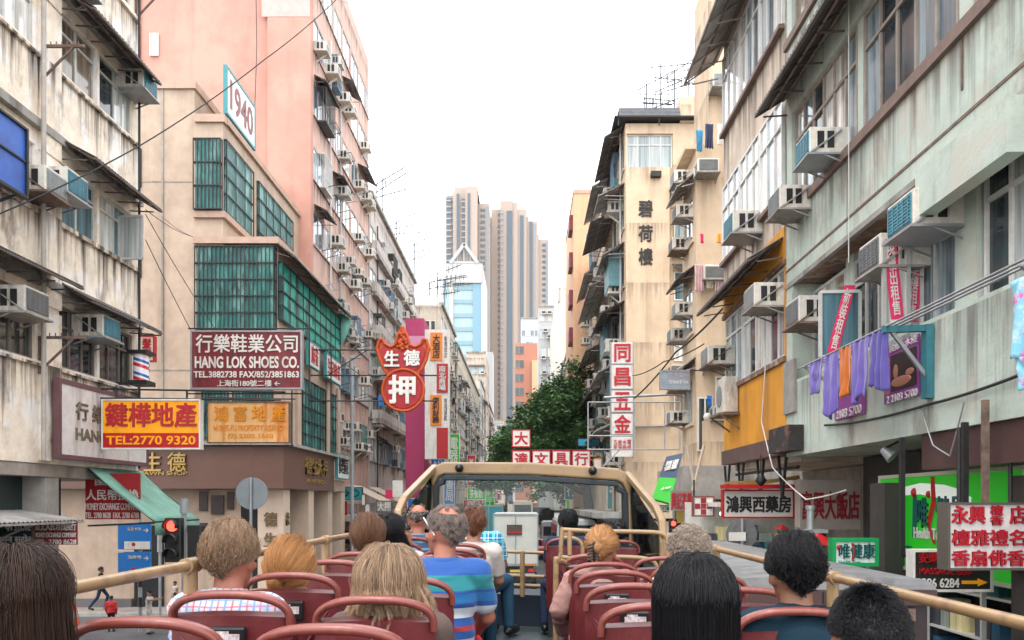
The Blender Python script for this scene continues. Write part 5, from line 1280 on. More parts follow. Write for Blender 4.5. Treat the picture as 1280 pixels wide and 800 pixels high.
# dense little signs further down the street, seen through the windscreen
RS = random.Random(21)
cols = [('red', m_signred), ('white', m_twhite), ('orange', m_orange), ('teal', m_teal), ('yellow', m_yellow), ('blue', m_blue), ('green', m_green), ('maroon', m_maroon)]
words = ['押', '金行', '大酒樓', '茶餐廳', '電器', '藥房', '海鮮', '麻雀', '書局', '公司']
cnt = {}
for k in range(52):
    side = -1 if k % 2 else 1
    d = 46 + k * 2.9
    vert = RS.random() < .5
    w, h = (1.1, RS.uniform(2, 4)) if vert else (RS.uniform(1.8, 3.4), RS.uniform(.9, 1.5))
    if d < 70 and not vert: w *= .7
    xc = side * RS.uniform(3.6, 6.2) - (1.8 if side < 0 else 0); z = RS.uniform(2.9, 7.5) if side < 0 or d > 64 else RS.uniform(3.0, 4.6)
    cn, m = cols[RS.randrange(len(cols))]
    cnt[(cn, side)] = cnt.get((cn, side), 0) + 1
    x0, x1 = CX + (xc - w / 2) * FX / d, CX + (xc + w / 2) * FX / d
    y0, y1 = CY - (z + h - ZC) * FX / d, CY - (z - ZC) * FX / d
    s = RS.choice(words)
    signboard('hanging_sign', '%s hanging sign far down the %s kerb, %s of that colour going away' % (cn, 'left' if side < 0 else 'right', nth(cnt[(cn, side)])), x0, x1, y0, y1, d, m, m_dark if cn == 'white' else m_twhite,
              [('\n'.join(s) if vert else s, .15, .12, .85, .88, m_tred if cn in ('white', 'yellow', 'orange') else m_twhite, .02)], fw=.06, group='hanging signs far down the street',
              hang=[[(xc + side * (w / 2), d + .1, z + h * .8), (side * 7 - (2 if side < 0 else 0), d + .1, z + h * .8)]])
# ------------------------------------------------------------------ trees
m_bark = mat('bark', (.075, .06, .05, 1), .9, var=.4, scale=6, bump=.4)
def leaf_mat(name, c1, c2):
    m = mat(name, c1, .55, spec=.3); nt = m.node_tree; N = nt.nodes; L = nt.links
    g = N.new('ShaderNodeNewGeometry'); x = N.new('ShaderNodeMix'); x.data_type = 'RGBA'
    x.inputs[6].default_value = c1; x.inputs[7].default_value = c2
    L.new(g.outputs['Random Per Island'], x.inputs[0]); L.new(x.outputs[2], N['Principled BSDF'].inputs['Base Color'])
    return m
m_leaf = leaf_mat('banyan_leaves', (.018, .055, .018, 1), (.075, .165, .04, 1))
def tree(label, base, limbs, clumps, n, size, seed, group=None):
    R = random.Random(seed)
    r = thing('street_tree', label, 'tree', base, group)
    t = MB()
    for pts, rs in limbs: t.tube([Vector(base) + Vector(p) for p in pts], rs, 9)
    t.build('trunk', m_bark, r)
    c = MB(); tot = sum(k[3] ** 2 for k in clumps)
    for (x, y, z, rad) in clumps:
        ctr = Vector(base) + Vector((x, y, z))
        sub = [ctr + Vector((R.gauss(0, 1), R.gauss(0, 1), R.gauss(0, .75))) * rad * .55 for _ in range(int(10 + rad * 5))]
        for _ in range(int(n * rad ** 2 / tot)):
            p = R.choice(sub) + Vector((R.gauss(0, 1), R.gauss(0, 1), R.gauss(0, .7))) * rad * .2
            a = Vector((R.uniform(-1, 1), R.uniform(-1, 1), R.uniform(-.6, .4))).normalized() * size * R.uniform(.7, 1.4)
            b_ = a.cross(Vector((R.uniform(-1, 1), R.uniform(-1, 1), R.uniform(-1, 1)))).normalized() * size * R.uniform(.3, .5)
            c.add([p - a * .5, p + b_ * .6, p + a * .6, p - b_ * .6], [(0, 1, 2, 3)])
    c.build('crown', m_leaf, r, recalc=False)
    return r
tree('big dark green street tree leaning from the right kerb over the road', (5.0, 58, .13),
     [([(0, 0, 0), (-.2, .2, 3), (-.6, .4, 5.5)], [.45, .36, .3]), ([(-.5, .3, 5), (-2.5, .5, 7.5), (-4.2, 0, 9)], [.26, .17, .08]), ([(-.4, .3, 4.6), (-3.2, 0, 6), (-6.2, -.5, 6.7)], [.22, .14, .06]), ([(-.6, .4, 5.5), (-.4, .2, 9), (-.8, 0, 12)], [.24, .16, .07]), ([(-.5, .3, 5.3), (1.4, 1, 8), (2, 1, 10)], [.2, .12, .06])],
     [(-1.2, 0, 12.2, 2.0), (-.2, .4, 10.0, 2.6), (-3.2, -.3, 9.6, 2.2), (-4.6, .2, 8.0, 2.0), (-6.4, -.4, 6.8, 1.9), (-5.3, .3, 7.8, 1.7), (-2.3, .2, 11.2, 1.7), (-7.3, -.3, 5.6, 1.0), (-1.5, -.6, 8.0, 1.8), (.8, .4, 8.6, 2.0), (-3.0, .6, 7.2, 1.6)], 38000, .30, 5)
tree('slim green tree behind the big one over the left kerb', (-3.6, 150, .0), [([(0, 0, 0), (.2, 0, 6), (.4, 0, 12)], [.3, .2, .1])], [(.4, 0, 13, 2.2), (.2, 0, 10, 2.0), (.5, 0, 15.5, 1.5), (-.6, 0, 17.5, 1.2)], 2500, .5, 9)
tree('second street tree further along the right kerb', (5.2, 84, .0), [([(0, 0, 0), (-.3, 0, 3.5), (-1, 0, 6)], [.35, .26, .12])], [(-1.4, 0, 6.6, 2.0), (-3.2, 0, 5.6, 1.5), (.2, 0, 7.5, 1.6)], 3500, .4, 12)

# ------------------------------------------------------------------ street furniture
m_pole = mat('grey_pole_paint', (.26, .28, .29, 1), .5, var=.12)
r = thing('street_lamp', 'tall grey lamp post rising beside the pawn sign bars', 'lamp post', (-8.2, 38, .13))
b = MB(); b.tube([(-8.2, 38, .13), (-8.2, 38, 11.2)], .085, 10); b.tube([(-8.2, 38, .13), (-8.2, 38, 1.2)], .14, 10); b.build('pole', m_pole, r)
b = MB(); b.cbox((-8.05, 38, 11.1), .5, .2, .12); b.build('lamp_head', m_steel, r)
# traffic signal
m_redlit = mat('lit_red_lens', (.8, .02, .02, 1), .3, emit=(1, .05, .03, 1), estr=2.5)
m_lens = mat('unlit_lens', (.02, .022, .024, 1), .25)
def signal(label, x, y, ztop, s=1.0):
    r = thing('traffic_signal', label, 'traffic light', (x, y, .13))
    b = MB(); b.tube([(x + .12 * s, y + .2, .13), (x + .12 * s, y + .2, ztop + .35 * s)], .055, 8); b.tube([(x + .12 * s, y + .2, ztop + .1 * s), (x + .12 * s, y + .2, ztop + .42 * s)], .09 * s, 8); b.build('pole', m_pole, r)
    b = MB(); b.cbox((x, y, ztop - .46 * s), .34 * s, .2, .94 * s); h = b.build('housing', m_black, r, bevel=.02)
    b = MB(); b.cbox((x + .36 * s, y + .25, ztop - .5 * s), .3 * s, .25, .7 * s); b.build('side_housing', m_black, r, bevel=.02)
    for k in range(3):
        z = ztop - (.16 + .3 * k) * s
        b = MB(); b.tube([(x, y - .1, z), (x, y - .125, z)], .115 * s, 20); b.build('lens', m_redlit if k == 0 else m_lens, h)
        b = MB(); n = 12; rows = []
        for t in (0, 1): rows.append([Vector((x + .135 * s * math.cos(a), y - .1 - .2 * s * t, z + .135 * s * math.sin(a))) for a in [math.pi * (-.12 + 1.24 * i / n) for i in range(n + 1)]])
        b.strip(rows); b.build('hood', m_black, h, solid=.008, recalc=False)
    return r
signal('traffic light showing red on the near left corner by the blue direction signs', wx(218, 17), 17, wz(648, 17), 1.0)
signal('far traffic light showing red at the right hand corner', wx(841, 29), 29, wz(650, 29), .8)
# blue direction signs on a banded pole
D = 25.0
xs = wx(173, D)
r = thing('direction_sign', 'pair of blue direction panels on a black and white banded pole', 'sign', (xs, D, .13))
b = MB(); b.tube([(xs, D + .12, .13), (xs, D + .12, wz(648, D))], .06, 10); b.build('pole', m_pole, r)
b = MB()
for k in range(3): b.tube([(xs, D + .12, .3 + k * .62), (xs, D + .12, .6 + k * .62)], .075, 10)
b.build('pole_band', m_black, r)
for (y0, y1, t) in ((655, 687, 0), (690, 718, 1)):
    X0, X1, Z0, Z1 = wx(155, D), wx(188, D), wz(y1, D), wz(y0, D)
    b = MB(); b.box(X0, X1, D, D + .08, Z0, Z1); b.box(X0 - .2, X0 - .002, D + .02, D + .3, Z0, Z1 - .03); p = b.build('panel', m_blue if t else m_blue, r)
    if not t:
        b = MB(); b.box(X0 + .01, X1 - .01, D - .005, D - .001, Z0 + .01, Z0 + .25); b.build('white_strip', m_twhite, p)
    lettering(p, '旺角 MTR' if not t else '油麻地', ((X0 + X1) / 2 - .08, D - .006, Z1 - .16), (1, 0, 0), (0, 0, 1), .42, .12, m_twhite, .01, .004)
    lettering(p, '→', (X1 - .13, D - .006, Z1 - .2), (1, 0, 0), (0, 0, 1), .16, .14, m_twhite, .02, .004)
    b = MB(); b.tube([(X0 + .3, D - .004, Z0 + .16), (X0 + .3, D - .012, Z0 + .16)], .06, 14); b.build('red_emblem', m_signred, p)
b = MB(); x = wx(200, 28.6); b.tube([(x, 28.6, 0.13), (x, 28.6, wz(665, 28.6))], .05, 8); b.tube([(x, 28.58, wz(690, 28.6)), (x, 28.58, wz(667, 28.6))], .09, 8)
tag(b.build('signal_post', m_steel), 'thin galvanised post behind the red traffic light', 'post')
def sign_back(label, px, py, rad, D, m):
    x, z = wx(px, D), wz(py, D)
    r = thing('round_sign', label, 'sign', (x, D, .13))
    b = MB(); b.tube([(x, D, z), (x, D + .03, z)], rad, 32); b.build('disc', m, r)
    b = MB(); b.tube([(x, D - .05, .13), (x, D - .05, z + rad)], .035, 8); b.build('pole', m_steel, r)
    return r, x, z
sign_back('grey back of a round traffic sign in front of the pawn shop', 314.5, 617, .36, 18, mat('sign_back_grey', (.19, .22, .235, 1), .55, var=.1))
r, x, z = sign_back('mottled grey back of a round traffic sign with a white notice, right pavement', 927, 668, .29, 15, mat('sign_back_dull', (.13, .13, .13, 1), .8, var=.4, scale=12))
b = MB(); b.box(x - .26, x + .05, 14.9, 14.93, z - .12, z + .04); b.build('notice', m_twhite, r)
# cone
D = 27
r = thing('traffic_cone', 'orange traffic cone with grey band on the side street kerb', 'cone', (wx(93, D), D, .0))
x = wx(93, D)
b = MB(); b.tube([(x, D, .06), (x, D, .32)], [.19, .135], 14); b.tube([(x, D, .52), (x, D, .85)], [.1, .03], 14); b.build('body', mat('cone_orange', (.55, .09, .03, 1), .6), r)
b = MB(); b.tube([(x, D, .32), (x, D, .52)], [.135, .1], 14); b.build('band', mat('cone_grey', (.25, .25, .26, 1), .5), r)
b = MB(); b.cbox((x, D, .03), .45, .45, .06); b.build('base', m_black, r)
# vent pipe by the right shops
b = MB(); x = wx(1013, 12); b.tube([(x, 12, 3.2), (x, 12, wz(634, 12))], .055, 12); b.tube([(x, 12, wz(637, 12)), (x, 12, wz(632, 12))], .07, 12); b.tube([(x, 12, .13), (x, 12, 3.2)], .05, 12); b.cbox((x, 12, wz(664, 12)), .42, .3, .05)
tag(b.build('vent_pipe', m_steel), 'grey vent pipe standing behind the dark haired man on the right', 'pipe')
# red parasol tops over the right pavement stalls
for k, (px, py, D, lab) in enumerate(((1022, 677, 12.6, 'red and white striped stall parasol behind the dark haired man'), (977, 664, 16.5, 'small red stall parasol below the pharmacy sign'))):
    x, z = wx(px, D), wz(py, D)
    r = thing('stall_parasol', lab, 'parasol', (x, D, .13)); b = MB(); n = 10
    rows = [[Vector((x + rr * math.cos(2 * math.pi * i / n), D + rr * math.sin(2 * math.pi * i / n), z + .14 - rr * .55)) for i in range(n + 1)] for rr in (.01, .16, .34 if k == 0 else .12)]
    b.strip(rows, False); b.build('canopy', m_signred, r, solid=.01, recalc=False)
    b = MB(); b.tube([(x, D, .13), (x, D, z + .1)], .02, 6); b.build('pole', m_steel, r)
# lit shops at the right pavement
m_tube = mat('fluorescent_tube', (.9, .95, .95, 1), .3, emit=(.9, 1, 1, 1), estr=3.0)
r = thing('pharmacy_front', 'bright pharmacy shop front with stocked shelves under the white sign', 'shop front', (5.8, 17.6, .13))
b = MB(); b.box(3.9, 7.5, 19.3, 19.5, .14, 4.2); b.box(7.5, 7.6, 16.5, 19.3, .14, 4.2); b.box(4.2, 7.5, 17.4, 19.29, 4.1, 4.2); b.build('wall', m_twhite, r)
b = MB(); b.tube([(4.3, 17.6, 3.95), (5.9, 17.6, 3.95)], .035, 8); b.build('lamp_tube', m_tube, r)
n = 0
for z in (.9, 1.4, 1.9, 2.4, 2.9, 3.3):
    b = MB(); b.box(4.0, 7.2, 18.9, 19.28, z - .03, z); b.build('shelf', m_white, r)
    x = 4.05
    while x < 7.0:
        w = RND.uniform(.16, .4)
        b = MB(); b.box(x, x + w - .03, 18.85, 19.2, z + .002, z + RND.uniform(.15, .38)); b.build('box', m_goods, r); x += w
# goods and small boards along the shop level, both sides
for k, (x0, x1, z0, z1, d, m, lab) in enumerate(((3.9, 5.0, 2.2, 3.3, 23.5, m_twhite, 'white panel under the blue green shop board'), (4.9, 5.6, 1.2, 3.4, 24.5, m_teal, 'teal shop panel past the red cross sign'), (5.3, 6.2, .6, 3.0, 22.5, m_dark, 'dark shutter beside the teal shop panel'))):
    b = MB(); b.box(x0, x1, d, d + .12, z0, z1); tag(b.build('shutter', m), lab, 'panel')

# ------------------------------------------------------------------ vehicles
m_tyre = mat('tyre', (.015, .015, .015, 1), .85)
m_vglass = mat('vehicle_glass', (.02, .028, .03, 1), .08, spec=.8)
m_tail = mat('tail_lamp_red', (.55, .02, .02, 1), .3)
m_amber = mat('reflector_orange', (.6, .17, .02, 1), .35)
def wheels(r, xs, ys, rad=.45, w=.28):
    for y in ys:
        for x in xs:
            b = MB(); b.tube([(x - w / 2, y, rad), (x + w / 2, y, rad)], rad, 20); t = b.build('wheel', m_tyre, r)
            b = MB(); b.tube([(x - w / 2 - .01, y, rad), (x + w / 2 + .01, y, rad)], rad * .55, 16); b.build('rim', m_steel, t)
def box_truck(label, xc, y, w, h, ln, body, cat='truck', rear=None, zb=.9):
    r = thing('box_truck', label, cat, (xc, y + ln / 2, 0))
    b = MB(); b.box(xc - w / 2, xc + w / 2, y, y + ln * .72, zb, h); b.build('cargo_box', body, r, bevel=.03)
    b = MB(); b.box(xc - w / 2 + .1, xc + w / 2 - .1, y + ln * .74, y + ln, .55, h * .78); b.build('cab', m_white, r, bevel=.12)
    b = MB(); b.box(xc - w / 2 + .2, xc + w / 2 - .2, y + .1, y + ln * .95, .5, zb - .02); b.build('chassis', m_black, r)
    b = MB()
    b.box(xc - w / 2, xc - w / 2 + .06, y - .03, y - .001, zb, h); b.box(xc + w / 2 - .06, xc + w / 2, y - .03, y - .001, zb, h); b.box(xc - w / 2 + .06, xc + w / 2 - .06, y - .03, y - .001, h - .09, h); b.box(xc - .03, xc + .03, y - .025, y - .001, zb + .05, h - .09); b.box(xc - w / 2 + .06, xc + w / 2 - .06, y - .03, y - .001, zb, zb + .12)
    b.build('rear_frame', m_steel, r)
    for s in (-1, 1):
        b = MB(); b.box(xc + s * (w / 2 - .32) - .14, xc + s * (w / 2 - .32) + .14, y - .05, y + .05, zb - .28, zb - .12); b.build('tail_lamp', m_tail, r)
        b = MB(); b.box(xc + s * (w / 2 - .4) - .25, xc + s * (w / 2 - .4) + .25, y - .06, y - .031, zb + .02, zb + .1); b.build('reflector', m_amber, r)
    b = MB(); b.box(xc - w / 2 + .15, xc + w / 2 - .15, y - .12, y - .06, zb - .4, zb - .32); b.build('bumper', m_steel, r)
    b = MB(); b.box(xc - .26, xc + .26, y - .09, y - .07, zb - .28, zb - .16); b.build('number_plate', mat('plate_yellow', (.6, .45, .05, 1), .4), r)
    wheels(r, (xc - w / 2 + .2, xc + w / 2 - .2), (y + 1.1, y + ln - 1.0))
    return r
t = box_truck('pale cream box truck straight ahead of the bus with a dark rear panel', wx(644.5, 37), 37, 2.1, 3.68, 7, mat('truck_cream', (.58, .55, .50, 1), .45, var=.08), zb=1.25)
b = MB(); xx = wx(643, 37); b.box(xx - .35, xx + .35, 36.95, 36.999, wz(669, 37), wz(656, 37)); q = b.build('rear_panel', mat('panel_brown', (.08, .04, .03, 1), .4), t)
b = MB(); b.box(xx - .33, xx + .33, 36.93, 36.949, wz(666.5, 37), wz(664.5, 37)); b.build('red_band', m_signred, q)
# lorry roof right beside the bus
m_lorry = mat('lorry_maroon', (.022, .009, .009, 1), .5, var=.2)
r = thing('box_lorry', 'maroon box lorry with pale grey roof stopped right beside the bus', 'truck', (2.36, 9, 0))
b = MB(); b.box(1.47, 3.25, 6.46, 12.8, .95, 3.5); b.build('cargo_box', m_lorry, r)
b = MB(); b.box(1.43, 3.29, 6.4, 12.85, 3.5, 3.53); b.prism([(1.43, 3.531), (3.29, 3.531), (3.2, 3.58), (2.36, 3.62), (1.52, 3.58)], 6.45, (0, 6.4, 0)); b.build('roof', mat('lorry_roof_grey', (.19, .195, .20, 1), .5, var=.2, patch=(.10, .10, .10, 1), pamt=.7, pscale=1.8, stain=(.12, .09, .07, 1), samt=.5), r)
b = MB(); b.box(1.44, 3.28, 6.36, 6.44, 3.38, 3.499); b.build('roof_fascia', mat('fascia_brown', (.045, .016, .013, 1), .5, var=.2), r)
b = MB(); b.cbox((2.42, 6.37, 3.44), .1, .05, .09); b.build('marker_lamp', m_black, r)
b = MB(); b.cbox((3.05, 6.43, 3.3), .16, .05, .1); b.build('latch', m_rust, r)
b = MB(); b.box(1.62, 3.1, 12.9, 14.4, .6, 2.9); b.build('cab', m_white, r, bevel=.12)
b = MB(); b.box(1.6, 3.12, 6.6, 14.2, .5, .94); b.build('chassis', m_black, r)
for s in (1.6, 3.12):
    b = MB(); b.cbox((s, 6.42, 1.1), .18, .06, .2); b.build('tail_lamp', m_tail, r)
wheels(r, (1.68, 3.04), (7.6, 13.4))
def van(label, xc, y, w, h, ln, body, kind='minibus', cat='van', winz=(.55, .85)):
    r = thing(kind, label, cat, (xc, y + ln / 2, 0))
    b = MB()
    b.prism([(-w / 2, .4), (w / 2, .4), (w / 2, h * .6), (w / 2 - .1, h - .12), (w / 2 - .25, h), (-w / 2 + .25, h), (-w / 2 + .1, h - .12), (-w / 2, h * .6)], ln, (xc, y, 0)); b.build('body', body, r, bevel=.05)
    b = MB(); b.box(xc - w / 2 + .18, xc + w / 2 - .18, y - .012, y + .02, h * winz[0], h * winz[1]); b.build('rear_window', m_vglass, r)
    for s in (-1, 1):
        b = MB(); b.box(xc + s * (w / 2 - .02) - .006, xc + s * (w / 2 - .02) + .03 * s, y + .3, y + ln - .4, h * winz[0], h * winz[1]); b.build('side_window', m_vglass, r)
        b = MB(); b.box(xc + s * (w / 2 - .15) - .08, xc + s * (w / 2 - .15) + .08, y - .025, y + .02, .75, 1.1); b.build('tail_lamp', m_tail, r)
    b = MB(); b.box(xc - w / 2 + .05, xc + w / 2 - .05, y - .1, y + .02, .42, .62); b.build('bumper', m_black, r)
    b = MB(); b.box(xc - .26, xc + .26, y - .12, y - .101, .48, .6); b.build('number_plate', mat('plate_yellow', (.6, .45, .05, 1), .4), r)
    wheels(r, (xc - w / 2 + .15, xc + w / 2 - .15), (y + .9, y + ln - .9), .34, .22)
    return r
m_vwhite = mat('vehicle_white', (.62, .62, .60, 1), .3, var=.04, coat=.3)
m_vteal = mat('vehicle_teal', (.04, .27, .32, 1), .35)
m_vred = mat('vehicle_red', (.42, .02, .025, 1), .3, coat=.3)
m_vsilver = mat('vehicle_silver', (.42, .43, .45, 1), .3, metal=.4)
van('white single deck coach on the right, behind the black haired boy', 3.0, 46, 2.4, 3.2, 9, m_vwhite, 'coach', 'bus', (.55, .9))
van('teal bus in the lane left of the cream truck', -4.3, 41, 2.3, 3.4, 9, m_vteal, 'coach', 'bus', (.5, .9))
box_truck('teal tarpaulin lorry just left of the cream truck', -2.35, 52, 1.9, 4.0, 7, m_vteal, zb=1.2)
van('white minibus two vehicles beyond the cream truck', -1.9, 66, 2.2, 3.0, 7, m_vwhite, 'minibus', 'van')
van('silver van far ahead in the right lane', 2.4, 66, 2.1, 2.6, 5, m_vsilver, 'minibus', 'van')
for k, (x, y, m, lab) in enumerate(((-4.9, 62, m_vred, 'red taxi at the left kerb beyond the teal bus'), (.6, 58, m_vred, 'red taxi in front of the cream truck'), (-3.2, 84, m_vred, 'red taxi far ahead in the left lane'), (2.4, 82, m_vwhite, 'white car far ahead in the right lane'))):
    r = thing('taxi' if 'taxi' in lab else 'car', lab, 'car', (x, y + 2.2, 0))
    b = MB(); b.prism([(0, .35), (4.4, .35), (4.4, .8), (3.4, .95), (2.7, 1.45), (1.0, 1.45), (.4, .98), (0, .9)], 1.7, (x - .85, y, 0), (0, 1, 0), (0, 0, 1), (1, 0, 0)); b.build('body', m, r, bevel=.06)
    b = MB(); b.hexa([(x - .7, y + .43, 1.0), (x - .7, y + .46, 1.0), (x + .7, y + .46, 1.0), (x + .7, y + .43, 1.0), (x - .6, y + .93, 1.42), (x - .6, y + .97, 1.42), (x + .6, y + .97, 1.42), (x + .6, y + .93, 1.42)]); b.build('rear_window', m_vglass, r)
    for s in (-1, 1):
        b = MB(); b.cbox((x + s * .68, y - .01, .78), .25, .05, .12); b.build('tail_lamp', m_tail, r)
    wheels(r, (x - .75, x + .75), (y + .85, y + 3.5), .31, .2)
# double decker far away
r = thing('double_decker', 'cream and red double decker bus far down the street', 'bus', (-.2, 104, 0))
b = MB(); b.box(-1.5, 1.0, 100, 110, .4, 2.6); b.build('lower_deck', m_vred, r, bevel=.05); b = MB(); b.box(-1.5, 1.0, 100, 110, 2.601, 4.4); b.build('upper_deck', mat('bus_cream', (.6, .56, .45, 1), .4), r, bevel=.08)
b = MB(); b.box(-1.3, .8, 99.97, 100.02, 3.0, 3.9); b.build('rear_window', m_vglass, r); wheels(r, (-1.35, .85), (101.5, 108.5), .48)

# ------------------------------------------------------------------ laundry and racks on the mint building
def cloth(label, pts_top, drop, m, seed, cat='laundry', group='clothes drying over the street', folds=5, amp=.035, hem=0.0):
    """cloth hanging from a rod along pts_top (two points)"""
    R = random.Random(seed); a, c = map(Vector, pts_top); d = c - a; nrm = d.cross(Vector((0, 0, 1))).normalized()
    nu, nv = 40, 18; ph = R.uniform(0, 6); rows = []
    for j in range(nv + 1):
        t = j / nv; row = []
        for i in range(nu + 1):
            s = i / nu
            w = .93 - .10 * t * (1 + math.sin(ph)) - .05 * math.sin(t * 3.1)
            off = math.sin(s * folds * 2 * math.pi + ph + t * 1.2) * amp * (.25 + .75 * t) + math.sin(s * 21 + ph * 2 + t * 3) * amp * .18 + noise.noise(Vector((s * 5, t * 4, ph))) * amp * .6
            dz = drop * (1 + hem * math.sin(s * 5 + ph) + .012 * math.sin(s * 17 + ph))
            row.append(a + d * (.5 + (s - .5) * w) + nrm * off + Vector((0, 0, -dz * t)))
        rows.append(row)
    b = MB(); b.strip(rows)
    return tag(b.build('hanging_cloth', m, solid=.006, recalc=False), label, cat, group)
m_lilac = mat('lilac_cloth', (.13, .09, .36, 1), .9, var=.1, scale=4, sheen=.3)
m_lilac2 = mat('violet_cloth', (.09, .07, .29, 1), .9, var=.1, scale=4, sheen=.3)
m_orcl = mat('orange_cloth', (.50, .12, .008, 1), .9, var=.1, sheen=.3)
XR = 4.52
def rack(px, z=0): D = XR * FX / (px - CX); return Vector((XR, D, ZC + .49 * XR - .02 + z))
cloth('pale purple shirt hanging at the far end of the mint building rack', (rack(1012), rack(1030)), .50, m_lilac, 1, folds=1)
cloth('long purple garment hanging next to the orange cloth, far side', (rack(1029), rack(1050)), .88, m_lilac, 2, folds=2, hem=.10)
cloth('orange cloth between the purple laundry', (rack(1049), rack(1066)), .70, m_orcl, 3, folds=2)
cloth('wide purple shirt hanging nearer than the orange cloth', (rack(1063), rack(1088)), .80, m_lilac, 4, folds=2, hem=.06)
cloth('dark violet trousers at the near end of the purple laundry', (rack(1085), rack(1110)), .74, m_lilac2, 5, folds=3, hem=.08)
m_floral = mat('floral_cloth', (.20, .50, .62, 1), .8, patch=(.65, .10, .35, 1), pamt=1.0, pscale=9, stain=(.75, .75, .78, 1), samt=.9, sstr=(7, 7, 7))
cloth('blue floral dress hanging at the right edge of the picture', (Vector((4.5, 7.45, 6.24)), Vector((4.62, 6.7, 6.26))), .72, m_floral, 6, folds=3)
cloth('blue floral trousers below the dress at the right edge', (Vector((4.5, 7.36, 5.52)), Vector((4.58, 6.9, 5.52))), .3, m_floral, 7, folds=2)
r = thing('drying_rack', 'long steel drying rack rods with teal bracket along the mint building', 'drying rack', (4.8, 10, 6.3))
for x, z in ((XR, 6.40), (4.66, 6.43), (4.80, 6.46)):
    b = MB(); b.tube([(x, 13.2, z), (x, 9.0, z), (x, 6.0, z)], .014, 6); b.build('rod', m_steel, r)
b = MB(); b.box(5.0, 5.09, 9.95, 10.1, 5.5, 6.42); b.bar((5.05, 10.02, 6.38), (4.48, 10.02, 6.36), .08); b.build('bracket', mat('teal_bracket', (.03, .16, .19, 1), .5, var=.3), r)
for a_, c_ in (((5.05, 10.02, 5.75), (4.6, 10.02, 6.33)), ((5.1, 7.4, 5.95), (4.6, 7.4, 6.4)), ((5.1, 12.9, 6.0), (4.5, 12.9, 6.4))): MB().bar(a_, c_, .045).build('strut', m_steel, r)
# laundry on the corner block and character wall block
for k, (x, z, w, dr, m, lab) in enumerate(((5.55, 12.0, .35, .9, mat('pink_cloth', (.55, .36, .36, 1), .9, var=.2), 'pale pink sheet hanging on the peach corner block'), (5.9, 12.0, .3, .8, mat('cream_cloth', (.55, .50, .42, 1), .9, var=.2), 'cream cloth beside the pale pink sheet'), (6.2, 12.0, .35, .9, mat('blush_cloth', (.52, .40, .40, 1), .9, var=.2), 'blush cloth at the right of the pale pink sheet'), (5.75, 13.0, .12, .3, m_bpink, 'small bright pink cloth above the pale sheets'), (6.3, 13.0, .14, .3, m_yellow, 'small yellow cloth above the pale sheets'), (5.6, 16.4, .25, .7, mat('blue_cloth', (.05, .25, .40, 1), .9), 'bright blue cloth hung high on the corner block'), (5.9, 16.6, .3, .8, mat('dark_cloth', (.04, .05, .10, 1), .9), 'navy cloth next to the bright blue one'), (6.3, 16.6, .2, .7, m_twhite, 'white cloth hung high by the navy one'), (5.95, 7.7, .2, .35, m_blue, 'blue cloth in the lower window of the corner block'))):
    cloth(lab, (Vector((x - .0, 26.2, z)), Vector((x + w, 26.25, z))), dr, m, 20 + k, folds=3)
r = thing('shopping_bags', 'red and white bags on the ledge of the peach corner block', 'bag', (5.9, 26.3, 5.4))
b = MB(); b.ball((6.08, 26.55, 7.03), .16, .13, .14); b.build('white_bag', m_twhite, r); b = MB(); b.ball((6.38, 26.5, 7.02), .1, .1, .13); b.build('red_bag', m_signred, r)

# ------------------------------------------------------------------ aerials, cables, bamboo
def aerial(label, x, y, z, h, seed, s=1.0):
    R = random.Random(seed); b = MB(); b.tube([(x, y, z), (x, y, z + h)], .03 * s, 6)
    for k in range(3):
        zz = z + h * (.55 + .2 * k); a = R.uniform(-.9, .9); L = R.uniform(.9, 1.8) * s
        d = Vector((math.cos(a), math.sin(a) * .4, R.uniform(-.1, .5))).normalized()
        p = Vector((x, y, zz)); b.tube([p - d * L * .3, p + d * L], .022 * s, 5)
        for q in range(7):
            c = p + d * L * (-.25 + q * .18); w = (.34 - .03 * q) * s
            b.tube([c + Vector((0, -.1, -w)), c + Vector((0, .1, w))], .013 * s, 4)
    tag(b.build('roof_aerial', m_dark), label, 'aerial', 'television aerials on the rooftops')
for k, (px, py0, h, D, lab) in enumerate(((808, 158, 2.2, 41, 'leftmost television aerial on the character wall block roof'), (826, 152, 3.0, 41.5, 'tallest television aerial on the character wall block roof'), (843, 140, 2.2, 42, 'third television aerial, beside the rooftop hut'), (861, 128, 1.8, 42, 'television aerial on top of the cream rooftop hut'), (816, 152, 1.2, 40.6, 'short bushy aerial at the foot of the tallest one'))):
    aerial(lab, wx(px, D), D, wz(py0, D), h, 30 + k, 1.15)
for k, (x, y, z, h) in enumerate(((-11.0, 62, 26.3, 3.0), (-11.2, 70, 26.3, 2.5), (-10.9, 79, 26.3, 3.5), (-9.4, 86, 25.4, 3.5), (-9.0, 90, 25.4, 4), (-10.5, 88, 25.4, 3))):
    aerial('television aerial on the left rooftops beyond the pink tower, %s going away' % nth(k + 1), x, y, z, h, 50 + k, 1.8)
m_cable = mat('black_cable', (.015, .014, .014, 1), .6)
def cable(label, pts, r=.012, m=None):
    P0 = [Vector(p) for p in pts]; out = []
    for i in range(len(P0) - 1):
        sag = (P0[i + 1] - P0[i]).length * .015
        for k in range(10):
            t = k / 10; out.append(P0[i].lerp(P0[i + 1], t) - Vector((0, 0, sag * 4 * t * (1 - t))))
    out.append(P0[-1]); b = MB(); b.tube(out, r, 5)
    tag(b.build('overhead_cable', m or m_cable), label, 'cable')
def pt(px, py, D): return Vector((wx(px, D), D, wz(py, D)))
cable('long black cable slanting up across the left buildings to the sky', [pt(-12, 272, 13.5), pt(175, 182, 16), pt(330, 75, 19), pt(428, -8, 22)], .014)
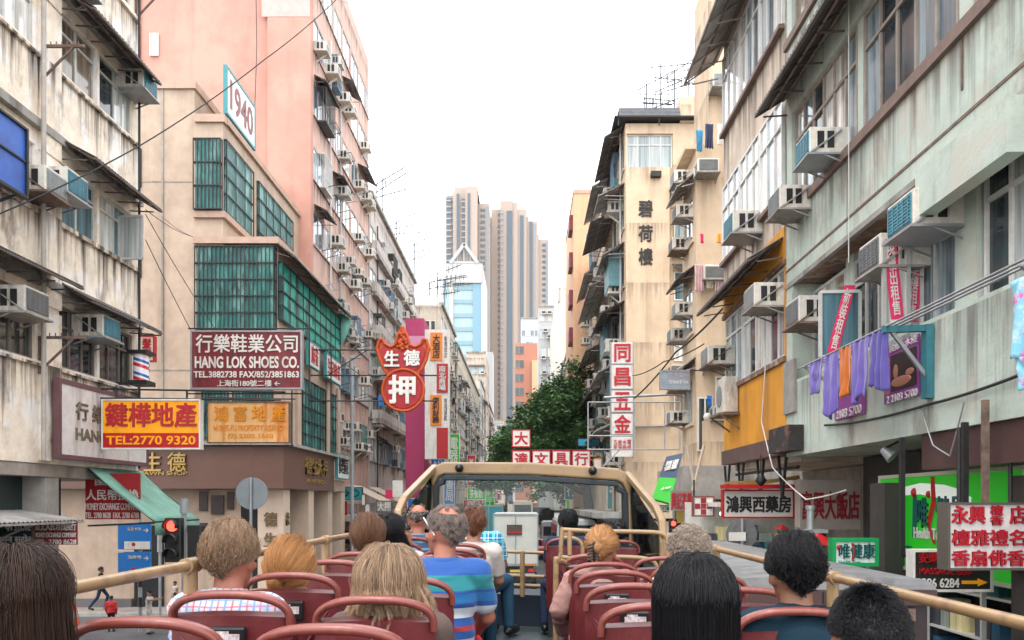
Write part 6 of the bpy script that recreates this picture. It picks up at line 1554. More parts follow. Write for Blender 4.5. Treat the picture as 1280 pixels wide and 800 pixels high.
cable('thin black wire hanging down the blank pink side wall', [pt(320, -10, 41.2), pt(321, 60, 41.2), pt(318, 150, 41.2)], .02)
cable('thin wire drooping at the top of the sky, left part', [pt(424, 0, 30), pt(470, 15, 31)], .012, m_steel)
cable('thin wire drooping at the top of the sky, right part', [pt(477, 15, 31), pt(515, 12, 31), pt(555, -4, 32)], .012, m_steel)
cable('black cable slanting from the orange balcony down to the steel sign frame', [pt(906, 383, 21), pt(845, 440, 26), pt(793, 498, 32)], .03)
cable('second thinner cable below the slanting one at the orange balcony', [pt(880, 430, 22), pt(830, 452, 26), pt(790, 470, 32)], .02)
cable('grey bundle of cables along the lower edge of the mint parapet', [(5.06, 13.5, 5.5), (5.04, 10, 5.42), (5.04, 7.6, 5.55), (5.0, 5, 5.7)], .02)
cable('looped cable dangling under the mint parapet', [(5.05, 10.2, 5.4), (5.0, 9.8, 4.9), (5.05, 9.5, 4.75), (5.05, 9.2, 5.35)], .01, m_steel)
cable('pale cable trailing from the orange balcony to the beige stone fascia', [(5.0, 16.6, 7.2), (5.0, 16.9, 5.9), (5.02, 16.2, 4.9), (5.1, 14.5, 4.25), (5.3, 13.2, 4.4)], .014, m_twhite)
cable('white wire hanging down in front of the mint wall', [(4.98, 12.3, 15), (4.98, 12.3, 9.0), (5.0, 12.35, 7.9)], .008, m_twhite)
for k, (a, c) in enumerate((((186, 268, 30), (322, 560, 30)), ((178, 300, 30), (310, 620, 30.5)), ((182, 262, 30), (262, 330, 30.9)))):
    cable(['thin stay wire from the cream tenement corner across the beige wall', 'lower stay wire across the beige wall', 'short stay wire with insulators at the window cage'][k], [pt(182, a[1], 19.4), pt(c[0] * .5 + 110, (a[1] + c[1]) / 2, 25), pt(c[0] - 60, c[1] - 60, 29)], .01)
for k, (p, q, lab) in enumerate((((858, 557, 19), (869, 613, 19), 'first of two crossed pale bamboo poles by the promotional board'), ((880, 556, 19), (866, 613, 19), 'second of two crossed pale bamboo poles by the promotional board'))):
    b = MB(); b.tube([pt(*p), pt(*q)], .035, 8); tag(b.build('bamboo_pole', mat('bamboo', (.48, .40, .32, 1), .6)), lab, 'pole')
r = thing('hanging_lamp', 'black cone shaped lamp hanging over the pharmacy sign', 'lamp', tuple(pt(951, 608, 16)))
b = MB(); p = pt(951, 600, 16); b.tube([p + Vector((0, 0, .12)), p + Vector((0, 0, -.02)), p + Vector((0, 0, -.13))], [.04, .12, .02], 10); b.build('shade', m_black, r); b = MB(); b.tube([p + Vector((0, 0, .1)), p + Vector((0, 0, .5))], .012, 5); b.build('cord', m_black, r)
r = thing('flood_light', 'small flood light on an arm below the mint parapet', 'lamp', tuple(pt(1106, 566, 12)))
b = MB(); p = pt(1103, 562, 11.5); b.tube([p, p + Vector((.1, -.1, -.12))], [.05, .1], 12); b.build('shade', m_steel, r); b = MB(); b.bar(p, p + Vector((.4, 0, .2)), .03); b.build('arm', m_dark, r)
# iron brackets hanging under the right slabs
for k, (d, z0, z1) in enumerate(((10.5, 3.5, 5.05), (9.0, 3.6, 5.1), (8.6, 3.6, 5.3))):
    b = MB(); b.bar((4.95, d, z0), (4.95, d, z1), .06); b.bar((4.95, d, z0), (5.6, d, z0), .05); tag(b.build('sign_bracket', m_rust if k == 2 else m_dark), 'rusty iron hanger for signs under the mint slab, %s going nearer' % nth(k + 1), 'bracket')
# ------------------------------------------------------------------ the open top bus we ride on
XB = 0.05
FLOOR = ZC - 1.31
def bz(x, h): return FLOOR + h - .036 * (x - XB)         # the bus leans a little to the right
def BV(x, y, h): return Vector((x, y, bz(x, h)))
m_buscream = mat('bus_cream_paint', (.27, .172, .078, 1), .4, var=.1, coat=.15, patch=(.17, .105, .05, 1), pamt=.5, pscale=6)
m_railc = mat('rail_cream_paint', (.29, .185, .09, 1), .38, var=.1, coat=.15, patch=(.17, .10, .055, 1), pamt=.6, pscale=9)
m_deck = mat('deck_floor', (.03, .042, .048, 1), .5, var=.2, bump=.2, bscale=90)
m_dash = mat('dash_navy', (.012, .022, .04, 1), .5)
m_gasket = mat('rubber_gasket', (.012, .02, .024, 1), .6)
BUS = thing('tour_bus', 'open top double deck tour bus with cream rails and windscreen frame, carrying the passengers', 'bus', (XB, 4, 0))
def bbox(x0, x1, y0, y1, h0, h1, b=None):
    b = b or MB()
    return b.hexa([BV(x0, y0, h0), BV(x0, y1, h0), BV(x1, y1, h0), BV(x1, y0, h0), BV(x0, y0, h1), BV(x0, y1, h1), BV(x1, y1, h1), BV(x1, y0, h1)])
L, Rr = -1.19, 1.29
bbox(L, Rr, -2.2, 9.1, -.08, 0).build('deck_floor', m_deck, BUS)
bbox(L, Rr, -2.2, 9.15, -2.5, -.085).build('lower_body', m_buscream, BUS)
for s, x in ((-1, L), (1, Rr)):
    bbox(x - .03, x + .03, -2.2, 8.7, .0, .62).build('side_panel', m_buscream, BUS)
bbox(L + .04, Rr - .04, 8.45, 9.05, .001, .33).build('front_dash', m_dash, BUS)
bbox(L + .05, Rr - .05, -2.2, -2.1, 0, 1.0).build('rear_panel', m_buscream, BUS)
wheels(BUS, (L + .2, Rr - .2), (.5, 6.8), .5, .28)
# handrails
for x in (L + .02, Rr - .02):
    b = MB(); b.tube([BV(x, -2.1, 1.045), BV(x, 3, 1.045), BV(x, 7.4, 1.045)], .019, 12); b.build('handrail', m_railc, BUS)
    for y in ((.9, 2.8, 4.7, 6.5) if x < 0 else (1.2, 3.3, 5.3, 7.0)):
        b = MB(); b.tube([BV(x, y, .6), BV(x, y, 1.03)], .024, 10); b.tube([BV(x, y - .045, 1.045), BV(x, y + .045, 1.045)], .028, 12); b.build('rail_post', m_railc, BUS)
# windscreen frame: beam, pillars, sloping wings
zt = 1.31 + .40
def arch(y, hs):
    return [BV(XB - 1.15, y, hs[0]), BV(XB - 1.13, y, hs[1]), BV(XB - 1.06, y, hs[2]), BV(XB - .95, y, hs[3]), BV(XB, y, hs[3] + .03), BV(XB + .98, y, hs[3]), BV(XB + 1.09, y, hs[2]), BV(XB + 1.16, y, hs[1]), BV(XB + 1.18, y, hs[0])]
def sweep(path, w, d, name, m):
    """rectangular section swept along a path: w across the path in its plane, d along the bus"""
    b = MB(); n = len(path); rows = []
    for i, p in enumerate(path):
        t = (path[min(i + 1, n - 1)] - path[max(i - 1, 0)]).normalized()
        nn = Vector((0, 1, 0)).cross(t).normalized() * w / 2
        y = Vector((0, d / 2, 0))
        rows.append([p - nn - y, p + nn - y, p + nn + y, p - nn + y])
    b.strip(rows, False, True); b.add(rows[0], [(0, 1, 2, 3)]); b.add(rows[-1], [(0, 1, 2, 3)])
    return b.build(name, m, BUS, bevel=.02)
sweep(arch(9.0, (.35, 1.45, 1.60, 1.655)), .135, .28, 'windscreen_frame', m_buscream)
sweep([p + Vector((0, -.03, -.105 if 2 <= i <= 6 else 0)) + Vector((.09 if i < 3 else (-.09 if i > 5 else 0), 0, 0)) for i, p in enumerate(arch(9.0, (.35, 1.45, 1.60, 1.655)))], .05, .22, 'gasket', m_gasket)
b = MB(); b.hexa([BV(XB - 1.05, 9.06, .33), BV(XB - 1.05, 9.066, .33), BV(XB + 1.08, 9.066, .33), BV(XB + 1.08, 9.06, .33), BV(XB - 1.03, 9.06, 1.60), BV(XB - 1.03, 9.066, 1.60), BV(XB + 1.06, 9.066, 1.60), BV(XB + 1.06, 9.06, 1.60)]); b.build('windscreen', clear_glass('clear_glass', (.94, .98, .98, 1)), BUS)
for s in (-1, 1):
    xt, xe = XB + s * 1.08 + .02, XB + s * 1.235
    path = [BV(xt, 8.95, 1.66), BV(xe - s * .02, 7.72, 1.30), BV(xe, 7.5, 1.18), BV(xe, 7.42, .98), BV(xe, 7.42, .55)]
    b = MB(); rows = []
    for i, p in enumerate(path):
        t = (path[min(i + 1, len(path) - 1)] - path[max(i - 1, 0)]).normalized(); xx = Vector((.035, 0, 0)); nn = Vector((1, 0, 0)).cross(t).normalized() * .036
        rows.append([p - xx - nn, p + xx - nn, p + xx + nn, p - xx + nn])
    b.strip(rows, False, True); b.add(rows[0], [(0, 1, 2, 3)]); b.add(rows[-1], [(0, 1, 2, 3)]); b.build('wing_frame', m_buscream, BUS, bevel=.015)
    b = MB(); q = Vector((.003, 0, 0)); P4 = [BV(xe, 7.48, .6), BV(xe - s * .02, 7.55, 1.12), BV(xt, 8.9, 1.60), BV(xt + s * .05, 8.9, .6)]
    b.hexa([P4[0] - q, P4[1] - q, P4[2] - q, P4[3] - q, P4[0] + q, P4[1] + q, P4[2] + q, P4[3] + q]); b.build('wing_glass', _M['clear_glass'], BUS)
for x in (wx(574, 8.8), wx(741, 8.8)):
    b = MB(); c = Vector((x, 8.81, wz(585, 8.8) if x < 0 else wz(588.5, 8.8))); b.ball(c, .048, .06, .048); b.ball(c + Vector((0, -.05, 0)), .024, .02, .024, 10, 6); b.build('beam_lamp', m_black, BUS)
# tubes in front of the front seats
b = MB(); b.tube([BV(wx(606, 8.3), 8.3, .79), BV(wx(692, 8.3), 8.3, .79)], .018, 8); b.tube([BV(wx(653, 8.3), 8.3, .33), BV(wx(653, 8.3), 8.3, .80)], .026, 10)
b.tube([BV(L + .1, 8.32, .54), BV(Rr - .1, 8.32, .54)], .02, 8); b.tube([BV(L + .1, 8.34, .44), BV(Rr - .1, 8.34, .44)], .02, 8); b.tube([BV(L + .1, 8.3, .79), BV(wx(606, 8.3), 8.3, .79)], .018, 8); b.tube([BV(wx(692, 8.3), 8.3, .79), BV(Rr - .1, 8.3, .79)], .018, 8)
b.build('front_rail', m_railc, BUS)
b = MB(); b.tube([BV(wx(680, 8.31), 8.31, .54), BV(wx(700, 8.31), 8.31, .54)], .027, 8); b.tube([BV(wx(606, 8.3), 8.3, .79), BV(wx(616, 8.3), 8.3, .79)], .024, 8); b.build('rail_grip', m_black, BUS)
# stairwell rails, right
y = 5.9
def stair(pts, r=.017): b = MB(); b.tube(pts, r, 10); return b
hz = lambda py, x: (wz(py, y) - FLOOR + .036 * (x - XB))
def Q(px, py, dy=0): x = wx(px, y); return Vector((x, y + dy, wz(py, y)))
def curve(pts, n=6):
    out = []
    for i in range(len(pts) - 1):
        p0, p1, p2, p3 = pts[max(i - 1, 0)], pts[i], pts[i + 1], pts[min(i + 2, len(pts) - 1)]
        for k in range(n):
            t = k / n
            out.append(.5 * ((2 * p1) + (p2 - p0) * t + (2 * p0 - 5 * p1 + 4 * p2 - p3) * t * t + (3 * p1 - p0 - 3 * p2 + p3) * t ** 3))
    out.append(pts[-1]); return out
stair(curve([Q(701, 662), Q(740, 664), Q(800, 665), Q(826, 667), Q(834, 676), Q(835, 705), Q(836, 740)])).build('stair_rail', m_railc, BUS)
stair(curve([Q(703, 660), Q(702, 672), Q(701, 690), Q(706, 697), Q(760, 696), Q(810, 699), Q(822, 710)])).build('stair_rail', m_railc, BUS)
stair([Q(712, 663), Q(712, 694)], .018).build('stair_post', m_railc, BUS)
stair(curve([Q(704, 675, .3), Q(722, 676, .3), Q(731, 684, .3), Q(732, 700, .3)])).build('stair_rail', m_railc, BUS)
stair(curve([Q(704, 697, -.6) + Vector((.0, 0, 0)), Vector((wx(699, 5.2), 5.2, wz(702, 5.2))), Vector((wx(695, 5.2), 5.2, wz(712, 5.2))), Vector((wx(695, 5.2), 5.2, bz(.2, .02)))]), .019).build('stair_post', m_railc, BUS)
stair([Vector((1.2, 4.9, bz(1.2, .7))), Vector((1.2, 6.6, bz(1.2, .7)))]).build('stair_rail', m_railc, BUS)

# ------------------------------------------------------------------ seats
m_shell = mat('seat_shell_red', (.115, .014, .016, 1), .45, var=.18, scale=6, coat=.08, patch=(.16, .035, .034, 1), pamt=.6, pscale=7, bump=.04, bscale=120)
m_handle = mat('seat_handle_terracotta', (.19, .043, .032, 1), .38, var=.12, coat=.15, patch=(.25, .075, .055, 1), pamt=.6, pscale=10)
m_seatpad = mat('seat_pad', (.09, .014, .016, 1), .7)
m_holder = mat('holder_black', (.01, .01, .011, 1), .3)
def make_seat(holder):
    r = thing('bus_seat', 'x', 'seat', (0, 0, 0), 'red seats of the open top bus')
    # shell: back surface seen from behind, its sides wrapping forward
    hw = .2; rows_b = []; nu, nv = 12, 9
    def top(u): return .892 + .012 * (1 - abs(u) ** 2.2)
    for j in range(nv + 1):
        t = j / nv; row = []
        for i in range(nu + 1):
            u = -1 + 2 * i / nu
            z = .30 + (top(u) - .30) * t
            w = hw * (.94 + .06 * min(1, t * 1.6)) * (1 - .03 * max(0, t - .9) * 10)
            yb = -.24 + .05 * (1 - t) ** 1.5 - .03 * t + .035 * abs(u) ** 4
            row.append((u * w, yb, z))
        rows_b.append(row)
    b = MB(); b.strip(rows_b)
    for sgn in (-1, 1):
        e = [row[0 if sgn < 0 else nu] for row in rows_b]
        b.strip([[p for p in e], [(p[0] * .985, p[1] + .035, p[2]) for p in e], [(p[0] * .95, p[1] + .10, p[2] - .015) for p in e]])
    rows_f = [[(p[0] * .94, p[1] + .06, p[2] - .008) for p in row] for row in rows_b]
    b.strip(rows_f); b.strip([[p for p in rows_b[-1]], [((a[0] + c[0]) / 2, (a[1] + c[1]) / 2, a[2] + .012) for a, c in zip(rows_b[-1], rows_f[-1])], [p for p in rows_f[-1]]])
    shell = b.build('backrest', m_shell, r, recalc=False)
    k = MB()
    def sp(u, z): return Vector((u * hw * .96, -.262 + .035 * abs(u) ** 4 + .05 * max(0, 1 - (z - .3) / .5) ** 1.5 * .8, z))
    for s in (-1, 1):
        pts = [sp(s * (.92 - .9 * t), .86 - .30 * t + .05 * t * t) for t in [q / 8 for q in range(9)]]
        k.tube(pts, .006, 6); pts = [sp(s * (.88 - .88 * t), .83 - .36 * t + .06 * t * t) for t in [q / 8 for q in range(9)]]; k.tube(pts, .005, 6)
    k.build('moulded_ridges', m_shell, shell, recalc=False)
    # arched grab handle, wide flat section
    path = []
    n = 22
    for i in range(n + 1):
        a = math.pi * i / n
        x = -math.copysign(abs(math.cos(a)) ** .8, math.cos(a)) * .195; z = .872 + .102 * math.sin(a) ** .7 if 0 < i < n else .865
        path.append(Vector((x, -.262 + .03 * abs(x / .2) ** 3 - .02 * math.sin(a), z)))
    b = MB(); rows = []
    for i, p in enumerate(path):
        t = (path[min(i + 1, n)] - path[max(i - 1, 0)]).normalized(); nn = Vector((0, 1, 0)).cross(t).normalized()
        wv = .0115 + .003 * math.sin(math.pi * i / n); row = []
        for q in range(10):
            a = 2 * math.pi * q / 10
            row.append(p + nn * (math.copysign(abs(math.sin(a)) ** .7, math.sin(a)) * wv) + Vector((0, math.copysign(abs(math.cos(a)) ** .7, math.cos(a)) * .024, 0)))
        rows.append(row)
    b.strip(rows, True, True); b.add(rows[0], [tuple(range(10))]); b.add(rows[-1], [tuple(range(10))])
    b.build('grab_handle', m_handle, r)
    b = MB(); b.box(-.195, .195, -.17, .24, .34, .43); b.build('seat_cushion', m_seatpad, r, bevel=.035)
    for sgn in (-1, 1):
        b = MB(); b.box(sgn * .15 - .02, sgn * .15 + .02, -.08, .1, 0.002, .338); b.build('leg', m_dark, r)
    if holder:
        b = MB(); b.box(-.055, .065, -.300, -.268, .79, .87); h = b.build('advert_holder', m_holder, r, bevel=.008)
        b = MB(); b.box(-.040, .05, -.3025, -.3005, .818, .848); b.box(-.03, .015, -.3025, -.3005, .848, .857); b.build('advert_card', mat('advert_card', (.50, .42, .42, 1), .4, var=.5, scale=60), h)
    return r, snapshot(r)
SEATS = [make_seat(False), make_seat(True)]
_su = [0, 0]
def seat(x, D, label, holder=0):
    """D: distance of the handle top"""
    r, t = SEATS[holder]
    p = Vector((x, D + .28, bz(x, 0)))
    if not _su[holder]: _su[holder] = 1; r.location = p; r['label'] = label; return r
    return dup(r, p, 0, label, None, t)
rows_l = [1.35, 2.0, 2.6, 3.28, 4.0, 4.65, 5.3, 5.95, 6.7, 7.5]
rows_r = [1.25, 1.75, 2.7, 3.35, 4.0, 4.55, 5.25]
for k, D in enumerate(rows_l[::-1]):
    for c, x in enumerate((-.97, -.495)):
        seat(x, D, 'red bus seat left of the aisle, %s row from the windscreen, %s side' % (nth(k + 1), 'rail' if c == 0 else 'aisle'), 1 if (k in (6, 7) and c == 0) else 0)
for k, D in enumerate(rows_r[::-1]):
    for c, x in enumerate((.455, .92)):
        seat(x, D, 'red bus seat right of the aisle, %s row behind the stairwell, %s side' % (nth(k + 1), 'aisle' if c == 0 else 'rail'), 1 if (k in (1, 2, 3) and c == 0) else 0)
seat(.40, 7.6, 'red front row bus seat under the black haired boy, ahead of the stairwell')
seat(.88, 7.5, 'red front row bus seat by the right rail, ahead of the stairwell')
# ------------------------------------------------------------------ people
def skin(name, c): return mat(name, c, .5, var=.08, scale=30, spec=.4)
sk_fair = skin('skin_fair', (.36, .175, .11, 1)); sk_pink = skin('skin_pink', (.36, .135, .085, 1)); sk_tan = skin('skin_tan', (.24, .11, .062, 1)); sk_asian = skin('skin_light', (.33, .165, .10, 1)); sk_dark = skin('skin_brown', (.22, .11, .07, 1))
def hair_mat(name, c, var=.35, c2=None, rough=.38):
    if name in _M: return _M[name]
    m = bpy.data.materials.new(name); m.use_nodes = True; nt = m.node_tree; N = nt.nodes; L_ = nt.links; p = N['Principled BSDF']
    p.inputs['Roughness'].default_value = rough; p.inputs['Specular IOR Level'].default_value = .3
    h = N.new('ShaderNodeHairInfo'); at = N.new('ShaderNodeAttribute'); at.attribute_name = 'lock'
    ma = N.new('ShaderNodeMath'); ma.operation = 'MULTIPLY_ADD'; ma.inputs[1].default_value = .35; L_.new(h.outputs['Random'], ma.inputs[0])
    mb2 = N.new('ShaderNodeMath'); mb2.operation = 'MULTIPLY'; mb2.inputs[1].default_value = .55; L_.new(at.outputs['Fac'], mb2.inputs[0]); L_.new(mb2.outputs[0], ma.inputs[2])
    mi = N.new('ShaderNodeMath'); mi.operation = 'MULTIPLY_ADD'; mi.inputs[1].default_value = .22; L_.new(h.outputs['Intercept'], mi.inputs[0]); L_.new(ma.outputs[0], mi.inputs[2])
    cr = N.new('ShaderNodeValToRGB'); e = cr.color_ramp.elements
    e[0].color = tuple(v * (1 - var) for v in c[:3]) + (1,); e[1].color = tuple(min(1, v * (1 + var)) for v in (c2 or c)[:3]) + (1,)
    L_.new(mi.outputs[0], cr.inputs[0]); L_.new(cr.outputs[0], p.inputs['Base Color'])
    _M[name] = m; return m
BAKE = []
def rotm(yaw, pitch=0, roll=0): return Matrix.Rotation(yaw, 3, 'Z') @ Matrix.Rotation(pitch, 3, 'X') @ Matrix.Rotation(roll, 3, 'Y')
def person(label, x, y, zf, top, sk, cloth, pants, hair, yaw=0, hyaw=0, hpitch=0, hroll=0, pose='sit', vox=.010, wide=.9, hs=1.0, joints=None, sleeves='short', group=None, shoes=None, hn=5000, hr=.0009, face=False, neck_h=None, seed=1, long_sleeve_mat=None):
    """x, y: where the hips are; top: height of the crown above zf; yaw turns the body, hyaw the head on top of it"""
    R = random.Random(seed)
    B = rotm(yaw); o = Vector((x, y, zf))
    if pose == 'sit':
        k = (top - .12 * hs - .47) / .77
        J = dict(pel=(0, 0, .50), waist=(0, -.02, .47 + .22 * k), chest=(0, -.02, .47 + .42 * k), neck=(0, -.01, .47 + .60 * k), head=(0, .02, .47 + .77 * k),
                 shL=(-.165, -.02, .47 + .535 * k), shR=(.165, -.02, .47 + .535 * k), elL=(-.215, .06, .47 + .27 * k), elR=(.215, .06, .47 + .27 * k), wrL=(-.14, .27, .60), wrR=(.14, .27, .60), haL=(-.11, .35, .585), haR=(.11, .35, .585),
                 hpL=(-.09, .0, .49), hpR=(.09, 0, .49), knL=(-.11, .42, .50), knR=(.11, .42, .50), anL=(-.11, .40, .09), anR=(.11, .40, .09), toL=(-.12, .55, .045), toR=(.12, .55, .045))
    else:
        k = top / 1.75
        J = dict(pel=(0, 0, .93), waist=(0, 0, 1.10), chest=(0, 0, 1.30), neck=(0, .0, 1.48), head=(0, .02, 1.635),
                 shL=(-.165, 0, 1.42), shR=(.165, 0, 1.42), elL=(-.21, -.03, 1.14), elR=(.21, -.03, 1.14), wrL=(-.21, .08, .90), wrR=(.21, .08, .90), haL=(-.21, .12, .82), haR=(.21, .12, .82),
                 hpL=(-.09, 0, .92), hpR=(.09, 0, .92), knL=(-.10, .03, .50), knR=(.10, .03, .50), anL=(-.10, -.01, .09), anR=(.10, -.01, .09), toL=(-.12, .14, .045), toR=(.12, .14, .045))
        J = {a: (v[0] * k, v[1] * k, v[2] * k) for a, v in J.items()}
    if joints: J.update(joints)
    for a in list(J):
        v = Vector(J[a])
        if a[:2] in ('sh', 'el'): v.x *= wide
        J[a] = o + B @ v
    S = (hs if pose == 'sit' else hs * k)
    if pose != 'sit': pass
    w = wide
    r = thing('person', label, 'person', (x, y, zf), group)
    H = B @ rotm(hyaw, hpitch, hroll)
    hc = J['head']
    hp = lambda a, b_, c: hc + H @ (Vector((a, b_, c)) * S)
    # one continuous body
    b = MB()
    b.ball(J['pel'], .155 * w * S, .115 * S, .12 * S, R=B); b.ball(J['waist'], .135 * w * S, .105 * S, .15 * S, R=B); b.ball(J['chest'], .155 * w * S, .11 * S, .17 * S, R=B)
    b.capsule(J['shL'], J['shR'], .062 * S, .062 * S); b.capsule(J['chest'], J['neck'], .075 * S, .058 * S); b.capsule(J['neck'], hp(0, -.012, -.03), .056 * S, .052 * S)
    for s in 'LR':
        b.capsule(J['neck'] - Vector((0, 0, .035 * S)), J['sh' + s], .05 * S, .058 * S)
        b.capsule(J['sh' + s], J['el' + s], .054 * S, .040 * S); b.capsule(J['el' + s], J['wr' + s], .041 * S, .027 * S)
        d = (J['ha' + s] - J['wr' + s]).normalized(); side = d.cross(Vector((0, 0, 1))).normalized() if abs(d.z) < .9 else B @ Vector((0, 1, 0))
        up = side.cross(d); sg = 1 if s == 'L' else -1
        pal = J['wr' + s] + d * .055 * S
        for q in (-1, 0, 1): b.capsule(J['wr' + s], pal + side * q * .022 * S + d * .03 * S, .022 * S, .015 * S, 8)
        for q, ln in ((-1.5, .052), (-.5, .068), (.5, .072), (1.5, .06)):
            f0 = pal + side * q * .0195 * S + d * .03 * S; f1 = f0 + (d * .75 - up * .35) * ln * .6 * S; f2 = f1 + (d * .4 - up * .8) * ln * .5 * S
            b.capsule(f0, f1, .0095 * S, .009 * S, 8); b.capsule(f1, f2, .009 * S, .0075 * S, 8)
        t0 = J['wr' + s] + d * .02 * S + side * sg * .02 * S; t1 = t0 + (d * .7 + side * sg * .8) * .04 * S; t2 = t1 + d * .03 * S - up * .01
        b.capsule(t0, t1, .012 * S, .011 * S, 8); b.capsule(t1, t2, .0105 * S, .009 * S, 8)
        b.capsule(J['hp' + s], J['kn' + s], .083 * S, .058 * S); b.capsule(J['kn' + s], J['an' + s], .056 * S, .036 * S); b.capsule(J['an' + s] - Vector((0, 0, .03 * S)), J['to' + s], .042 * S, .034 * S)
    b.ball(hp(0, -.012, .022), .076 * S, .096 * S, .098 * S, 18, 12, H); b.ball(hp(0, .03, -.045), .058 * S, .066 * S, .078 * S, 16, 10, H); b.ball(hp(0, .012, -.02), .068 * S, .075 * S, .09 * S, 16, 10, H)
    b.capsule(hp(0, .088, .012), hp(0, .107, -.028), .011 * S, .016 * S, 8); b.ball(hp(0, .075, -.105), .025 * S, .022 * S, .02 * S, 8, 6, H)
    b.capsule(hp(-.045, .075, .03), hp(.045, .075, .03), .014 * S, .014 * S, 8); b.capsule(hp(-.018, .088, -.062), hp(.018, .088, -.062), .010 * S, .010 * S, 8)
    for sg in (-1, 1):
        b.ball(hp(sg * .077, -.005, -.012), .010 * S, .020 * S, .033 * S, 10, 7, H @ Matrix.Rotation(sg * -.35, 3, 'Z')); b.ball(hp(sg * .055, .06, -.03), .018 * S, .016 * S, .018 * S, 8, 6, H)
    body = b.build('body', sk, r, recalc=False); BAKE.append((body, vox, 5))
    # clothes, a little larger than what they cover
    e = .012 * (1 if pose == 'sit' else 1)
    b = MB()
    b.ball(J['pel'] + Vector((0, 0, .03)), .158 * w * S + e, .118 * S + e, .12 * S, R=B); b.ball(J['waist'], .140 * w * S + e, .112 * S + e, .16 * S, R=B); b.ball(J['chest'], .158 * w * S + e, .114 * S + e, .17 * S + e, R=B)
    b.capsule(J['shL'], J['shR'], .064 * S + e, .064 * S + e)
    nb = J['neck'] - Vector((0, 0, .04 * S))
    b.capsule(J['chest'], nb, .08 * S + e, .055 * S + e)
    for s in 'LR':
        b.capsule(nb, J['sh' + s], .050 * S + e, .060 * S + e)
        if sleeves == 'long': b.capsule(J['sh' + s], J['el' + s], .06 * S + e, .048 * S + e); b.capsule(J['el' + s], J['wr' + s], .048 * S + e, .034 * S + e)
        elif sleeves == 'short': b.capsule(J['sh' + s], J['sh' + s].lerp(J['el' + s], .62), .062 * S + e, .058 * S + e)
    shirt = b.build('shirt', cloth, r, recalc=False); BAKE.append((shirt, max(vox, .009), 6))
    if cloth.get('collar') or True:
        c = MB(); n = 20; rows = []
        nd = (hp(0, -.012, -.03) - J['neck']).normalized()
        for t, rr in ((0, .074), (.55, .070), (1, .067), (.5, .060)):
            rows.append([nb + Vector((0, 0, .030 * S)) + nd * t * .036 * S + B @ Vector((rr * S * math.cos(2 * math.pi * q / n), rr * S * 1.02 * math.sin(2 * math.pi * q / n) - .005, 0)) for q in range(n)])
        c.strip(rows, True, True); c.build('collar', cloth, shirt, recalc=False)
    b = MB(); b.ball(J['pel'] - Vector((0, 0, .02)), .160 * w * S, .12 * S, .11 * S, R=B)
    for s in 'LR':
        b.capsule(J['hp' + s], J['kn' + s], .088 * S, .066 * S)
        if pants[1]: b.capsule(J['kn' + s], J['an' + s] + Vector((0, 0, .02)), .066 * S, .05 * S)
    tr = b.build('trousers', pants[0], r, recalc=False); BAKE.append((tr, max(vox, .012), 4))
    for s in 'LR':
        b = MB(); b.capsule(J['an' + s] - Vector((0, 0, .035 * S)), J['to' + s], .046 * S, .040 * S); b.capsule(J['an' + s] - Vector((0, 0, .055 * S)) - (J['to' + s] - J['an' + s]).normalized() * .03 * S, J['to' + s] - Vector((0, 0, .015)), .03, .03)
        b.build('shoe', shoes or m_black, r, recalc=False)
    if face:
        for sg in (-1, 1):
            b = MB(); b.ball(hp(sg * .032, .083, .005), .0125 * S, .010 * S, .010 * S, 10, 8, H); b.build('eye', mat('eye_dark', (.03, .02, .015, 1), .2), r)
            b = MB(); b.capsule(hp(sg * .016, .093, .028), hp(sg * .05, .082, .030), .004 * S, .0035 * S, 6); b.build('eyebrow', hair[1], r)
        b = MB(); b.capsule(hp(-.022, .0945, -.060), hp(.022, .0945, -.060), .0055 * S, .0055 * S, 6); b.build('lips', mat('lips', (.38, .10, .09, 1), .4), r)
    if hair: make_hair(r, hair, hp, H, S, R, hn, hr)
    return r, J, hp, H, S

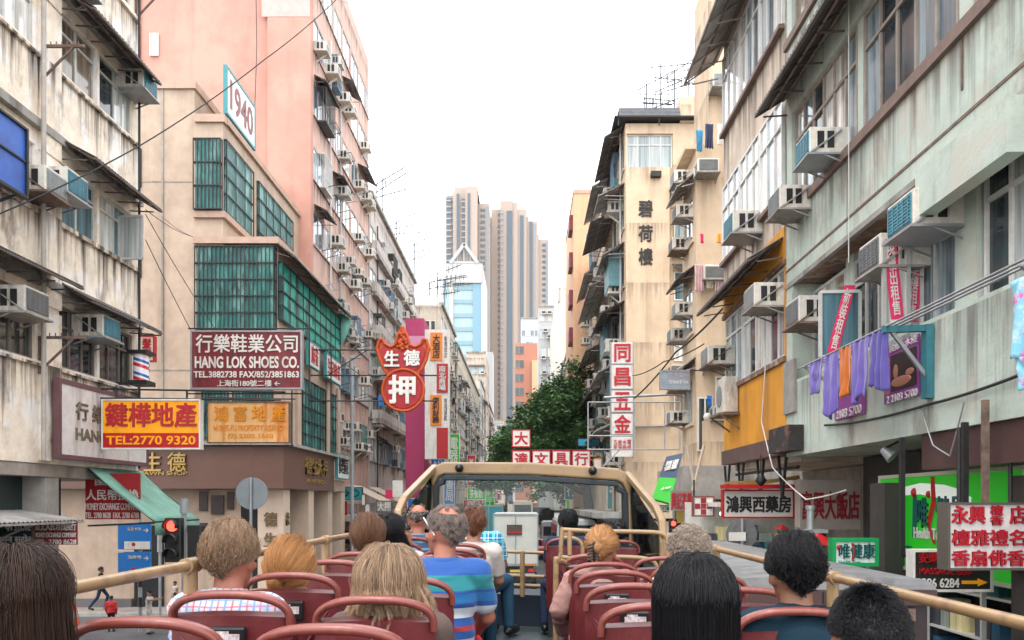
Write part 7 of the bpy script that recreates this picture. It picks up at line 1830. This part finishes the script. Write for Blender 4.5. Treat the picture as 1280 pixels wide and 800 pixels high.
def make_hair(r, hair, hp, H, S, R, n, rad):
    style, m, prm = hair[0], hair[1], (hair[2] if len(hair) > 2 else {})
    ax, ay, az = .083, .103, .104                     # scalp ellipsoid about the head point
    cz = .022; cy = -.012
    front = prm.get('front', .9); back = prm.get('back', 2.1); side = prm.get('side', 1.55); bald = prm.get('bald', 0)
    def lim(ph):                                       # ph: 0 = front (+Y)
        f = (1 + math.cos(ph)) / 2
        base = back + (side - back) * max(0, math.sin(abs(ph))) ** 1.2 if abs(ph) > math.pi / 2 else front + (side - front) * math.sin(abs(ph)) ** 1.2
        return base
    def sp(th, ph, g=1.0):
        return Vector((ax * math.sin(th) * math.sin(ph) * g, cy + ay * math.sin(th) * math.cos(ph) * g, cz + az * math.cos(th) * g))
    rows = []; nu, nv = 28, 9
    for j in range(nv + 1):
        row = []
        for i in range(nu):
            ph = -math.pi + 2 * math.pi * i / nu; t0 = bald if bald else .001
            th = t0 + (lim(ph) - t0) * j / nv
            p = sp(th, ph, 1.0 + (.012 if j < nv else -.03)); row.append(hp(*p))
        rows.append(row)
    b = MB(); b.strip(rows, True, True); cap = b.build('hair', m, r, recalc=False)
    pts = []; locks = []; npt = prm.get('npt', 8)
    L0 = prm.get('len', .04); curl = prm.get('curl', 0); knot = prm.get('knot'); tail = prm.get('tail', 0); mess = prm.get('mess', .15); part = prm.get('part', 0.0); flare = prm.get('flare', .0); vol = prm.get('vol', 1.03)
    K = Vector(knot) if knot else None
    def dth(th, ph): return (sp(th + .05, ph) - sp(max(.001, th - .05), ph)).normalized()
    def guide(th, ph):
        cl = (R.gauss(0, 1), R.gauss(0, 1), R.uniform(-1, 1))
        root = sp(th, ph, .99); nrm = Vector((root.x / ax ** 2, (root.y - cy) / ay ** 2, (root.z - cz) / az ** 2)).normalized(); out = []
        if style == 'short' and prm.get('comb'):       # combed flat: each lock follows the scalp downwards
            tpr = 1.0 - prm.get('taper', .6) * min(1, th / 2.1); ln = L0 * R.uniform(.8, 1.15) * tpr; lay = prm.get('layer', .012) * R.random() * tpr / .09; sw = prm.get('swirl', .3) + cl[0] * mess; lf_ = prm.get('lift', .1) * (1 + .5 * cl[1])
            for k in range(npt):
                t = k / (npt - 1); dt = ln * t / .1
                out.append(sp(th + dt * (1 if abs(ph) > .9 or th > .9 else .5), ph + sw * dt * .8 / max(.35, math.sin(min(2.6, th + .2))), 1.0 + lay + lf_ * ln * t / .1 * (1 - .6 * t)))
        elif style == 'short':
            dn = dth(th, ph); tp = nrm.cross(dn)
            if abs(ph) < 1.0 and th < 1.2: dn = (dn * .4 + Vector((.5, .25, 0))).normalized()
            d = (dn + tp * (prm.get('swirl', .35) + cl[0] * mess * 1.6) + nrm * max(.03, prm.get('lift', .3) * (1.1 - .45 * th) + cl[1] * .10)).normalized()
            tpr = 1.0 - prm.get('taper', .6) * min(1, th / 2.1); ln = L0 * R.uniform(.75, 1.12) * tpr; p = root + nrm * prm.get('layer', 0) * R.random() * tpr
            for k in range(npt):
                out.append(p.copy()); p = p + d * ln / (npt - 1)
                q = Vector((p.x / ax, (p.y - cy) / ay, (p.z - cz) / az)).length
                d = (d - nrm * (.16 if q > 1.03 else 0) + Vector((0, 0, -.05))).normalized()
                if q < 1.008: d = (d + nrm * .25).normalized()
        elif style == 'curly':
            p = root.copy(); a = R.uniform(0, 6); t1 = nrm.orthogonal().normalized(); t2 = nrm.cross(t1); ln = L0 * R.uniform(.6, 1.25)
            for k in range(npt):
                q = k / (npt - 1)
                out.append(p + nrm * ln * q * (1 - .35 * q) + (t1 * math.cos(a + q * 8) + t2 * math.sin(a + q * 8)) * curl * min(1, q * 2) + Vector((cl[0], cl[1], cl[2])) * .006 * q)
        elif style == 'tied':                          # combed over the scalp to a knot
            rd = Vector((root.x, root.y - cy, root.z - cz)); kk = Vector((K.x, K.y - cy, K.z - cz))
            for k in range(npt):
                q = k / (npt - 1); g = rd.normalized().lerp(kk.normalized(), q ** .9).normalized()
                e = Vector((g.x * ax, g.y * ay, g.z * az)) * (1.0 + (vol - 1) * math.sin(math.pi * min(1, q * 1.1)) * (.8 + .3 * R.random()) + .012 * cl[0] * math.sin(math.pi * q) * mess)
                out.append(Vector((e.x, e.y + cy, e.z + cz)))
            out[-1] = out[-1].lerp(K, .6)
            if tail:
                d = Vector((cl[0] * .25, -.45 + cl[1] * .18, -.9)).normalized(); p = out[-1]; ln = tail * R.uniform(.5, 1.15)
                for k in range(5): p = p + d * ln / 5 + Vector((R.gauss(0, .002), R.gauss(0, .002), 0)); d = (d + Vector((0, .07, -.1))).normalized(); out.append(p.copy())
        else:                                          # long: over the scalp, then falling to zend
            phi = ph
            if abs(phi) < 1.5: phi = math.copysign(max(abs(phi), .25) + .75 * (1.5 - abs(phi)), phi if phi else 1)
            th_end = max(th + .05, 1.7); nk = max(4, npt // 2); v_ = R.random(); used = 0
            for k in range(nk):
                q = k / (nk - 1); tt = th + (th_end - th) * q; pp = ph + (phi - ph) * q ** .8
                out.append(sp(tt, pp, 1.0 + (vol - 1) * ((.35 + .65 * min(1, q * 1.6)) * (.62 + .38 * v_) if k else .25) + .010 * cl[0] * mess * q * 3))
            p = out[-1]; ze = prm.get('zend', -.2) + R.gauss(0, 1) * prm.get('ragged', .015); ze = min(ze, p.z - .02)
            wav = prm.get('wave', 0); nr = npt - nk + 1; ph0 = R.uniform(0, 6)
            for k in range(1, nr):
                q = k / (nr - 1); f = 1 + flare * math.sin(q * 1.6) - prm.get('tuck', 0) * q * q
                out.append(Vector((p.x * f + wav * math.sin(q * 7 + ph0) * q + cl[0] * mess * .02 * q, p.y * (1 + flare * q * .5 - prm.get('tuck', 0) * q * q) + wav * math.cos(q * 6 + ph0) * .6 * q + cl[1] * mess * .02 * q, p.z + (ze - p.z) * q)))
        return out
    kidsn = prm.get('clump', 34); cs = prm.get('spread', .0085); ct = prm.get('ctight', .75)
    for s in range(max(1, n // kidsn)):
        ph = R.uniform(-math.pi, math.pi); th = math.acos(1 - R.random() * (1 - math.cos(lim(ph))))
        if th > lim(ph): continue
        if th < bald and R.random() > prm.get('thin', .05): continue
        g = guide(max(.02, th), ph); m_ = len(g); lk = R.random()
        for c_ in range(kidsn):
            o_ = Vector((R.gauss(0, 1), R.gauss(0, 1), R.gauss(0, 1))) * cs; e_ = Vector((R.gauss(0, 1), R.gauss(0, 1), R.gauss(0, 1))) * cs * prm.get('fray', .35); lf = R.uniform(.8, 1.0)
            path = []
            for k in range(m_):
                t = k / (m_ - 1); x_ = t * lf * (m_ - 1); i0 = min(int(x_), m_ - 2); base_ = g[i0].lerp(g[i0 + 1], x_ - i0)
                path.append(base_ + o_ * (1 - ct * t) * (.5 if k == 0 else 1) + e_ * t * t)
            pts.append(path); locks.append(lk)
    if knot and prm.get('bun', 0):
        for s in range(int(n * .15)):
            a0 = R.uniform(0, 6.3); t0 = R.uniform(0, 3.1); rr = prm['bun'] * R.uniform(.75, 1.05); axv = Vector((R.gauss(0, 1), R.gauss(0, .4), R.gauss(0, 1))).normalized(); u = axv.orthogonal().normalized(); v = axv.cross(u)
            pts.append([K + (u * math.cos(a0 + q * .3) + v * math.sin(a0 + q * .3)) * rr + axv * rr * .4 * math.cos(t0) for q in range(8)])
    hc = bpy.data.hair_curves.new('hair_strands'); hc.add_curves([len(p) for p in pts])
    o0 = Vector(ORG[r.name]); pos = []; rr = []
    for p in pts:
        m_ = len(p)
        for k, q in enumerate(p):
            w_ = hp(*q) - o0; pos += (w_.x, w_.y, w_.z); rr.append(rad * (1 - .65 * (k / (m_ - 1)) ** 2))
    hc.points.foreach_set('position', pos)
    locks += [R.random() for _ in range(len(pts) - len(locks))]
    la = hc.attributes.new('lock', 'FLOAT', 'CURVE'); la.data.foreach_set('value', locks)
    ra = hc.attributes.get('radius') or hc.attributes.new('radius', 'FLOAT', 'POINT'); ra.data.foreach_set('value', rr)
    hc.materials.append(m)
    ob = bpy.data.objects.new('hair_strands', hc); COL.objects.link(ob); ob.parent = cap; ORG[ob.name] = tuple(o0)

# patterned cloths
def node_cloth(name, base, bands, rough=.85):
    """bands: list of (axis, scale, lo, hi, colour, strength) of woven stripes in object space"""
    if name in _M: return _M[name]
    m = bpy.data.materials.new(name); m.use_nodes = True; nt = m.node_tree; N = nt.nodes; L_ = nt.links; p = N['Principled BSDF']; p.inputs['Roughness'].default_value = rough; p.inputs['Sheen Weight'].default_value = .2
    tc = N.new('ShaderNodeTexCoord'); sx = N.new('ShaderNodeSeparateXYZ'); L_.new(tc.outputs['Object'], sx.inputs[0]); cur = None
    for (ax_, sc, lo, hi, col, st) in bands:
        a = N.new('ShaderNodeMath'); a.operation = 'MULTIPLY'; a.inputs[1].default_value = sc
        if ax_ == 'd':
            ad = N.new('ShaderNodeMath'); ad.operation = 'ADD'; L_.new(sx.outputs[0], ad.inputs[0]); L_.new(sx.outputs[1], ad.inputs[1]); L_.new(ad.outputs[0], a.inputs[0])
        else: L_.new(sx.outputs['xyz'.index(ax_)], a.inputs[0])
        f = N.new('ShaderNodeMath'); f.operation = 'FRACT'; L_.new(a.outputs[0], f.inputs[0])
        g = N.new('ShaderNodeMath'); g.operation = 'GREATER_THAN'; g.inputs[1].default_value = lo; L_.new(f.outputs[0], g.inputs[0])
        h = N.new('ShaderNodeMath'); h.operation = 'LESS_THAN'; h.inputs[1].default_value = hi; L_.new(f.outputs[0], h.inputs[0])
        q = N.new('ShaderNodeMath'); q.operation = 'MULTIPLY'; L_.new(g.outputs[0], q.inputs[0]); L_.new(h.outputs[0], q.inputs[1])
        w = N.new('ShaderNodeMath'); w.operation = 'MULTIPLY'; w.inputs[1].default_value = st; L_.new(q.outputs[0], w.inputs[0])
        x = N.new('ShaderNodeMix'); x.data_type = 'RGBA'; L_.new(w.outputs[0], x.inputs[0]); x.inputs[7].default_value = col
        if cur is None: x.inputs[6].default_value = base
        else: L_.new(cur, x.inputs[6])
        cur = x.outputs[2]
    L_.new(cur, p.inputs['Base Color']); _M[name] = m
    return m
c_plaid = node_cloth('plaid_cloth', (.46, .48, .52, 1), [('x', 22, .0, .12, (.55, .06, .09, 1), .8), ('z', 22, .0, .12, (.55, .06, .09, 1), .7), ('x', 22, .5, .66, (.12, .24, .50, 1), .8), ('z', 22, .5, .66, (.12, .24, .50, 1), .7), ('y', 22, .1, .22, (.2, .3, .55, 1), .4)])
c_cyan = node_cloth('cyan_plaid_cloth', (.01, .12, .22, 1), [('x', 12, 0, .3, (.10, .45, .58, 1), .9), ('z', 12, 0, .3, (.10, .45, .58, 1), .8), ('x', 12, .5, .58, (.6, .7, .75, 1), .8), ('z', 12, .5, .58, (.6, .7, .75, 1), .8)])
c_polo = node_cloth('striped_polo_cloth', (.008, .065, .26, 1), [('z', 1.0, .86, .935, (.008, .17, .19, 1), 1), ('z', 1.0, .80, .845, (.005, .12, .32, 1), 1), ('z', 1.0, .725, .775, (.42, .45, .48, 1), 1), ('z', 1.0, .66, .685, (.3, .02, .03, 1), 1), ('z', 1.0, .56, .62, (.42, .45, .48, 1), 1)])
c_navyst = node_cloth('navy_striped_cloth', (.02, .05, .10, 1), [('z', 16, 0, .3, (.12, .22, .34, 1), .8)])
def plain(name, c): return mat(name, c, .9, var=.14, scale=10, bump=.25, bscale=220, spec=.2)
c_peach = plain('peach_cloth', (.33, .175, .105, 1)); c_greybrown = plain('taupe_knit', (.11, .075, .065, 1)); c_white = plain('white_cotton', (.46, .42, .38, 1)); c_navy = plain('navy_cotton', (.018, .03, .065, 1)); c_pink = plain('pale_pink_cardigan', (.36, .20, .175, 1)); c_teal = plain('dark_teal_cotton', (.008, .026, .042, 1)); c_black = plain('black_cotton', (.012, .012, .014, 1)); c_redc = plain('red_cotton', (.42, .02, .025, 1)); c_jeans = plain('blue_jeans', (.02, .06, .105, 1)); c_brownc = plain('brown_cotton', (.10, .06, .045, 1)); c_lace = plain('lace_knit', (.45, .38, .36, 1))
h_brown = hair_mat('hair_dark_brown', (.012, .006, .004, 1), .5, (.035, .016, .009, 1)); h_blondshort = hair_mat('hair_ash_blond', (.085, .045, .025, 1), .5, (.26, .165, .10, 1)); h_straw = hair_mat('hair_strawberry', (.20, .075, .02, 1), .5, (.42, .20, .07, 1)); h_bob = hair_mat('hair_streaked_blond', (.10, .055, .03, 1), .5, (.36, .24, .15, 1)); h_grey = hair_mat('hair_grey_brown', (.08, .055, .045, 1), .5, (.24, .19, .165, 1)); h_auburn = hair_mat('hair_light_brown', (.06, .026, .012, 1), .5, (.13, .06, .03, 1)); h_black = hair_mat('hair_black', (.002, .002, .0025, 1), .4, (.006, .006, .0075, 1), .30); h_ginger = hair_mat('hair_ginger_blond', (.22, .09, .03, 1), .5, (.46, .24, .10, 1)); h_curl = hair_mat('hair_grey_curls', (.09, .065, .048, 1), .5, (.30, .24, .19, 1)); h_redbr = hair_mat('hair_reddish_brown', (.075, .026, .012, 1), .5, (.15, .06, .03, 1))
def P_(label, px, pytop, D, *a, **k):
    """a passenger: crown at this photograph position, D metres ahead"""
    D += .08; x = wx(px, D); zf = bz(x, 0)
    top = wz(pytop, D) - zf - k.pop('fluff', .016)
    return person(label, x, D - .02, zf, top, *a, **k)
gB = 'passengers on the open top bus'
P_('person with long dark brown hair at the left edge of the bus', 22, 674, 1.75, sk_fair, c_brownc, (c_jeans, 1), ('long', h_brown, dict(zend=-.5, vol=1.2, mess=.6, wave=.006, flare=.2, npt=13)), group=gB, vox=.010, hn=26000, hr=.0006, hs=1.0, fluff=.03, seed=2)
P_('person with short ash blond hair in a red and blue checked shirt', 289, 651, 2.78, sk_pink, c_plaid, (c_jeans, 1), ('short', h_blondshort, dict(len=.075, lift=.05, mess=.30, comb=1, layer=.016, back=2.5, side=1.62, npt=7, taper=.82, spread=.008, ctight=.85, swirl=.3, fray=.08, clump=22)), hyaw=-.12, group=gB, vox=.008, hn=42000, hr=.0006, hs=.98, wide=.80, fluff=.018, seed=3)
P_('person with loose strawberry blonde ponytail and peach top by the left rail', 364, 666, 3.42, sk_fair, c_peach, (c_jeans, 1), ('tied', h_straw, dict(knot=(-.035, -.115, -.045), bun=.032, tail=.13, vol=1.2, mess=1.5, npt=9, back=2.2)), group=gB, vox=.009, hn=20000, hr=.0006, hs=1.0, fluff=.045, seed=4)
P_('person with messy streaked blonde bob near the aisle', 487, 678, 2.72, sk_fair, c_greybrown, (c_jeans, 1), ('long', h_bob, dict(zend=-.115, ragged=.03, vol=1.36, mess=1.3, wave=.010, flare=.10, tuck=.12, npt=13, back=2.2, spread=.008)), group=gB, vox=.009, hn=30000, hr=.0006, fluff=.03, seed=5)
pp = P_('balding person in a blue striped polo with sunglasses pushed up on the head', 556, 630, 3.98, sk_pink, c_polo, (c_redc, 0), ('short', h_grey, dict(len=.03, lift=.2, bald=.8, thin=.12, mess=.15, back=2.45, side=1.55, taper=.6)), hyaw=.75, hpitch=.10, group=gB, vox=.008, hn=18000, hr=.0005, hs=1.06, wide=1.0, seed=6)
hp = pp[2]
b = MB(); b.tube([hp(-.082, -.03, -.01), hp(-.083, .02, .03), hp(-.075, .075, .062)], .004, 6); b.tube([hp(.082, -.03, -.01), hp(.083, .02, .03), hp(.075, .075, .062)], .004, 6); g = b.build('sunglasses', mat('white_plastic', (.6, .6, .58, 1), .3), pp[0])
b = MB(); b.ball(hp(-.035, .097, .068), .032, .006, .02, 12, 8, pp[3]); b.ball(hp(.035, .097, .068), .032, .006, .02, 12, 8, pp[3]); b.build('lens', m_black, g)
P_('person with light brown hair in a low bun by the left rail', 460, 641, 4.78, sk_fair, c_brownc, (c_jeans, 1), ('tied', h_auburn, dict(knot=(.03, -.115, -.07), bun=.034, tail=.05, vol=1.14, mess=.5, npt=9, back=2.25)), group=gB, vox=.010, hn=14000, hr=.0008, fluff=.025, seed=7)
pp = P_('person with black hair and dark glasses looking up to the right', 494, 642, 5.35, sk_asian, c_lace, (c_jeans, 1), ('long', h_black, dict(zend=-.2, vol=1.15, mess=.4, npt=11)), hyaw=-1.15, hpitch=.42, group=gB, vox=.008, hn=12000, hr=.0008, fluff=.02, face=True, seed=8)
hp = pp[2]
b = MB(); b.ball(hp(-.034, .098, .006), .027, .008, .02, 12, 8, pp[3]); b.ball(hp(.034, .098, .006), .027, .008, .02, 12, 8, pp[3]); b.tube([hp(-.06, .09, .01), hp(-.08, .0, .012)], .004, 6); b.tube([hp(.06, .09, .01), hp(.08, .0, .012)], .004, 6); b.tube([hp(-.015, .105, .01), hp(.015, .105, .01)], .003, 6); b.build('sunglasses', m_black, pp[0])
P_('bald person in a navy striped shirt near the windscreen, left rail', 523, 629, 6.75, sk_pink, c_navyst, (c_jeans, 1), ('short', h_grey, dict(len=.02, lift=.2, bald=1.15, thin=.06, back=2.05, side=1.5)), group=gB, hn=3000, hr=.0012, hs=1.05, seed=9)
P_('person with reddish brown hair and white top in front of the striped polo', 592, 635, 6.05, sk_fair, c_white, (c_jeans, 1), ('short', h_redbr, dict(len=.07, lift=.1, mess=.3, comb=1, taper=.6, back=2.45)), group=gB, hn=10000, hr=.0009, hs=1.02, fluff=.02, hyaw=.1, seed=10)
P_('person in a cyan checked shirt and jeans at the aisle, front left', 594, 627, 7.45, sk_tan, c_cyan, (c_jeans, 1), ('short', h_grey, dict(len=.012, lift=.3, back=2.4, side=1.5)), yaw=-.18, group=gB, hn=3500, hr=.0013, hs=1.12, wide=1.2, seed=11, joints=dict(knR=(.22, .40, .52), anR=(.26, .30, .09), toR=(.30, .45, .045), knL=(.03, .43, .5), anL=(.06, .42, .09), toL=(.07, .56, .045)))
P_('black haired boy in a navy tee in the front seat right of the aisle', 710, 636, 7.7, sk_asian, c_navy, (c_navy, 1), ('short', h_black, dict(len=.075, lift=.28, mess=.2, taper=.5, back=2.4, side=1.65)), group=gB, hn=9000, hr=.001, hyaw=.1, fluff=.02, seed=12, joints=dict(knL=(-.20, .30, .5), anL=(-.22, .18, .12), toL=(-.22, .30, .06)))
P_('dark haired person low in the front row seat by the right wing', 773, 651, 7.75, sk_asian, c_black, (c_black, 1), ('short', h_black, dict(len=.07, lift=.3, back=2.2, side=1.6)), group=gB, hn=3500, hr=.0014, fluff=.02, seed=13)
pp = P_('person with ginger updo held by a black claw clip, in a pale pink cardigan', 752, 654, 4.62, sk_fair, c_pink, (c_lace, 1), ('tied', h_ginger, dict(knot=(-.03, -.11, .03), bun=.035, vol=1.2, mess=.8, npt=9, back=2.2)), group=gB, vox=.0075, hn=18000, hr=.0007, sleeves='long', wide=.98, fluff=.045, seed=14, joints=dict(elL=(-.255, -.02, .70), wrL=(-.22, .16, .56), haL=(-.19, .26, .55)))
hp = pp[2]; b = MB()
for q in range(6):
    for s in (-1, 1): b.tube([hp(-.055, -.12, .05 - q * .017), hp(-.055 + s * .016, -.138, .048 - q * .017), hp(-.055 + s * .036, -.125, .040 - q * .017)], .0045, 6)
b.capsule(hp(-.055, -.128, .055), hp(-.055, -.128, -.045), .009, .009); b.build('claw_clip', m_black, pp[0])
P_('person with curly grey hair and white top by the right rail', 861, 656, 4.12, sk_tan, c_white, (c_jeans, 1), ('curly', h_curl, dict(len=.038, curl=.008, back=2.1, side=1.6, npt=10, clump=6, spread=.004)), group=gB, vox=.010, hn=16000, hr=.0007, hs=1.05, fluff=.027, seed=15)
P_('person with long straight black hair down the back, right of the aisle', 868, 694, 1.9, sk_asian, c_black, (c_black, 1), ('long', h_black, dict(zend=-.6, vol=1.15, mess=.25, flare=.06, npt=13, spread=.006)), group=gB, vox=.010, hn=32000, hr=.0005, fluff=.009, seed=16)
P_('person with short black hair and dark teal tee by the right rail', 993, 668, 2.76, sk_tan, c_teal, (c_black, 1), ('short', h_black, dict(len=.065, lift=.08, mess=.45, comb=1, layer=.014, taper=.84, back=2.5, side=1.62, npt=7, spread=.008, ctight=.9, swirl=-.35, fray=.10, clump=24)), group=gB, vox=.008, hn=42000, hr=.0006, hs=1.05, wide=.92, fluff=.013, seed=17)
P_('boy with buzzed black hair at the bottom right, closest to the rail', 1084, 730, 1.78, sk_tan, c_navy, (c_black, 1), ('short', h_black, dict(len=.018, lift=1.0, mess=.3, taper=.75, back=2.5, side=1.6, clump=4, spread=.003, ctight=.2, npt=4)), group=gB, vox=.010, hn=30000, hr=.0005, hs=1.0, fluff=.012, seed=18)
# people on the pavement by the side street
def W_(label, px, pytop, D, *a, **k):
    x = wx(px, D); z0 = k.pop('z0', .0)
    return person(label, x, D, z0, wz(pytop, D) - z0, *a, pose='stand', vox=.014, hn=1200, hr=.003, **k)
gS = 'pedestrians by the side street corner'
sh = ('short', h_black, dict(len=.03, lift=.3))
W_('man in dark clothes striding along the beige wall', 126, 709, 30.2, sk_tan, c_black, (c_navy, 1), sh, yaw=-1.3, hyaw=.6, sleeves='long', group=gS, joints=dict(knL=(-.1, .22, .52), anL=(-.1, .12, .1), toL=(-.11, .26, .06), knR=(.1, -.08, .5), anR=(.1, -.36, .12), toR=(.1, -.24, .05), wrL=(-.25, -.2, .9), haL=(-.26, -.24, .82), wrR=(.22, .22, .95), haR=(.22, .28, .9)), seed=30, z0=.13)
c_rb = node_cloth('red_black_jacket', (.012, .012, .014, 1), [('z', .55, .0, .72, (.5, .02, .02, 1), 1)])
W_('man in a red and black jacket seen from behind on the kerb', 139, 745, 26, sk_tan, c_rb, (c_black, 1), sh, yaw=.2, group=gS, wide=1.15, sleeves='long', seed=31)
W_('man in a white tee looking down at his phone', 186, 738, 25.5, sk_asian, c_white, (c_white, 1), sh, yaw=-1.4, hpitch=-.5, group=gS, joints=dict(elL=(-.2, .08, 1.1), wrL=(-.1, .32, 1.12), haL=(-.08, .38, 1.14), elR=(.2, .08, 1.1), wrR=(.1, .3, 1.1), haR=(.08, .36, 1.12)), seed=32)
W_('woman in a pale sleeveless top near the signal post', 219, 727, 29.8, sk_dark, c_lace, (c_brownc, 1), ('short', h_brown, dict(len=.05, lift=.3)), yaw=2.6, group=gS, sleeves='none', seed=33, z0=.13)
W_('man in a white tee in front of the sleeveless woman', 219, 741, 26.5, sk_tan, c_white, (c_jeans, 1), sh, yaw=.4, group=gS, seed=34)
W_('person in a pale blue top half hidden by the dark brown hair', 82, 752, 26.5, sk_tan, plain('pale_blue_cotton', (.25, .42, .52, 1)), (c_jeans, 1), sh, yaw=.3, group=gS, seed=35)
W_('dark haired person just left of the checked shirt', 256, 740, 29.9, sk_asian, c_black, (c_black, 1), sh, yaw=2.0, group=gS, seed=36, z0=.13)
gR_ = 'pedestrians on the far pavements'
for k, (px, D, m, lab) in enumerate(((425, 45, c_white, 'far pedestrian in white on the left pavement'), (450, 52, c_redc, 'far pedestrian in red on the left pavement'), (470, 60, c_navy, 'far pedestrian in navy on the left pavement'), (700, 62, c_teal, 'far pedestrian crossing in dark teal, right kerb'))):
    x = wx(px, D); person(lab, x, D, .13 if x < -6.5 else 0, 1.68, sk_tan, m, (c_black, 1), sh, yaw=RND.uniform(-3, 3), pose='stand', vox=.02, hn=300, hr=.004, group=gR_, seed=40 + k)

# make every body and garment one continuous skin
for ob, vox, it in BAKE:
    q = ob.modifiers.new('r', 'REMESH'); q.mode = 'VOXEL'; q.voxel_size = vox; q.use_smooth_shade = True
    q = ob.modifiers.new('s', 'SMOOTH'); q.factor = .5; q.iterations = it
dg = bpy.context.evaluated_depsgraph_get()
for ob, vox, it in BAKE:
    me = bpy.data.meshes.new_from_object(ob.evaluated_get(dg), depsgraph=dg)
    ob.modifiers.clear(); old = ob.data; ob.data = me
    if vox <= .0125 and 'shirt' in ob.name:      # cloth creases
        nrm = [v.normal.copy() for v in me.vertices]; sd = Vector((ob.parent.location.x * 7, 0, 0))
        for v, q in zip(me.vertices, nrm):
            p = v.co; t = Vector((p.x * 6 + p.z * 4, p.y * 6, p.z * 13)) + sd
            f = 1 - 2 * abs(noise.noise(t)); g = noise.noise(p * 5 + sd)
            v.co = p + q * (.0055 * f * max(0, f) + .006 * g)
    if not me.materials and old.materials: me.materials.append(old.materials[0])
# ------------------------------------------------------------------ thin street haze
m_haze = bpy.data.materials.new('street_haze'); m_haze.use_nodes = True
nt = m_haze.node_tree; nt.nodes.remove(nt.nodes['Principled BSDF'])
v = nt.nodes.new('ShaderNodeVolumePrincipled'); v.inputs['Color'].default_value = (.93, .94, .97, 1); v.inputs['Density'].default_value = 0.00010; v.inputs['Anisotropy'].default_value = 0.2
nt.links.new(v.outputs[0], nt.nodes['Material Output'].inputs['Volume'])
b = MB(); b.box(-500, 500, -80, 900, -1.0, 190)
tag(b.build('haze', m_haze), kind='stuff')
SC.cycles.volume_bounces = 1
SC.cycles.volume_max_steps = 64
